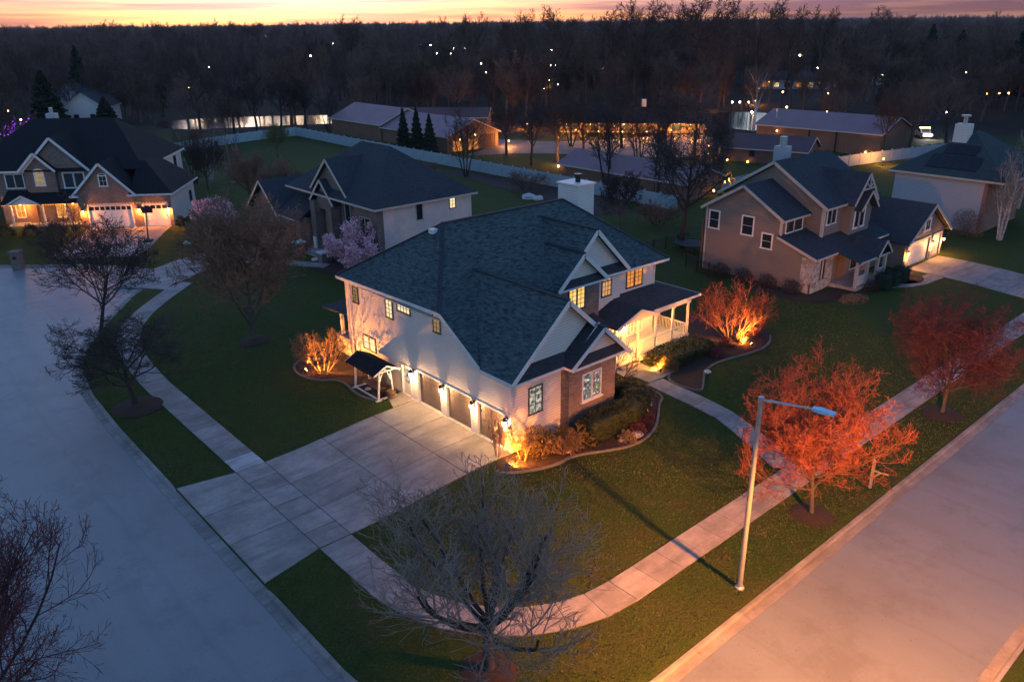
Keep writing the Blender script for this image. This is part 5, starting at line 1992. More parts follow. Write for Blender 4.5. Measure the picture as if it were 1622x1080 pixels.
def flood(label, P, aim, power, size=110, col=(1.0, 0.32, 0.045)):
    E = thing('flood_light', label, 'flood light', tuple(P))
    P = Vector(P)
    d = (Vector(aim) - P - V(0, 0, 0.25)).normalized()
    m = MB()
    m.tube((0, 0, -0.1), (0, 0, 0.18), 0.02, 0.02, 6)
    m.build('stake', M['black_metal'], E, False)
    m = MB()
    c = V(0, 0, 0.25)
    m.tube(tuple(c - d * 0.1), tuple(c + d * 0.08), 0.06, 0.12, 10)
    hs = m.build('housing', M['black_metal'], E, False)
    MB().tube(tuple(c + d * 0.081), tuple(c + d * 0.10), 0.115, 0.10, 10).build('lens', M['lens'], hs, False)
    light('flood_beam', 'SPOT', tuple(P + c + d * 0.16), power, col, E, 0.05, tuple(Vector(aim)), math.radians(size), 0.6)
    # spill of the bare lamp onto the ground around it
    return E


def mailbox(label, P, d):
    E = thing('mailbox', label, 'mailbox', P)
    d = Vector(d).normalized()
    s = Z3.cross(d)
    m = MB()
    m.box(-0.06, 0.06, -0.06, 0.06, -0.1, 1.5)
    m.bar((0, 0, 1.0), tuple(d * 0.75 + V(0, 0, 1.0)), 0.09, 0.09)
    m.bar((0, 0, 0.6), tuple(d * 0.4 + V(0, 0, 1.0)), 0.08, 0.08)
    m.lathe((0, 0, 1.5), [(0.09, 0), (0.1, 0.05), (0.02, 0.14)], 6)
    m.build('post', M['post_paint'], E, False)
    m = MB()
    c = d * 0.55 + V(0, 0, 1.07)
    prof = [(-0.1, 0), (0.1, 0), (0.1, 0.14), (0.07, 0.21), (0, 0.24), (-0.07, 0.21), (-0.1, 0.14)]
    m.hexa([c - d * 0.26 + s * a + Z3 * b for a, b in prof], [c + d * 0.26 + s * a + Z3 * b for a, b in prof])
    m.build('box', M['black_metal'], E, False)
    return E


pm = gp(1378, 772)
mailbox('white post mailbox with black box on the verge by the red tree', (pm.x, pm.y, pm.z), (0.25, -1, 0))
pm = gp(30, 424)
E = thing('mailbox', 'square brick mailbox pillar beside the left street', 'mailbox', tuple(pm), -0.63)
MB().box(-0.42, 0.42, -0.42, 0.42, -0.1, 1.55).build('pillar', M['brick_grey'], E, False)
MB().box(-0.5, 0.5, -0.5, 0.5, 1.55, 1.7).build('cap', M['edging'], E, False)
MB().box(-0.16, 0.16, -0.47, -0.421, 0.95, 1.25).build('mail_door', M['black_metal'], E, False)

# banner on a low stand in the lawn
pf = gp(1174, 712)
E = thing('garden_flag', 'small patterned garden flag on a thin black stand in the lawn', 'flag', tuple(pf))
m = MB()
m.tube((0, 0, 0), (0, 0, 1.35), 0.012, 0.012, 6)
m.tube((0, 0, 1.35), (0.36, -0.28, 1.35), 0.012, 0.012, 6)
m.build('stand', M['black_metal'], E, False)
m = MB()
for i in range(5):
    za, zb = 1.33 - i * 0.12, 1.33 - (i + 1) * 0.12
    o1, o2 = 0.02 * math.sin(i * 1.3), 0.02 * math.sin((i + 1) * 1.3)
    m.hexa([(0.03, -0.02 + o2, zb), (0.37, -0.28 + o2, zb), (0.37, -0.272 + o2, zb), (0.03, -0.012 + o2, zb)], [(0.03, -0.02 + o1, za), (0.37, -0.28 + o1, za), (0.37, -0.272 + o1, za), (0.03, -0.012 + o1, za)])
m.build('banner', M['ply'], E, False)

# canopied swing seat
E = thing('garden_swing', 'white wooden swing seat under a dark pitched canopy by the garage', 'swing', (23.75, 40.2, 0.42))
WW = M['wood_white']
m = MB()
for y in (-1.35, 1.35):
    m.bar((-0.75, y, 0.05), (0.75, y, 0.05), 0.12, 0.1)
    m.bar((-0.55, y, 0.05), (-0.38, y, 1.85), 0.1, 0.1)
    m.bar((0.55, y, 0.05), (0.38, y, 1.85), 0.1, 0.1)
    m.bar((-0.42, y, 1.2), (-0.15, y, 1.85), 0.07, 0.07)
    m.bar((0.42, y, 1.2), (0.15, y, 1.85), 0.07, 0.07)
    m.bar((-0.75, y, 1.85), (0.75, y, 1.85), 0.09, 0.1)
m.bar((-0.55, -1.35, 0.1), (-0.55, 1.35, 0.1), 0.08, 0.08)
m.bar((0, -1.45, 1.95), (0, 1.45, 1.95), 0.1, 0.12)
m.build('frame', WW, E, False)
m = MB()
for s in (-1, 1):
    m.slab([(0, -1.65, 2.35), (0, 1.65, 2.35), (s * 0.95, 1.65, 1.88), (s * 0.95, -1.65, 1.88)], 0.06)
m.build('canopy', M['shingle_black'], E, False)
m = MB()
for s in (-1, 1):
    for y in (-1.67, 1.67):
        m.bar((0, y, 2.3), (s * 0.95, y, 1.84), 0.04, 0.1)
m.build('canopy_trim', WW, E, False)
for i in range(5):
    MB().box(-0.28 + i * 0.12, -0.19 + i * 0.12, -0.95, 0.95, 0.5, 0.53).build('seat_slat', M['wood'], E, False)
for i in range(4):
    MB().box(0.3 + i * 0.03, 0.33 + i * 0.03, -0.95, 0.95, 0.6 + i * 0.13, 0.7 + i * 0.13).build('back_slat', M['wood'], E, False)
m = MB()
for y in (-0.9, 0.9):
    for x in (-0.25, 0.3):
        m.tube((x, y, 0.52), (0, y, 1.92), 0.012, 0.012, 5)
m.build('chain', M['black_metal'], E, False)
# barrel planter
E = thing('planter', 'round wooden barrel planter beside the swing', 'planter', (24.05, 38.72, 0.42))
MB().lathe((0, 0, 0), [(0.22, 0), (0.28, 0.25), (0.27, 0.5), (0.24, 0.5), (0.23, 0.42)], 14).build('barrel', M['pot'], E, False)
MB().lathe((0, 0, 0), [(0.287, 0.3), (0.287, 0.34)], 14).build('hoop', M['black_metal'], E, False)

# basketball hoop at the left house
pb = gp(235, 383)
E = thing('basketball_hoop', 'portable basketball hoop on the lit drive of the dark brick house', 'basketball hoop', tuple(pb), -0.63)
m = MB()
m.hexa([(-0.5, -0.4, 0), (0.5, -0.4, 0), (0.5, 0.5, 0), (-0.5, 0.5, 0)], [(-0.4, -0.3, 0.22), (0.4, -0.3, 0.22), (0.4, 0.4, 0.22), (-0.4, 0.4, 0.22)])
m.build('base', M['rubber'], E, False)
m = MB()
m.tube((0, 0, 0.2), (0, 0.9, 3.3), 0.06, 0.05, 8)
m.tube((0, 0.35, 0.2), (0, 0.55, 1.9), 0.03, 0.03, 6)
m.build('pole', M['black_metal'], E, False)
MB().box(-0.6, 0.6, 1.2, 1.24, 2.9, 3.6).build('backboard', M['glass'], E, False)
m = MB()
for i in range(12):
    a, b = 2 * math.pi * i / 12, 2 * math.pi * (i + 1) / 12
    m.bar((0.23 * math.cos(a), 1.5 + 0.23 * math.sin(a), 3.0), (0.23 * math.cos(b), 1.5 + 0.23 * math.sin(b), 3.0), 0.02, 0.02)
m.build('rim', M['pot'], E, False)

# trampoline in the garden between the houses
pt = gp(1096, 398)
E = thing('trampoline', 'round trampoline on dark legs on the lawn behind the tan house', 'trampoline', (pt.x, pt.y, 0.42))
m = MB()
for i in range(16):
    a, b = 2 * math.pi * i / 16, 2 * math.pi * (i + 1) / 16
    m.bar((1.7 * math.cos(a), 1.7 * math.sin(a), 0.9), (1.7 * math.cos(b), 1.7 * math.sin(b), 0.9), 0.3, 0.07)
m.build('rim', M['rubber'], E, False)
MB().lathe((0, 0, 0.86), [(1.56, 0), (1.56, 0.03)], 16).build('mat', M['rubber'], E, False)
for i in range(4):
    a = math.pi / 4 + i * math.pi / 2
    MB().tube((1.6 * math.cos(a), 1.6 * math.sin(a), -0.1), (1.6 * math.cos(a), 1.6 * math.sin(a), 0.9), 0.04, 0.04, 6).build('leg', M['black_metal'], E, False)

# pale rocks in the beds
rk = [(1026, 641, 'pale oval stone by the path in the front bed', .32), (1021, 651, 'smaller pale stone below the oval one in the front bed', .24), (1010, 690, 'white stone on the bed edging by the hedge', .34), (984, 698, 'little white stone at the corner of the front bed', .2),
      (899, 715, 'lone pale stone near the corner shrub', .22), (583, 617, 'small pale stone under the swing seat', .2), (1120, 590, 'pale stone in the bed before the porch', .25)]


def rock_mesh(seed, r):
    bm = bmesh.new()
    bmesh.ops.create_icosphere(bm, subdivisions=2, radius=r)
    q = random.Random(seed)
    for v in bm.verts:
        v.co *= 1 + q.uniform(-0.14, 0.14)
        v.co.z *= 0.5
    me = bpy.data.meshes.new('stone')
    bm.to_mesh(me)
    bm.free()
    me.materials.append(M['rock'])
    return me


for i, (a, b, lab, r) in enumerate(rk):
    p = gp(a, b)
    o = link('stone', rock_mesh(i, r))
    o.location = (p.x, p.y, p.z + r * 0.25)
    o.rotation_euler.z = i
    tag(o, lab, 'stone', 'pale stones in the beds')
for i, (a, b, lab, r) in enumerate([(838, 314, 'flat pale rock on the lawn behind the white house roof', 1.0), (852, 316, 'second flat pale rock beside the first behind the roof', 0.8), (500, 412, 'pale boulder by the path of the middle house', .4), (298, 386, 'pale boulder on the lawn by the pink shrub', .5)]):
    p = gp(a, b)
    o = link('stone', rock_mesh(20 + i, r))
    o.location = (p.x, p.y, p.z + r * 0.15)
    tag(o, lab, 'stone', 'rocks on the lawns')

# storm drain grate at the corner kerb
E = thing('drain_grate', 'iron storm drain grate at the corner kerb', 'drain', (11.05, 20.1, -0.1), 0.2)
MB().box(-0.32, 0.32, -0.55, 0.55, -0.03, 0.008).build('frame', M['black_metal'], E, False)
for i in range(9):
    MB().box(-0.28, 0.28, -0.48 + i * 0.115, -0.43 + i * 0.115, 0.008, 0.03).build('bar', M['galv'], E, False)


# ---------------------------------------------------------------- vehicles far behind
def pickup(label, P, rz, paint, lights=False):
    E = thing('pickup_truck', label, 'truck', P, rz)
    prof = [(-2.6, 0.45), (2.5, 0.45), (2.6, 0.75), (2.5, 1.0), (1.2, 1.1), (0.55, 1.75), (-0.75, 1.78), (-0.95, 1.12), (-2.6, 1.12)]
    m = MB()
    m.hexa([(x, -0.9, z) for x, z in prof], [(x, 0.9, z) for x, z in prof])
    m.build('body', paint, E, False)
    for s in (-1, 1):
        m = MB()
        m.hexa([(-0.7, s * 0.905, 1.15), (0.95, s * 0.905, 1.15), (0.5, s * 0.905, 1.65), (-0.6, s * 0.905, 1.65)], [(-0.7, s * 0.915, 1.15), (0.95, s * 0.915, 1.15), (0.5, s * 0.915, 1.65), (-0.6, s * 0.915, 1.65)])
        m.build('window', M['glass'], E, False)
        for x in (-1.7, 1.6):
            w = MB().tube((x, s * 0.7, 0.4), (x, s * 0.95, 0.4), 0.4, 0.4, 14).build('wheel', M['rubber'], E, False)
            MB().tube((x, s * 0.9, 0.4), (x, s * 0.96, 0.4), 0.22, 0.22, 10).build('rim', M['galv'], w, False)
        MB().box(2.55, 2.62, s * 0.55 - 0.15, s * 0.55 + 0.15, 0.7, 0.9).build('headlight', M['bulb_far_w'] if lights else M['glass'], E, False)
    m = MB()
    m.hexa([(1.15, -0.75, 1.13), (1.15, 0.75, 1.13), (0.62, 0.7, 1.7), (0.62, -0.7, 1.7)], [(1.19, -0.75, 1.14), (1.19, 0.75, 1.14), (0.66, 0.7, 1.71), (0.66, -0.7, 1.71)])
    m.build('windscreen', M['glass'], E, False)
    if lights:
        for y in (-0.8, -0.4, 0, 0.4, 0.8):
            MB().box(0.2, 0.4, y - 0.12, y + 0.12, 1.85, 2.0).build('roof_light', M['bulb_far_o'], E, False)
        light('truck_light', 'POINT', (3.2, 0, 1.2), 120, (0.9, 0.8, 1.0), E, 0.1, local=True)
    return E


pv = gp(126, 206)
pickup('silver pickup parked before the small white house', (pv.x, pv.y, 0.4), 0.35, M['car_paint'])
pv = gp(1462, 218)
pickup('work truck with yellow roof lamps and white headlights behind the mauve barn', (pv.x, pv.y, 0.4), -2.45, M['siding_brown'], True)

# lit climbing frame by the dark shed
pv = gp(1150, 302)
E = thing('climbing_frame', 'amber lit climbing frame and slide beside the dark brown shed', 'playground', (pv.x, pv.y, 0.4), 0.4)
for k_ in (-2.0, 0.0, 2.0):
    m = MB()
    m.bar((k_, -0.9, 0), (k_, 0, 2.3), 0.1, 0.1)
    m.bar((k_, 0.9, 0), (k_, 0, 2.3), 0.1, 0.1)
    m.build('leg_frame', M['leaf_gold'], E, False)
MB().bar((-2.2, 0, 2.3), (2.2, 0, 2.3), 0.12, 0.12).build('top_bar', M['leaf_gold'], E, False)
MB().bar((2.0, -0.4, 1.4), (3.8, -0.4, 0.1), 0.6, 0.06).build('slide', M['vinyl'], E, False)
for k_ in (-1.4, -0.6):
    MB().box(k_ - 0.2, k_ + 0.2, -0.1, 0.1, 0.5, 0.55).build('swing_seat', M['rubber'], E, False)
    MB().box(k_ - 0.2, k_ - 0.18, -0.01, 0.01, 0.55, 2.3).build('chain', M['galv'], E, False)
MB().lathe((-0.2, 0.2, 1.2), [(0.08, -0.1), (0.12, 0), (0.08, 0.1)], 8).build('lamp', M['bulb_orange'], E, False)
light('play_light', 'POINT', (-0.2, -0.4, 1.5), 60, AMBER, E, 0.1, local=True)

# ---------------------------------------------------------------- trees and shrubs
def grow(seed, trunk, levels, stems=1):
    """branch skeleton as polylines. trunk: dict(h, r, lean, wig, seg); levels: list of dicts
    n (children), t0 (start on parent), ang, len (ratio), r (ratio), wig, up, seg"""
    q = random.Random(seed)
    out = []

    def rv():
        return Vector((q.gauss(0, 1), q.gauss(0, 1), q.gauss(0, 1)))

    def run(p, d, L, r, lv, spec):
        pts, rad = [p.copy()], [r]
        ns = spec['seg']
        for i in range(ns):
            d = (d + rv() * spec['wig'] + Z3 * spec['up']).normalized()
            p = p + d * (L / ns)
            pts.append(p.copy())
            rad.append(r * (1 - (1 - spec.get('tip', 0.35)) * (i + 1) / ns))
        out.append((lv, pts, rad))
        if lv >= len(levels):
            return
        c = levels[lv]
        n = c['n'] if isinstance(c['n'], int) else q.randint(*c['n'])
        az = q.uniform(0, 6.28)
        for k_ in range(n):
            t = c['t0'] + (1 - c['t0']) * ((k_ + q.random()) / n)
            f = t * ns
            i = min(ns - 1, int(f))
            pp = pts[i].lerp(pts[i + 1], f - i)
            pd = (pts[i + 1] - pts[i]).normalized()
            a = math.radians(c['ang'] * q.uniform(0.65, 1.25))
            az += 2.4 + q.uniform(-0.5, 0.5)
            s = pd.cross(Z3 if abs(pd.z) < 0.95 else Vector((1, 0, 0))).normalized()
            w = pd.cross(s)
            nd = pd * math.cos(a) + (s * math.cos(az) + w * math.sin(az)) * math.sin(a)
            run(pp, nd, L * c['len'] * (1.15 - 0.55 * t * c.get('fall', 1)) * q.uniform(0.75, 1.2), rad[i] * c['r'], lv + 1, c)
    for s in range(stems):
        a = 6.28 * s / max(1, stems) + q.uniform(-0.3, 0.3)
        le = trunk.get('lean', 0.04) * q.uniform(0.5, 1.2)
        d = Vector((math.cos(a) * le, math.sin(a) * le, 1)).normalized()
        st = trunk.get('off', 0.0)
        run(Vector((math.cos(a) * st, math.sin(a) * st, -0.1)), d, trunk['h'] * q.uniform(0.85, 1.1), trunk['r'], 0, trunk)
    return out


def fit(sk, width, height):
    P = np.array([p for _, pts, _ in sk for p in pts])
    w = max(1e-3, np.percentile(np.hypot(P[:, 0], P[:, 1]), 98.5) * 2)
    h = np.percentile(P[:, 2], 99.7)
    sx, sz = width / w, height / h
    R = width / 2

    def cl(p):
        x, y = p.x * sx, p.y * sx
        r = math.hypot(x, y)
        if r > 0.82 * R:                       # crowns round off instead of throwing single long arms
            k_ = (0.82 * R + 0.2 * R * math.tanh((r - 0.82 * R) / (0.35 * R))) / r
            x, y = x * k_, y * k_
        return Vector((x, y, p.z * sz))
    return [(lv, [cl(p) for p in pts], rad) for lv, pts, rad in sk]


def skin(sk, lv0, lv1, sides, rmin=0.0, rscale=1.0):
    """tubes for all branches of the levels; returns verts, quads"""
    groups = {}
    for lv, pts, rad in sk:
        if lv0 <= lv <= lv1:
            groups.setdefault((len(pts), sides(lv)), []).append((pts, rad))
    VV, QQ, off = [], [], 0
    for (k_, n), L in groups.items():
        P = np.array([[tuple(p) for p in pts] for pts, _ in L])
        R = np.maximum(np.array([r for _, r in L]) * rscale, rmin)
        T = np.gradient(P, axis=1)
        T /= np.linalg.norm(T, axis=2, keepdims=True) + 1e-9
        ref = np.where(np.abs(T[:, :1, 2:3]) > 0.9, np.array([[[1.0, 0, 0]]]), np.array([[[0, 0, 1.0]]]))
        U = np.cross(T, np.broadcast_to(ref, T.shape))
        U /= np.linalg.norm(U, axis=2, keepdims=True) + 1e-9
        W = np.cross(T, U)
        a = np.arange(n) * 2 * np.pi / n
        ring = U[:, :, None, :] * np.cos(a)[None, None, :, None] + W[:, :, None, :] * np.sin(a)[None, None, :, None]
        vv = P[:, :, None, :] + ring * R[:, :, None, None]
        m_ = len(L)
        idx = np.arange(m_ * k_ * n).reshape(m_, k_, n) + off
        a0, a1 = idx[:, :-1, :], idx[:, 1:, :]
        q_ = np.stack([a0, np.roll(a0, -1, 2), np.roll(a1, -1, 2), a1], -1).reshape(-1, 4)
        VV.append(vv.reshape(-1, 3))
        QQ.append(q_)
        off += m_ * k_ * n
    if not VV:
        return np.zeros((0, 3)), np.zeros((0, 4), int)
    return np.vstack(VV), np.vstack(QQ)


def flakes(P, size, seed, jitter=0.0, aspect=1.0, tri=False, updir=0.0):
    """small leaf faces at points P"""
    g = np.random.default_rng(seed)
    P = np.asarray(P, float)
    n = len(P)
    if jitter:
        P = P + g.normal(0, jitter, P.shape)
    a = g.normal(size=(n, 3))
    a[:, 2] += updir
    a /= np.linalg.norm(a, axis=1, keepdims=True)
    b = g.normal(size=(n, 3))
    b -= a * (a * b).sum(1, keepdims=True)
    b /= np.linalg.norm(b, axis=1, keepdims=True)
    s = size * g.uniform(0.6, 1.3, (n, 1))
    A, Bv = a * s * aspect, b * s
    if tri:
        v = np.stack([P - Bv * .5, P + Bv * .5, P + A], 1).reshape(-1, 3)
        return v, np.arange(n * 3).reshape(n, 3)
    v = np.stack([P - A * .5, P - Bv * .4, P + A * .5, P + Bv * .4], 1).reshape(-1, 3)
    return v, np.arange(n * 4).reshape(n, 4)


def along(sk, lv, per, seed):
    """points spread along the branches of a level"""
    q = random.Random(seed)
    out = []
    for l, pts, _ in sk:
        if l == lv:
            for _ in range(per):
                t = q.uniform(0.15, 1) * (len(pts) - 1)
                i = min(len(pts) - 2, int(t))
                out.append(tuple(pts[i].lerp(pts[i + 1], t - i)))
    return out


PRE = {
    # short trunk, limbs fanning out and arching upwards
    'fan': (dict(h=2.6, r=0.27, wig=0.05, up=0.05, seg=4, tip=0.8), [
        dict(n=12, t0=0.72, ang=56, len=1.3, r=0.5, wig=0.10, up=0.22, seg=6, fall=0.2, tip=0.4),
        dict(n=8, t0=0.2, ang=40, len=0.62, r=0.55, wig=0.12, up=0.20, seg=5),
        dict(n=7, t0=0.15, ang=38, len=0.56, r=0.55, wig=0.15, up=0.15, seg=4),
        dict(n=5, t0=0.1, ang=40, len=0.55, r=0.65, wig=0.18, up=0.12, seg=3)]),
    'round': (dict(h=4.6, r=0.17, wig=0.04, up=0.1, seg=6, tip=0.3), [
        dict(n=22, t0=0.18, ang=56, len=0.85, r=0.5, wig=0.08, up=0.17, seg=5, fall=0.9),
        dict(n=9, t0=0.12, ang=40, len=0.52, r=0.5, wig=0.12, up=0.13, seg=4),
        dict(n=8, t0=0.12, ang=42, len=0.52, r=0.55, wig=0.15, up=0.1, seg=3),
        dict(n=5, t0=0.1, ang=42, len=0.5, r=0.6, wig=0.16, up=0.08, seg=2)]),
    'vase': (dict(h=3.6, r=0.16, wig=0.05, up=0.1, seg=5, tip=0.45), [
        dict(n=12, t0=0.4, ang=50, len=0.95, r=0.5, wig=0.10, up=0.13, seg=6, fall=0.6),
        dict(n=8, t0=0.2, ang=44, len=0.55, r=0.5, wig=0.15, up=0.07, seg=5),
        dict(n=8, t0=0.15, ang=45, len=0.5, r=0.55, wig=0.18, up=0.06, seg=4),
        dict(n=5, t0=0.1, ang=45, len=0.5, r=0.6, wig=0.2, up=0.05, seg=2)]),
    'dome': (dict(h=2.9, r=0.12, wig=0.05, up=0.1, seg=5, tip=0.4), [
        dict(n=24, t0=0.34, ang=62, len=0.9, r=0.5, wig=0.08, up=0.12, seg=6, fall=0.45),
        dict(n=9, t0=0.15, ang=44, len=0.5, r=0.55, wig=0.14, up=0.10, seg=4),
        dict(n=8, t0=0.1, ang=46, len=0.5, r=0.55, wig=0.17, up=0.08, seg=3),
        dict(n=6, t0=0.1, ang=46, len=0.45, r=0.6, wig=0.2, up=0.06, seg=2)]),
    'shrub': (dict(h=1.6, r=0.035, wig=0.1, up=0.03, seg=5, tip=0.4, lean=0.8, off=0.15), [
        dict(n=6, t0=0.3, ang=36, len=0.6, r=0.6, wig=0.16, up=0.06, seg=4),
        dict(n=6, t0=0.15, ang=42, len=0.5, r=0.6, wig=0.2, up=0.05, seg=3),
        dict(n=5, t0=0.1, ang=45, len=0.5, r=0.6, wig=0.22, up=0.04, seg=2)]),
    'tall': (dict(h=12, r=0.38, wig=0.04, up=0.05, seg=7, tip=0.25), [
        dict(n=12, t0=0.35, ang=42, len=0.55, r=0.5, wig=0.10, up=0.14, seg=5, fall=0.8),
        dict(n=8, t0=0.2, ang=40, len=0.5, r=0.5, wig=0.14, up=0.1, seg=4),
        dict(n=7, t0=0.15, ang=42, len=0.5, r=0.55, wig=0.17, up=0.06, seg=3),
        dict(n=3, t0=0.1, ang=42, len=0.5, r=0.6, wig=0.18, up=0.05, seg=2)]),
    'multi': (dict(h=7, r=0.13, wig=0.05, up=0.04, seg=6, tip=0.3, lean=0.28, off=0.18), [
        dict(n=8, t0=0.3, ang=36, len=0.5, r=0.5, wig=0.1, up=0.12, seg=5),
        dict(n=7, t0=0.15, ang=38, len=0.5, r=0.5, wig=0.14, up=0.1, seg=4),
        dict(n=5, t0=0.1, ang=42, len=0.5, r=0.55, wig=0.17, up=0.06, seg=3)]),
}


def tree(name, label, P, preset, W, Hh, seed, bark, twig, stems=1, bud=None, bud_n=1, bud_s=0.05, rmin=0.008, group=None, cat='tree', rz=0.0, rs=1.0, bj=0.02, lvtr=1):
    tr, lv = PRE[preset]
    sk = fit(grow(seed, tr, lv, stems), W, Hh)
    mx = max(l for l, _, _ in sk)
    E = thing(name, label, cat, tuple(P), rz, group)
    v, f = skin(sk, 0, lvtr, lambda l: 9 if l == 0 else 6, rmin, rs)
    link('trunk' if cat == 'tree' else 'stems', np_mesh('trunk', v, f, bark, True), E)
    v, f = skin(sk, lvtr + 1, mx, lambda l: 4 if l == lvtr + 1 else 3, rmin, rs)
    cr = link('crown', np_mesh('crown', v, f, twig), E)
    if bud:
        v, f = flakes(along(sk, mx, bud_n, seed), bud_s, seed, bj)
        link('buds', np_mesh('buds', v, f, bud), E)
    return E, sk


# the six street and garden trees
p = gp(775, 1062)
tree('bare_tree', 'bare grey tree with wide fanning crown at the front corner of the lawn', p, 'fan', 10.6, 7.6, 11, M['bark_dark'], M['twig_grey'], rmin=0.009, rs=0.85)
tree_ring(p, 1.05)
p = gp(214, 642)
tree('bare_tree', 'small bare dark tree in a mulch ring on the left verge', p, 'vase', 8.6, 6.6, 21, M['bark_dark'], M['twig_dark'], rmin=0.012)
tree_ring(p + V(0.1, -0.3, 0), 1.55)
p = gp(160, 540)
tree('bare_tree', 'taller bare dark tree leaning over the bend of the left street', p, 'vase', 10.5, 11.0, 34, M['bark_dark'], M['twig_dark'], rmin=0.014, bud=M['bud_dark'], bud_n=2, bud_s=0.06)
p = gp(403, 540)
tree('round_tree', 'round crowned budding brown tree in a mulch ring on the left lawn', p, 'round', 10.4, 10.6, 45, M['bark'], M['twig_brown'], bud=M['bud_brown'], bud_n=3, bud_s=0.085, rmin=0.014)
tree_ring(p, 1.1)
p = gp(1285, 815)
tree('red_maple', 'red budding tree glowing orange beside the galvanised street lamp', p, 'dome', 8.4, 7.4, 52, M['bark'], M['twig_red'], bud=M['bud_red'], bud_n=1, bud_s=0.038, rmin=0.009)
tree_ring(p, 1.0)
p = gp(1492, 656)
tree('red_maple', 'darker red tree standing further up the right verge', p, 'dome', 8.2, 7.4, 63, M['bark'], M['twig_maroon'], bud=M['bud_dark'], bud_n=1, bud_s=0.05, rmin=0.0085)
tree_ring(p, 1.15)
p = gp(-20, 1130)
tree('budding_tree', 'red budded tree rising at the edge of the left street in the near corner', V(-0.2, 25.8, 0), 'round', 9.6, 10.4, 77, M['bark_dark'], M['twig_maroon'], bud=M['bud_red'], bud_n=1, bud_s=0.05, rmin=0.007)
p = gp(1622, 470)
tree('bare_tree', 'thin pale bare tree beside the right driveway', V(76.8, 18.6, 0.1), 'vase', 6.0, 7.0, 88, M['bark'], M['twig_grey'], rmin=0.009)

# lit shrubs
p = gp(512, 590)
tree('lit_shrub', 'bare branching shrub glowing orange by the left corner of the white house', p, 'shrub', 4.2, 3.1, 91, M['twig_tan'], M['twig_tan'], stems=9, cat='shrub', rmin=0.009, bud=M['leaf_gold'], bud_n=1, bud_s=0.05)
p = gp(1158, 535)
tree('lit_shrub', 'big dense red twigged shrub lit from below right of the porch', p, 'shrub', 6.8, 4.6, 102, M['twig_tan'], M['twig_red'], stems=14, cat='shrub', rmin=0.010, bud=M['bud_red'], bud_n=2, bud_s=0.06)
p = gp(760, 725)
tree('lit_shrub', 'thin bare shrub standing before the last garage door', V(24.2, 28.75, 0.42), 'shrub', 1.7, 2.6, 113, M['twig_brown'], M['twig_brown'], stems=4, cat='shrub', rmin=0.008)
p = gp(1000, 600)
tree('lit_shrub', 'small gnarled bare tree lit gold beside the front entry', V(35.4, 30.6, 0.42), 'shrub', 3.4, 3.2, 124, M['bark'], M['twig_tan'], stems=5, cat='shrub', rmin=0.010)


# leafy clumps, hedges, grasses, blossom
def blob_points(n, dims, seed, box=False, shell=0.35, lump=0.12):
    """points near the skin of an ellipsoid or rounded box, sitting on z=0"""
    g = np.random.default_rng(seed)
    d = g.normal(size=(n, 3))
    d /= np.linalg.norm(d, axis=1, keepdims=True)
    d[:, 2] = np.abs(d[:, 2]) if not box else d[:, 2]
    if box:
        k_ = (np.abs(d) ** 6).sum(1) ** (1 / 6.0)
        d = d / k_[:, None]
    r = 1 - shell * g.random(n) ** 2
    lp = 1 + lump * (np.sin(d[:, 0] * 9 + seed) * np.sin(d[:, 1] * 8 + 2 * seed) + 0.6 * np.sin(d[:, 2] * 11 + d[:, 0] * 5))
    P = d * (r * lp)[:, None] * (np.array(dims) / 2)
    if box:
        P[:, 2] += dims[2] / 2
    else:
        P[:, 2] *= 2
    return P


def leafy(name, label, P, dims, seed, mat, n=3500, s=0.07, box=False, rz=0.0, cat='shrub', group=None, stem=True, lump=0.12, shell=0.35, asp=1.0):
    E = thing(name, label, cat, tuple(P), rz, group)
    v, f = flakes(blob_points(n, dims, seed, box, shell, lump), s, seed, aspect=asp)
    link('foliage', np_mesh('foliage', v, f, mat), E)
    if stem:
        m = MB()
        q = random.Random(seed)
        for i in range(6):
            a = i * 1.05
            m.tube((0, 0, -0.05), (dims[0] * 0.3 * math.cos(a), dims[1] * 0.3 * math.sin(a), dims[2] * 0.7), 0.03, 0.012, 5)
        m.build('stems', M['bark'], E, False)
    return E


def core(E, dims, mat, box=False):
    """dark inner body so that dense hedges do not show through"""
    bm = bmesh.new()
    bmesh.ops.create_icosphere(bm, subdivisions=3, radius=1)
    for v in bm.verts:
        c = v.co.normalized()
        if box:
            k_ = (abs(c.x) ** 6 + abs(c.y) ** 6 + abs(c.z) ** 6) ** (1 / 6)
            c = c / k_
        v.co = Vector((c.x * dims[0] * 0.45, c.y * dims[1] * 0.45, (c.z * dims[2] * 0.45 + dims[2] * 0.47)))
    me = bpy.data.meshes.new('inner_branches')
    bm.to_mesh(me)
    bm.free()
    me.materials.append(mat)
    link('inner_branches', me, E)


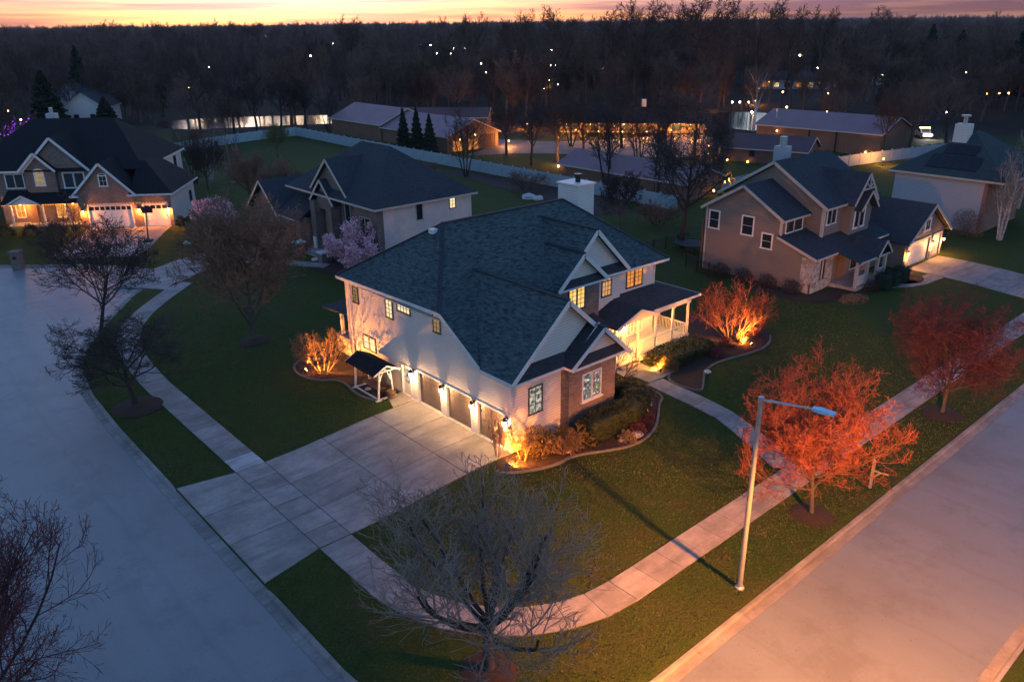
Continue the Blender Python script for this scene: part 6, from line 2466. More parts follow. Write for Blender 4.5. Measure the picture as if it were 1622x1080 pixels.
E = leafy('hedge', 'long clipped dark hedge under the brick bay window', (30.9, 26.65, 0.42), (5.0, 1.6, 1.5), 1, M['hedge'], 9000, 0.085, True, 0.0, 'hedge', stem=False, lump=0.04)
core(E, (5.0, 1.6, 1.5), M['hedge'], True)
E = leafy('hedge', 'low clipped shrub joined to the end of the hedge by the path', (34.0, 27.5, 0.42), (1.9, 1.7, 1.25), 2, M['hedge'], 4000, 0.08, True, 0.3, 'hedge', stem=False, lump=0.05)
core(E, (1.9, 1.7, 1.25), M['hedge'], True)
E = leafy('hedge', 'small round clipped shrub between hedge and entry path', (34.7, 29.0, 0.42), (1.5, 1.5, 1.1), 3, M['hedge'], 3000, 0.08, True, 0.3, 'hedge', stem=False, lump=0.05)
core(E, (1.5, 1.5, 1.1), M['hedge'], True)
E = leafy('hedge', 'broad flat topped hedge glowing green below the porch railing', (42.4, 30.6, 0.42), (5.2, 2.4, 0.85), 4, M['hedge'], 11000, 0.085, True, 0.0, 'hedge', stem=False, lump=0.06)
core(E, (5.2, 2.4, 0.85), M['hedge'], True)
E = leafy('shrub', 'ochre shrub beside the flood light before the porch hedge', (40.1, 29.9, 0.42), (1.5, 1.3, 0.95), 5, M['leaf_gold'], 2200, 0.075)
leafy('shrub', 'tall ochre shrub against the white corner of the garage', (26.0, 27.6, 0.42), (2.4, 1.4, 1.7), 6, M['leaf_gold'], 3600, 0.075, shell=0.8)
leafy('shrub', 'low spreading ochre shrub under the small garage window', (27.6, 27.2, 0.42), (2.2, 1.4, 1.2), 7, M['leaf_gold'], 3000, 0.07, shell=0.8)
leafy('shrub', 'yellow green shrub between brick corner and dark hedge', (28.6, 26.5, 0.42), (1.5, 1.2, 0.9), 8, M['leaf_gold'], 2000, 0.07, shell=0.6)
tree('lit_shrub', 'small upright twiggy tree lit by the flood light at the garage corner', V(25.0, 27.6, 0.42), 'shrub', 2.2, 2.1, 131, M['twig_tan'], M['twig_tan'], stems=3, cat='shrub', rmin=0.008, bud=M['leaf_gold'], bud_n=2, bud_s=0.05)
tree('lit_shrub', 'low twiggy shrub in front of the garage window', V(27.0, 26.7, 0.42), 'shrub', 2.8, 1.5, 137, M['twig_tan'], M['twig_tan'], stems=9, cat='shrub', rmin=0.008, bud=M['leaf_gold'], bud_n=2, bud_s=0.05)
for i, (x, y, w, h, lab) in enumerate([(30.6, 25.2, 1.1, 0.7, 'russet dry shrub mound at the front of the curved bed'), (31.6, 25.4, 1.2, 0.7, 'dark dry shrub mound beside the russet one'), (32.6, 25.7, 1.1, 0.65, 'third dry shrub mound along the curved bed'),
                                        (33.5, 26.2, 0.9, 0.5, 'smallest dry shrub mound near the pale stones')]):
    leafy('dry_shrub', lab, (x, y, 0.4), (w, w, h), 20 + i, M['leaf_dry'] if i == 0 else M['twig_maroon'], 1500, 0.06, group='dry mounds in the front bed', shell=0.6)
for i, (x, y, lab) in enumerate([(44.2, 28.9, 'low dark shrub at the bend of the right bed'), (45.0, 30.2, 'dark shrub behind the bend of the right bed'), (46.4, 29.6, 'dry russet shrub left of the big lit shrub'), (49.6, 29.4, 'dry shrub at the right foot of the big lit shrub')]):
    leafy('dry_shrub', lab, (x, y, 0.42), (1.2, 1.2, 0.75), 30 + i, M['twig_maroon'] if i != 1 else M['hedge'], 1400, 0.06, group='low shrubs in the right bed', shell=0.6)
# ornamental grass tuft by the right flood light
E = thing('grass_tuft', 'pale ornamental grass tuft blazing in the right flood light', 'grass', (47.6, 29.2, 0.42))
m = MB()
q = random.Random(3)
for i in range(110):
    a, r = q.uniform(0, 6.28), q.uniform(0.0, 0.2)
    L = q.uniform(0.5, 0.95)
    p0 = V(r * math.cos(a), r * math.sin(a), 0)
    tip = p0 + V(math.cos(a) * L * q.uniform(0.2, 0.75), math.sin(a) * L * q.uniform(0.2, 0.75), L)
    s = V(-math.sin(a), math.cos(a), 0) * 0.014
    m.poly([p0 - s, p0 + s, tip])
m.build('blades', M['leaf_dry'], E, False)
for i, (a, b, r, h, lab) in enumerate([(1398, 458, 1.1, 1.5, 'first clipped dark bush by the tan house porch'), (1412, 452, 1.1, 1.4, 'second clipped dark bush by the tan house porch'), (1425, 446, 1.1, 1.4, 'third clipped dark bush nearest the garage of the tan house')]):
    p = gp(a, b)
    E = leafy('bush', lab, (p.x, p.y, 0.42), (r * 1.2, r * 1.2, h), 40 + i, M['spruce'], 2500, 0.08, True, group='bushes by the tan porch', stem=False)
    core(E, (r * 1.2, r * 1.2, h), M['spruce'], True)
p = gp(1535, 376)
leafy('bush', 'round twiggy bush against the pale wall of the solar house', (92.0, 30.8, 0.42), (4.0, 3.4, 2.7), 51, M['twig_brown'], 4500, 0.09, shell=0.9)
for i in range(4):
    p = gp(1175 + i * 30, 437 + i * 8)
    leafy('bush', ('low dark bush at the far end of the tan side wall', 'second dark bush along the tan side wall', 'third dark bush along the tan side wall', 'dark bush by the stone corner of the tan house')[i], (60.6, 40.0 - i * 2.4, 0.42), (1.5, 1.9, 1.2), 55 + i, M['twig_dark'], 1800, 0.08, group='bushes along the tan wall', shell=0.8)
leafy('bush', 'dark bush among the twigs before the tan house porch', (66.2, 28.6, 0.42), (1.5, 1.3, 1.0), 61, M['twig_dark'], 1500, 0.07, group=None, shell=0.8)
leafy('bush', 'dry pale ground shrub before the stone corner', (62.6, 28.4, 0.3), (3.4, 2.0, 0.6), 62, M['leaf_dry'], 2200, 0.08, shell=0.9)
p = gp(145, 361)
leafy('bush', 'small dark bush by the right garage door of the brick house', (31.9, 94.4, 0.42), (1.2, 1.2, 1.2), 64, M['spruce'], 1500, 0.09)
for i, (x, y) in enumerate(((15.6, 103.0), (17.8, 101.4), (20.0, 100.0))):
    leafy('bush', ('dark bush left of the brick house porch', 'dark bush before the brick house porch', 'dark bush between porch and garage of the brick house')[i], (x, y, 0.42), (1.9, 1.9, 1.3), 66 + i, M['spruce'], 1600, 0.1, group='bushes before the brick house porch')


def blossom(label, P, W, Hh, seed, n=7):
    E, sk = tree('magnolia', label, P, 'shrub', W, Hh, seed, M['bark'], M['twig_brown'], stems=6, cat='shrub', rmin=0.012)
    mx = max(l for l, _, _ in sk)
    v, f = flakes(along(sk, mx, n, seed), 0.19, seed, 0.14)
    link('blossoms', np_mesh('blossoms', v, f, M['blossom']), E)


p = gp(572, 424)
blossom('pink magnolia in full bloom before the middle house', (36.7, 63.2, 0.42), 7.0, 4.8, 141, 11)
p = gp(318, 364)
blossom('pink magnolia blooming at the edge of the dark brick house drive', (34.8, 91.5, 0.42), 5.4, 3.0, 152, 7)
p = gp(45, 222)
E, sk = tree('string_lit_shrub', 'shrub wound with glowing purple string lights', V(33.5, 178.0, 0.4), 'shrub', 8, 5.5, 163, M['bark_dark'], M['twig_dark'], stems=7, cat='shrub', rmin=0.03)
v, f = flakes(along(sk, 3, 1, 3)[::2], 0.3, 3, 0.2)
link('string_lights', np_mesh('string_lights', v, f, M['purple']), E)

# flood lights of the garden
flood('flood light under the orange shrub at the left house corner', gp(484, 592), (23.9, 45.2, 2.0), 560, 130)
flood('flood light on the driveway side of the garage corner', (23.75, 27.45, 0.42), (28.6, 28.05, 1.3), 270, 140, (1.0, 0.27, 0.03))
flood('flood light at the foot of the grass tuft right of the porch', gp(1191, 551), (48.3, 31.5, 2.8), 560, 130)
flood('flood light between entry path and porch hedge', gp(1046, 592), (40.6, 33.0, 2.2), 200, 140)

# ---------------------------------------------------------------- trees behind the gardens
def far_mesh(preset, seed, W, Hh, stems=1, rmin=0.02, drop=0):
    tr, lv = PRE[preset]
    lv = lv[:len(lv) - drop] if drop else lv
    sk = fit(grow(seed, tr, lv, stems), W, Hh)
    mx = max(l for l, _, _ in sk)
    v, f = skin(sk, 0, 1, lambda l: 6 if l == 0 else 4, rmin)
    v2, f2 = skin(sk, 2, mx, lambda l: 3, rmin)
    return np_mesh('trunk', v, f, None, True), np_mesh('crown', v2, f2, None), (v, f, v2, f2)


KINDS = {}
for kname, args in dict(cotton=('tall', 201, 15, 22, 1, 0.045), oak=('tall', 202, 12, 15, 1, 0.024), multi=('multi', 203, 8, 10.5, 4, 0.022), slim=('tall', 205, 6.5, 13, 1, 0.022), birch=('multi', 206, 5.5, 10, 3, 0.018), small=('vase', 207, 6, 6.5, 1, 0.016)).items():
    KINDS[kname] = far_mesh(*args)


def mid_tree(label, px, py, kind, h, bark, twig, group=None, wid=1.0):
    p = gp(px, py)
    tm, cm, _ = KINDS[kind]
    key = (kind, bark, twig)
    if key not in MID:
        a, b = tm.copy(), cm.copy()
        a.materials.clear()
        b.materials.clear()
        a.materials.append(M[bark])
        b.materials.append(M[twig])
        MID[key] = (a, b)
    a, b = MID[key]
    E = thing('bare_tree' if kind != 'birch' else 'birch_tree', label, 'tree', (p.x, p.y, 0.35), rnd.uniform(0, 6.28), group)
    h0 = dict(cotton=22, oak=15, multi=10.5, slim=13, birch=10, small=6.5)[kind]
    s = h / h0
    E.scale = (s * wid, s * wid, s)
    link('trunk', a, E)
    link('crown', b, E)
    return E


MID = {}
G1 = 'bare trees along the back fence'
for lab, px, py, kind, h, bk, tw in [
    ('many stemmed bare tree before the amber barn door', 738, 280, 'multi', 10, 'bark_dark', 'twig_dark'),
    ('bare tree at the back fence left of the chimney', 962, 296, 'multi', 13, 'bark_dark', 'twig_dark'),
    ('bare forked tree just left of the white chimney', 1040, 310, 'multi', 12, 'bark_dark', 'twig_dark'),
    ('small pale bare tree on the lawn right of the chimney', 980, 362, 'small', 6.5, 'bark', 'twig_dark'),
    ('tall dark bare tree at the left end of the tan house', 1078, 392, 'oak', 12.5, 'bark_dark', 'twig_dark'),
    ('bare tree whose trunk is lit amber beside the farm yard', 884, 258, 'oak', 11, 'bark', 'twig_dark'),
    ('bare tree behind the shed left of the russet barn', 1012, 268, 'multi', 10, 'bark_dark', 'twig_dark'),
    ('leaning bare tree over the dark brown shed', 1125, 300, 'multi', 10, 'bark_dark', 'twig_dark'),
    ('slender bare tree between the two mauve roofed barns', 842, 262, 'slim', 10, 'bark_dark', 'twig_dark'),
    ('bare tree left of the russet barn by the farmhouse', 1100, 246, 'oak', 12, 'bark_dark', 'twig_far'),
    ('bare tree with white lit trunk by the farm pond', 1193, 208, 'slim', 13, 'birch', 'twig_far'),  # not a birch: white light on the trunk is put into its bark colour
    ('bare tree rising behind the long mauve barn on the right', 1318, 190, 'oak', 14, 'bark_dark', 'twig_far'),
    ('slim bare tree at the far end of the long mauve barn', 1400, 248, 'slim', 11, 'bark', 'twig_far'),
    ('second slim bare tree at the far end of the long mauve barn', 1440, 240, 'slim', 12, 'bark', 'twig_far'),
    ('bare tree on the fence line left of the solar house', 1498, 230, 'oak', 12, 'bark_dark', 'twig_far'),
    ('pale thicket tree above the left lawn near the white fence', 330, 300, 'small', 7, 'bark', 'twig_far'),
    ('thin tree on the lawn edge behind the brick house', 310, 290, 'multi', 9, 'bark_dark', 'twig_far'),
    ('greenish young tree by the curved white fence', 440, 250, 'small', 6, 'bark', 'willow'),
    ('brown shrubby tree left of the middle house', 398, 330, 'small', 7.5, 'bark', 'twig_brown'),
    ('rounded brown tree against the middle house wing', 452, 345, 'small', 7, 'bark', 'twig_brown'),
    ('dark tree at the near edge of the farm yard', 802, 246, 'oak', 10, 'bark_dark', 'twig_dark'),
    ('spreading tree between farm yard and shed', 925, 262, 'oak', 11, 'bark_dark', 'twig_dark'),
    ('crooked tree before the left end of the farmhouse', 905, 232, 'multi', 11, 'bark_dark', 'twig_dark'),
    ('tree before the middle of the farmhouse', 985, 235, 'oak', 12, 'bark_dark', 'twig_dark'),
    ('tree before the right end of the farmhouse', 1055, 240, 'oak', 11, 'bark_dark', 'twig_dark'),
    ('tree over the left gable of the russet barn', 1142, 268, 'multi', 9, 'bark_dark', 'twig_dark'),
    ('thin tree on the yard behind the arched barn', 812, 205, 'slim', 12, 'bark_dark', 'twig_far'),
    ('tree by the corner of the low red roofed house', 722, 200, 'oak', 13, 'bark_dark', 'twig_far'),
    ('first trunk standing before the left pond', 372, 214, 'slim', 11, 'bark_dark', 'twig_dark'),
    ('second trunk standing before the left pond', 408, 212, 'slim', 12, 'bark_dark', 'twig_dark'),
    ('third trunk standing before the left pond', 446, 206, 'oak', 12, 'bark_dark', 'twig_dark'),
    ('fourth trunk standing before the left pond', 486, 206, 'slim', 11, 'bark_dark', 'twig_dark'),
    ('fifth trunk standing before the left pond', 520, 208, 'multi', 10, 'bark_dark', 'twig_dark'),
]:
    mid_tree(lab, px, py, kind, h, bk, tw, G1)
for lab, px, py, h in [('white stemmed birch on the left lawn behind the brick house', 335, 285, 8), ('second white stemmed birch nearer the middle house', 370, 290, 7.5)]:
    mid_tree(lab, px, py, 'birch', h, 'birch', 'twig_far', 'birches')
mid_tree('leaning white birch clump beside the solar house', 1582, 380, 'birch', 9.5, 'birch', 'twig_grey', 'birches', 1.1)
mid_tree('thin birch at the right edge behind the solar house', 1612, 330, 'birch', 9, 'birch', 'twig_grey', 'birches')
for i, (lab, px, py, h) in enumerate([('tallest spreading cottonwood against the pink sky', 1108, 172, 29), ('cottonwood left of the tallest one on the skyline', 1020, 165, 28), ('cottonwood right of the tallest one on the skyline', 1190, 160, 27), ('broad cottonwood above the farmhouse roof', 968, 158, 26),
                                      ('cottonwood over the far ranch house', 1245, 150, 26), ('slim cottonwood above the yellow willow', 742, 140, 25), ('cottonwood on the skyline left of centre', 815, 135, 26), ('lone tree poking above the left horizon', 268, 100, 25), ('second tree poking above the left horizon', 405, 98, 24), ('third tree at the far left horizon', 178, 100, 26), ('broad crown breaking the horizon right of centre', 1065, 140, 28), ('slighter crown breaking the horizon right of centre', 1150, 138, 27), ('crown on the skyline above the long mauve barn', 1300, 132, 26), ('crown on the skyline near the spruces', 1400, 130, 26), ('crown on the skyline above the mauve barns', 890, 140, 27), ('crown on the skyline above the left pond', 560, 128, 25)]):
    mid_tree(lab, px, py, 'cotton', h, 'bark_dark', 'twig_far', 'skyline cottonwoods')
mid_tree('yellow green willow in the dark wood above the arched barn', 668, 165, 'oak', 13, 'bark_dark', 'willow')


# conifers
def conifer(label, P, W, Hh, seed, n=5000, s=0.28, group=None, mat='spruce'):
    g = np.random.default_rng(seed)
    t = g.random(n) ** 0.7
    z = Hh * (1 - t) * 0.97 + 0.25
    lay = 1 + 0.22 * np.sin(z / Hh * 60)
    r = W / 2 * (t ** 0.85) * lay * (1 - 0.35 * g.random(n) ** 2)
    a = g.random(n) * 6.283
    P_ = np.column_stack([r * np.cos(a), r * np.sin(a), z - 0.12 * r])
    v, f = flakes(P_, s, seed, aspect=1.5)
    E = thing('conifer', label, 'tree', tuple(P), 0, group)
    link('crown', np_mesh('crown', v, f, M[mat]), E)
    m = MB()
    m.lathe((0, 0, -0.2), [(W * 0.36, 0.5), (W * 0.24, Hh * 0.35), (W * 0.1, Hh * 0.7), (0.02, Hh * 0.97)], 8)
    m.build('inner_branches', M[mat], E, False)
    MB().tube((0, 0, -0.2), (0, 0, Hh * 0.9), 0.15, 0.03, 6).build('trunk', M['bark_dark'], E, False)
    return E


for i, (px, py, h, lab) in enumerate([(641, 244, 8.0, 'left one of three dark cypresses before the mauve barn'), (662, 246, 8.3, 'middle one of three dark cypresses before the mauve barn'), (682, 248, 7.2, 'right one of three dark cypresses before the mauve barn')]):
    p = gp(px, py)
    conifer(lab, (p.x, p.y, 0.35), 3.0, h, 300 + i, 5000, 0.25, 'cypresses before the barn')
for i, (px, py, w, h, lab) in enumerate([(82, 205, 9, 13, 'dark spruce left of the small white house'), (134, 165, 8, 17, 'tall dark spruce above the small white house'), (172, 205, 6, 7, 'low dark spruce right of the small white house'),
                                         (1465, 125, 12, 20, 'large dark spruce on the right skyline'), (1512, 128, 12, 18, 'second dark spruce on the right skyline'), (1605, 150, 14, 20, 'dark spruce at the right edge of the skyline')]):
    p = gp(px, py)
    conifer(lab, (p.x, p.y, 0.35), w, h, 320 + i, 5000, 0.55, 'spruces')
# dark hedges and thickets along the back fence
for i, (px, py, w, d_, h, lab) in enumerate([(850, 298, 7, 3, 2.3, 'brown twiggy thicket along the white back fence'), (690, 282, 5, 4, 2.6, 'rounded bare thicket below the amber barn door'), (1060, 352, 6, 4, 2.4, 'dark thicket at the fence right of the chimney')]):
    p = gp(px, py)
    tree('thicket', lab, (p.x - 2, p.y, 0.4), 'shrub', w, h + 0.4, 340 + i, M['bark_dark'], M['twig_brown'], stems=12, cat='shrub', rmin=0.014)


# ---------------------------------------------------------------- the wood beyond, as one mass
def in_poly(P, poly):
    poly = np.array(poly, float)
    ins = np.zeros(len(P), bool)
    for a, b in zip(poly, np.roll(poly, -1, axis=0)):
        c = (a[1] > P[:, 1]) != (b[1] > P[:, 1])
        xi = a[0] + (P[:, 1] - a[1]) * (b[0] - a[0]) / ((b[1] - a[1]) or 1e-9)
        ins ^= c & (P[:, 0] < xi)
    return ins


def scatter(name, pts, scl, meshes, mat, seed):
    g = np.random.default_rng(seed)
    n = len(pts)
    me = bpy.data.meshes.new(name)
    me.vertices.add(n)
    me.vertices.foreach_set('co', np.column_stack([pts, np.full(n, 0.3)]).astype(np.float32).ravel())
    for nm, typ, arr in (('sc', 'FLOAT', scl), ('rot', 'FLOAT', g.random(n) * 6.283), ('pick', 'INT', g.integers(0, len(meshes), n))):
        at = me.attributes.new(nm, typ, 'POINT')
        at.data.foreach_set('value', np.ascontiguousarray(arr, dtype=np.float32 if typ == 'FLOAT' else np.int32))
    o = link(name, me)
    ng = bpy.data.node_groups.new(name + '_nodes', 'GeometryNodeTree')
    ng.interface.new_socket('Geometry', in_out='INPUT', socket_type='NodeSocketGeometry')
    ng.interface.new_socket('Geometry', in_out='OUTPUT', socket_type='NodeSocketGeometry')
    gi, go = ng.nodes.new('NodeGroupInput'), ng.nodes.new('NodeGroupOutput')
    iop = ng.nodes.new('GeometryNodeInstanceOnPoints')
    g2i = ng.nodes.new('GeometryNodeGeometryToInstance')
    for k_, mm in reversed(list(enumerate(meshes))):
        ob = bpy.data.objects.new('wood_tree_form', mm)     # form only, not linked into the scene
        oi = ng.nodes.new('GeometryNodeObjectInfo')
        oi.inputs['Object'].default_value = ob
        oi.inputs['As Instance'].default_value = True
        ng.links.new(oi.outputs['Geometry'], g2i.inputs[0])

    def attr(nm, typ):
        a = ng.nodes.new('GeometryNodeInputNamedAttribute')
        a.data_type = typ
        a.inputs['Name'].default_value = nm
        return a.outputs['Attribute']
    ng.links.new(gi.outputs[0], iop.inputs['Points'])
    ng.links.new(g2i.outputs[0], iop.inputs['Instance'])
    iop.inputs['Pick Instance'].default_value = True
    ng.links.new(attr('pick', 'INT'), iop.inputs['Instance Index'])
    cx = ng.nodes.new('ShaderNodeCombineXYZ')
    ng.links.new(attr('rot', 'FLOAT'), cx.inputs['Z'])
    e2r = ng.nodes.new('FunctionNodeEulerToRotation')
    ng.links.new(cx.outputs[0], e2r.inputs[0])
    ng.links.new(e2r.outputs[0], iop.inputs['Rotation'])
    ng.links.new(attr('sc', 'FLOAT'), iop.inputs['Scale'])
    ng.links.new(iop.outputs[0], go.inputs[0])
    md = o.modifiers.new('scatter', 'NODES')
    md.node_group = ng
    return o


def merged(args, mat):
    _, _, (v, f, v2, f2) = far_mesh(*args)
    me = np_mesh('wood_tree', np.vstack([v, v2]), np.vstack([f, f2 + len(v)]), mat)
    return me


wood_forms = [merged(a, M['twig_far']) for a in (('tall', 401, 10, 15, 1, 0.035, 1), ('tall', 402, 9, 14, 1, 0.035, 1), ('multi', 403, 9, 12, 4, 0.035), ('tall', 404, 8, 16, 1, 0.035, 1), ('vase', 405, 10, 12, 1, 0.035, 1))]
g = np.random.default_rng(99)
CLEAR = [
    [(-80, -60), (-80, 118), (10, 118), (34, 125), (46, 150), (52, 160), (82, 163), (84, 166), (104, 162), (128, 160), (142, 128), (170, 128), (196, 112), (186, 90), (160, 86), (158, 60), (200, 52), (120, 20), (120, -60)],
    [(66, 184), (80, 178), (94, 171), (106, 166), (118, 171), (113, 186), (96, 200), (78, 210), (62, 208)],
    [(30, 122), (48, 150), (66, 205), (44, 215), (18, 130)], [(38, 190), (60, 190), (64, 218), (50, 232), (34, 220)], [(44, 236), (78, 236), (82, 290), (56, 292)],
    [(20, 170), (44, 168), (46, 186), (22, 188)], [(180, 190), (206, 190), (216, 232), (190, 236)],
    [(240, 110), (306, 104), (312, 150), (258, 172), (200, 132), (196, 118)], [(158, 56), (190, 46), (196, 70), (164, 84)],
]


def wedge(n, r0, r1, a0=-4, a1=96):
    r = np.sqrt(g.random(n) * (r1 * r1 - r0 * r0) + r0 * r0)
    a = np.radians(g.random(n) * (a1 - a0) + a0)
    return np.column_stack([r * np.cos(a), r * np.sin(a)])


P1 = wedge(6500, 105, 620)
for c in CLEAR:
    P1 = P1[~in_poly(P1, c)]
bh = in_poly(P1, [(66, 205), (116, 182), (180, 300), (125, 340)]) & (g.random(len(P1)) < 0.7)
P1 = P1[~bh]
P2 = wedge(9000, 620, 1900, 0, 95)
P3 = wedge(5000, 1900, 4200, 5, 92)
PW = np.vstack([P1, P2, P3])
sc = np.concatenate([g.uniform(0.55, 1.22, len(P1)), g.uniform(0.9, 1.4, len(P2)) * np.where(g.random(len(P2)) < 0.06, 1.3, 1.0), g.uniform(1.3, 2.0, len(P3))])
wood = scatter('woodland', PW, sc, wood_forms, M['twig_far'], 5)
tag(wood, 'dark leafless woodland stretching to the horizon', 'woodland', kind='stuff')

# ---------------------------------------------------------------- lamps far off in the wood
def far_lamp(label, px, py, z, mat, r, group):
    d = _F * FPX + _R * (px - 811) - _U * (py - 540)
    t = (z - CAMH) / d.z
    x, y = d.x * t, d.y * t
    E = thing('lamp_post', label, 'lamp post', (x, y, 0.3), 0, group)
    MB().tube((0, 0, 0), (0, 0, z - 0.3), 0.09, 0.07, 6).build('pole', M['black_metal'], E, False)
    MB().lathe((0, 0, z - 0.3), [(r * 0.5, -r), (r, -0.3 * r), (r, 0.3 * r), (r * 0.5, r)], 8).build('lantern', M[mat], E, False)


FARL = [(487, 70, 'bulb_far'), (498, 61, 'bulb_far_w'), (527, 69, 'bulb_far_w'), (573, 68, 'bulb_far'), (625, 69, 'bulb_far'), (665, 72, 'bulb_far_w'), (682, 72, 'bulb_far_w'), (718, 77, 'bulb_far_w'), (737, 76, 'bulb_far_w'), (692, 85, 'bulb_far'), (598, 87, 'bulb_far_w'), (492, 89, 'bulb_far'),
        (817, 80, 'bulb_far_w'), (873, 80, 'bulb_far_w'), (714, 85, 'bulb_far'), (762, 101, 'bulb_far'), (770, 115, 'bulb_far'), (348, 52, 'bulb_far_w'), (322, 47, 'bulb_far'), (283, 48, 'bulb_far'), (421, 58, 'bulb_far'), (442, 48, 'bulb_far_w'), (1062, 68, 'bulb_far'), (1267, 88, 'bulb_far'), (1295, 108, 'bulb_far'),
        (1530, 115, 'bulb_far_o'), (1544, 147, 'bulb_far_o'), (1563, 149, 'bulb_far_o'), (1598, 148, 'bulb_far_o'), (1583, 148, 'bulb_far_o'), (290, 130, 'bulb_far_o'), (299, 140, 'bulb_far_o'), (331, 107, 'bulb_far'), (146, 132, 'bulb_far'), (13, 176, 'bulb_far_o'), (33, 190, 'bulb_far_o'), (1240, 146, 'bulb_far_o'), (1246, 170, 'bulb_far_o'), (1312, 148, 'bulb_far_o'),
        (1310, 178, 'bulb_far_o'), (880, 103, 'bulb_far_w'), (893, 109, 'bulb_far_o'), (913, 107, 'bulb_far_o'), (935, 110, 'bulb_far'), (955, 108, 'bulb_far_w'), (872, 104, 'bulb_far_w'), (1191, 178, 'bulb_far_w'), (1500, 178, 'bulb_far_w'), (1160, 162, 'bulb_far_w'), (1172, 162, 'bulb_far_w'), (1186, 162, 'bulb_far'), (836, 128, 'bulb_far_o'), (848, 133, 'bulb_far_o'), (870, 127, 'bulb_far_o'), (884, 134, 'bulb_far_o'), (862, 140, 'bulb_far_o')]
ORD = ['first', 'second', 'third', 'fourth', 'fifth', 'sixth', 'seventh', 'eighth', 'ninth', 'tenth', 'eleventh', 'twelfth', 'thirteenth', 'fourteenth', 'fifteenth', 'sixteenth', 'seventeenth', 'eighteenth', 'nineteenth', 'twentieth', 'twenty-first', 'twenty-second']
seen = {}
for px, py, mt in sorted(FARL):
    z = 12.0 if py < 95 else (8.0 if py < 125 else 4.5)
    dist = (CAMH - z) / max(0.006, (py - 36) / FPX)
    r = min(1.4, max(0.16, dist * (0.0009 if py < 125 else 0.0008)))
    hue = {'bulb_far': 'warm', 'bulb_far_w': 'white', 'bulb_far_o': 'amber'}[mt]
    where = 'along the horizon' if py < 60 else ('far across the wood' if py < 95 else ('in the middle of the wood' if py < 125 else 'by the ponds and wood edge'))
    k_ = (hue, where)
    seen[k_] = seen.get(k_, 0) + 1
    far_lamp('%s from the left of the %s lamps %s' % (ORD[seen[k_] - 1], hue, where), px, py, z, mt, r, '%s lamps %s' % (hue, where))

# low garden lamps that pool amber light round the farm
def garden_lamp(label, px, py, power, mat='bulb_orange', col=(1.0, 0.34, 0.06), z=0.9):
    p = gp(px, py)
    E = thing('garden_lamp', label, 'garden lamp', (p.x, p.y, 0.4), 0, 'garden lamps round the farm')
    MB().tube((0, 0, -0.1), (0, 0, z), 0.04, 0.03, 6).build('post', M['black_metal'], E, False)
    MB().lathe((0, 0, z), [(0.06, 0), (0.11, 0.05), (0.11, 0.18), (0.04, 0.26)], 8).build('lantern', M[mat], E, False)
    light('garden_light', 'POINT', (0, 0, z + 0.35), power, col, E, 0.1, local=True)


for lab, px, py, pw in [
    ('garden lamp on the drive left of the farmhouse', 835, 204, 260), ('garden lamp at the left corner of the farmhouse lawn', 912, 214, 260), ('garden lamp before the farmhouse, second from its left end', 948, 216, 260),
    ('garden lamp before the middle of the farmhouse', 985, 217, 260), ('garden lamp before the farmhouse, second from its right end', 1024, 217, 260), ('garden lamp at the right corner of the farmhouse lawn', 1062, 214, 260),
    ('garden lamp at the foot of the amber lit trunk', 893, 262, 150), ('garden lamp between farmhouse and russet barn', 1100, 222, 200), ('garden lamp on the yard by the arched barn', 806, 232, 200), ('garden lamp by the door of the low red roofed house', 752, 196, 200),
    ('garden lamp on the grass left of the russet barn', 1122, 240, 160), ('garden lamp at the foot of a lit trunk above the farmhouse', 1112, 176, 300), ('garden lamp in the wood behind the farm pond', 1196, 166, 260), ('garden lamp at the right end of the long mauve barn', 1398, 262, 150),
]:
    garden_lamp(lab, px, py, pw)

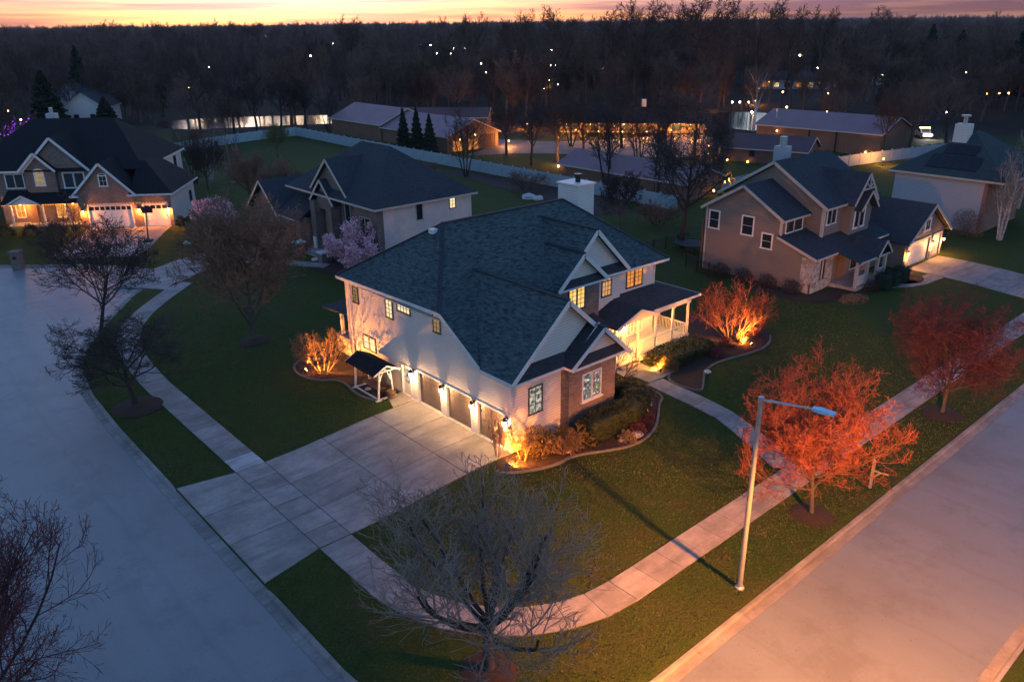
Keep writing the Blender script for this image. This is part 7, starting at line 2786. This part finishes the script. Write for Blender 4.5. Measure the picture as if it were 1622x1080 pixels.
# ---------------------------------------------------------------- grass blades on the near lawns
g = np.random.default_rng(12)
n = 170000
XY = np.column_stack([g.uniform(10.5, 60, n), g.uniform(13.5, 64, n)])
XY = XY[g.random(n) < np.clip(38.0 / np.hypot(XY[:, 0], XY[:, 1]), 0, 1) ** 1.5]
s_ = road_sd(XY)
ok = s_ > 0.12
ok &= ~((XY[:, 0] > 13.41) & (XY[:, 0] < 14.93) & (XY[:, 1] > 24) & (XY[:, 1] < 57))
ok &= ~((XY[:, 1] > 16.61) & (XY[:, 1] < 18.13) & (XY[:, 0] > 20.5))
rr_ = np.hypot(XY[:, 0] - 21.2, XY[:, 1] - 24.4)
ok &= ~((rr_ > 6.27) & (rr_ < 7.79) & (XY[:, 0] < 21.3) & (XY[:, 1] < 24.5))
ok &= ~((XY[:, 0] < 25) & (XY[:, 1] > 28.53) & (XY[:, 1] < 37.39))
ok &= ~((XY[:, 0] < 13.4) & (XY[:, 1] > 27.8) & (XY[:, 1] < 38.0))
ok &= ~((XY[:, 0] > 25) & (XY[:, 0] < 46) & (XY[:, 1] > 27.8))
for c in (bed1s, bed2s, bed3s):
    ok &= ~in_poly(XY, c)
ok &= ~in_poly(XY, [(34.4, 17), (36.2, 17), (37.2, 20.2), (38.2, 23.2), (38.6, 29), (36.9, 29), (36.6, 23.4), (35.6, 20.6)])
ok &= ~in_poly(XY, [(13.9, 57), (13.9, 60), (17.5, 68.2), (24, 75), (26, 73), (19.6, 66.6), (16, 60), (15.4, 55)])
XY = XY[ok]
zb = hgt(XY)
g2 = np.random.default_rng(4)
P_ = np.column_stack([XY, zb + 0.0])
v, f = flakes(P_, 0.075, 8, tri=True, updir=2.2, aspect=0.75)
M['blade'] = pmat('grass_blades', (0.034, 0.070, 0.012), (0.098, 0.098, 0.034), 0.32, 0.9)
gr = link('grass', np_mesh('grass', v, f, M['blade']))
tag(gr, 'short lawn grass round the white house', 'grass', kind='stuff')

# ---------------------------------------------------------------- evening haze
hz_ = MB().box(-7100, 7100, -7100, 7100, -1.5, 42).mesh('haze', None)
hm = bpy.data.materials.new('evening_haze')
hm.use_nodes = True
ht = hm.node_tree
ht.nodes.clear()
ho = ht.nodes.new('ShaderNodeOutputMaterial')
hv = ht.nodes.new('ShaderNodeVolumePrincipled')
hv.inputs['Color'].default_value = (0.85, 0.86, 0.95, 1)
hv.inputs['Density'].default_value = 0.00004
hv.inputs['Anisotropy'].default_value = 0.2
ht.links.new(hv.outputs[0], ho.inputs['Volume'])
hz_.materials.append(hm)
haze = link('haze', hz_)
tag(haze, 'thin evening haze over the whole neighbourhood', 'haze', kind='stuff')
S.cycles.volume_bounces = 0
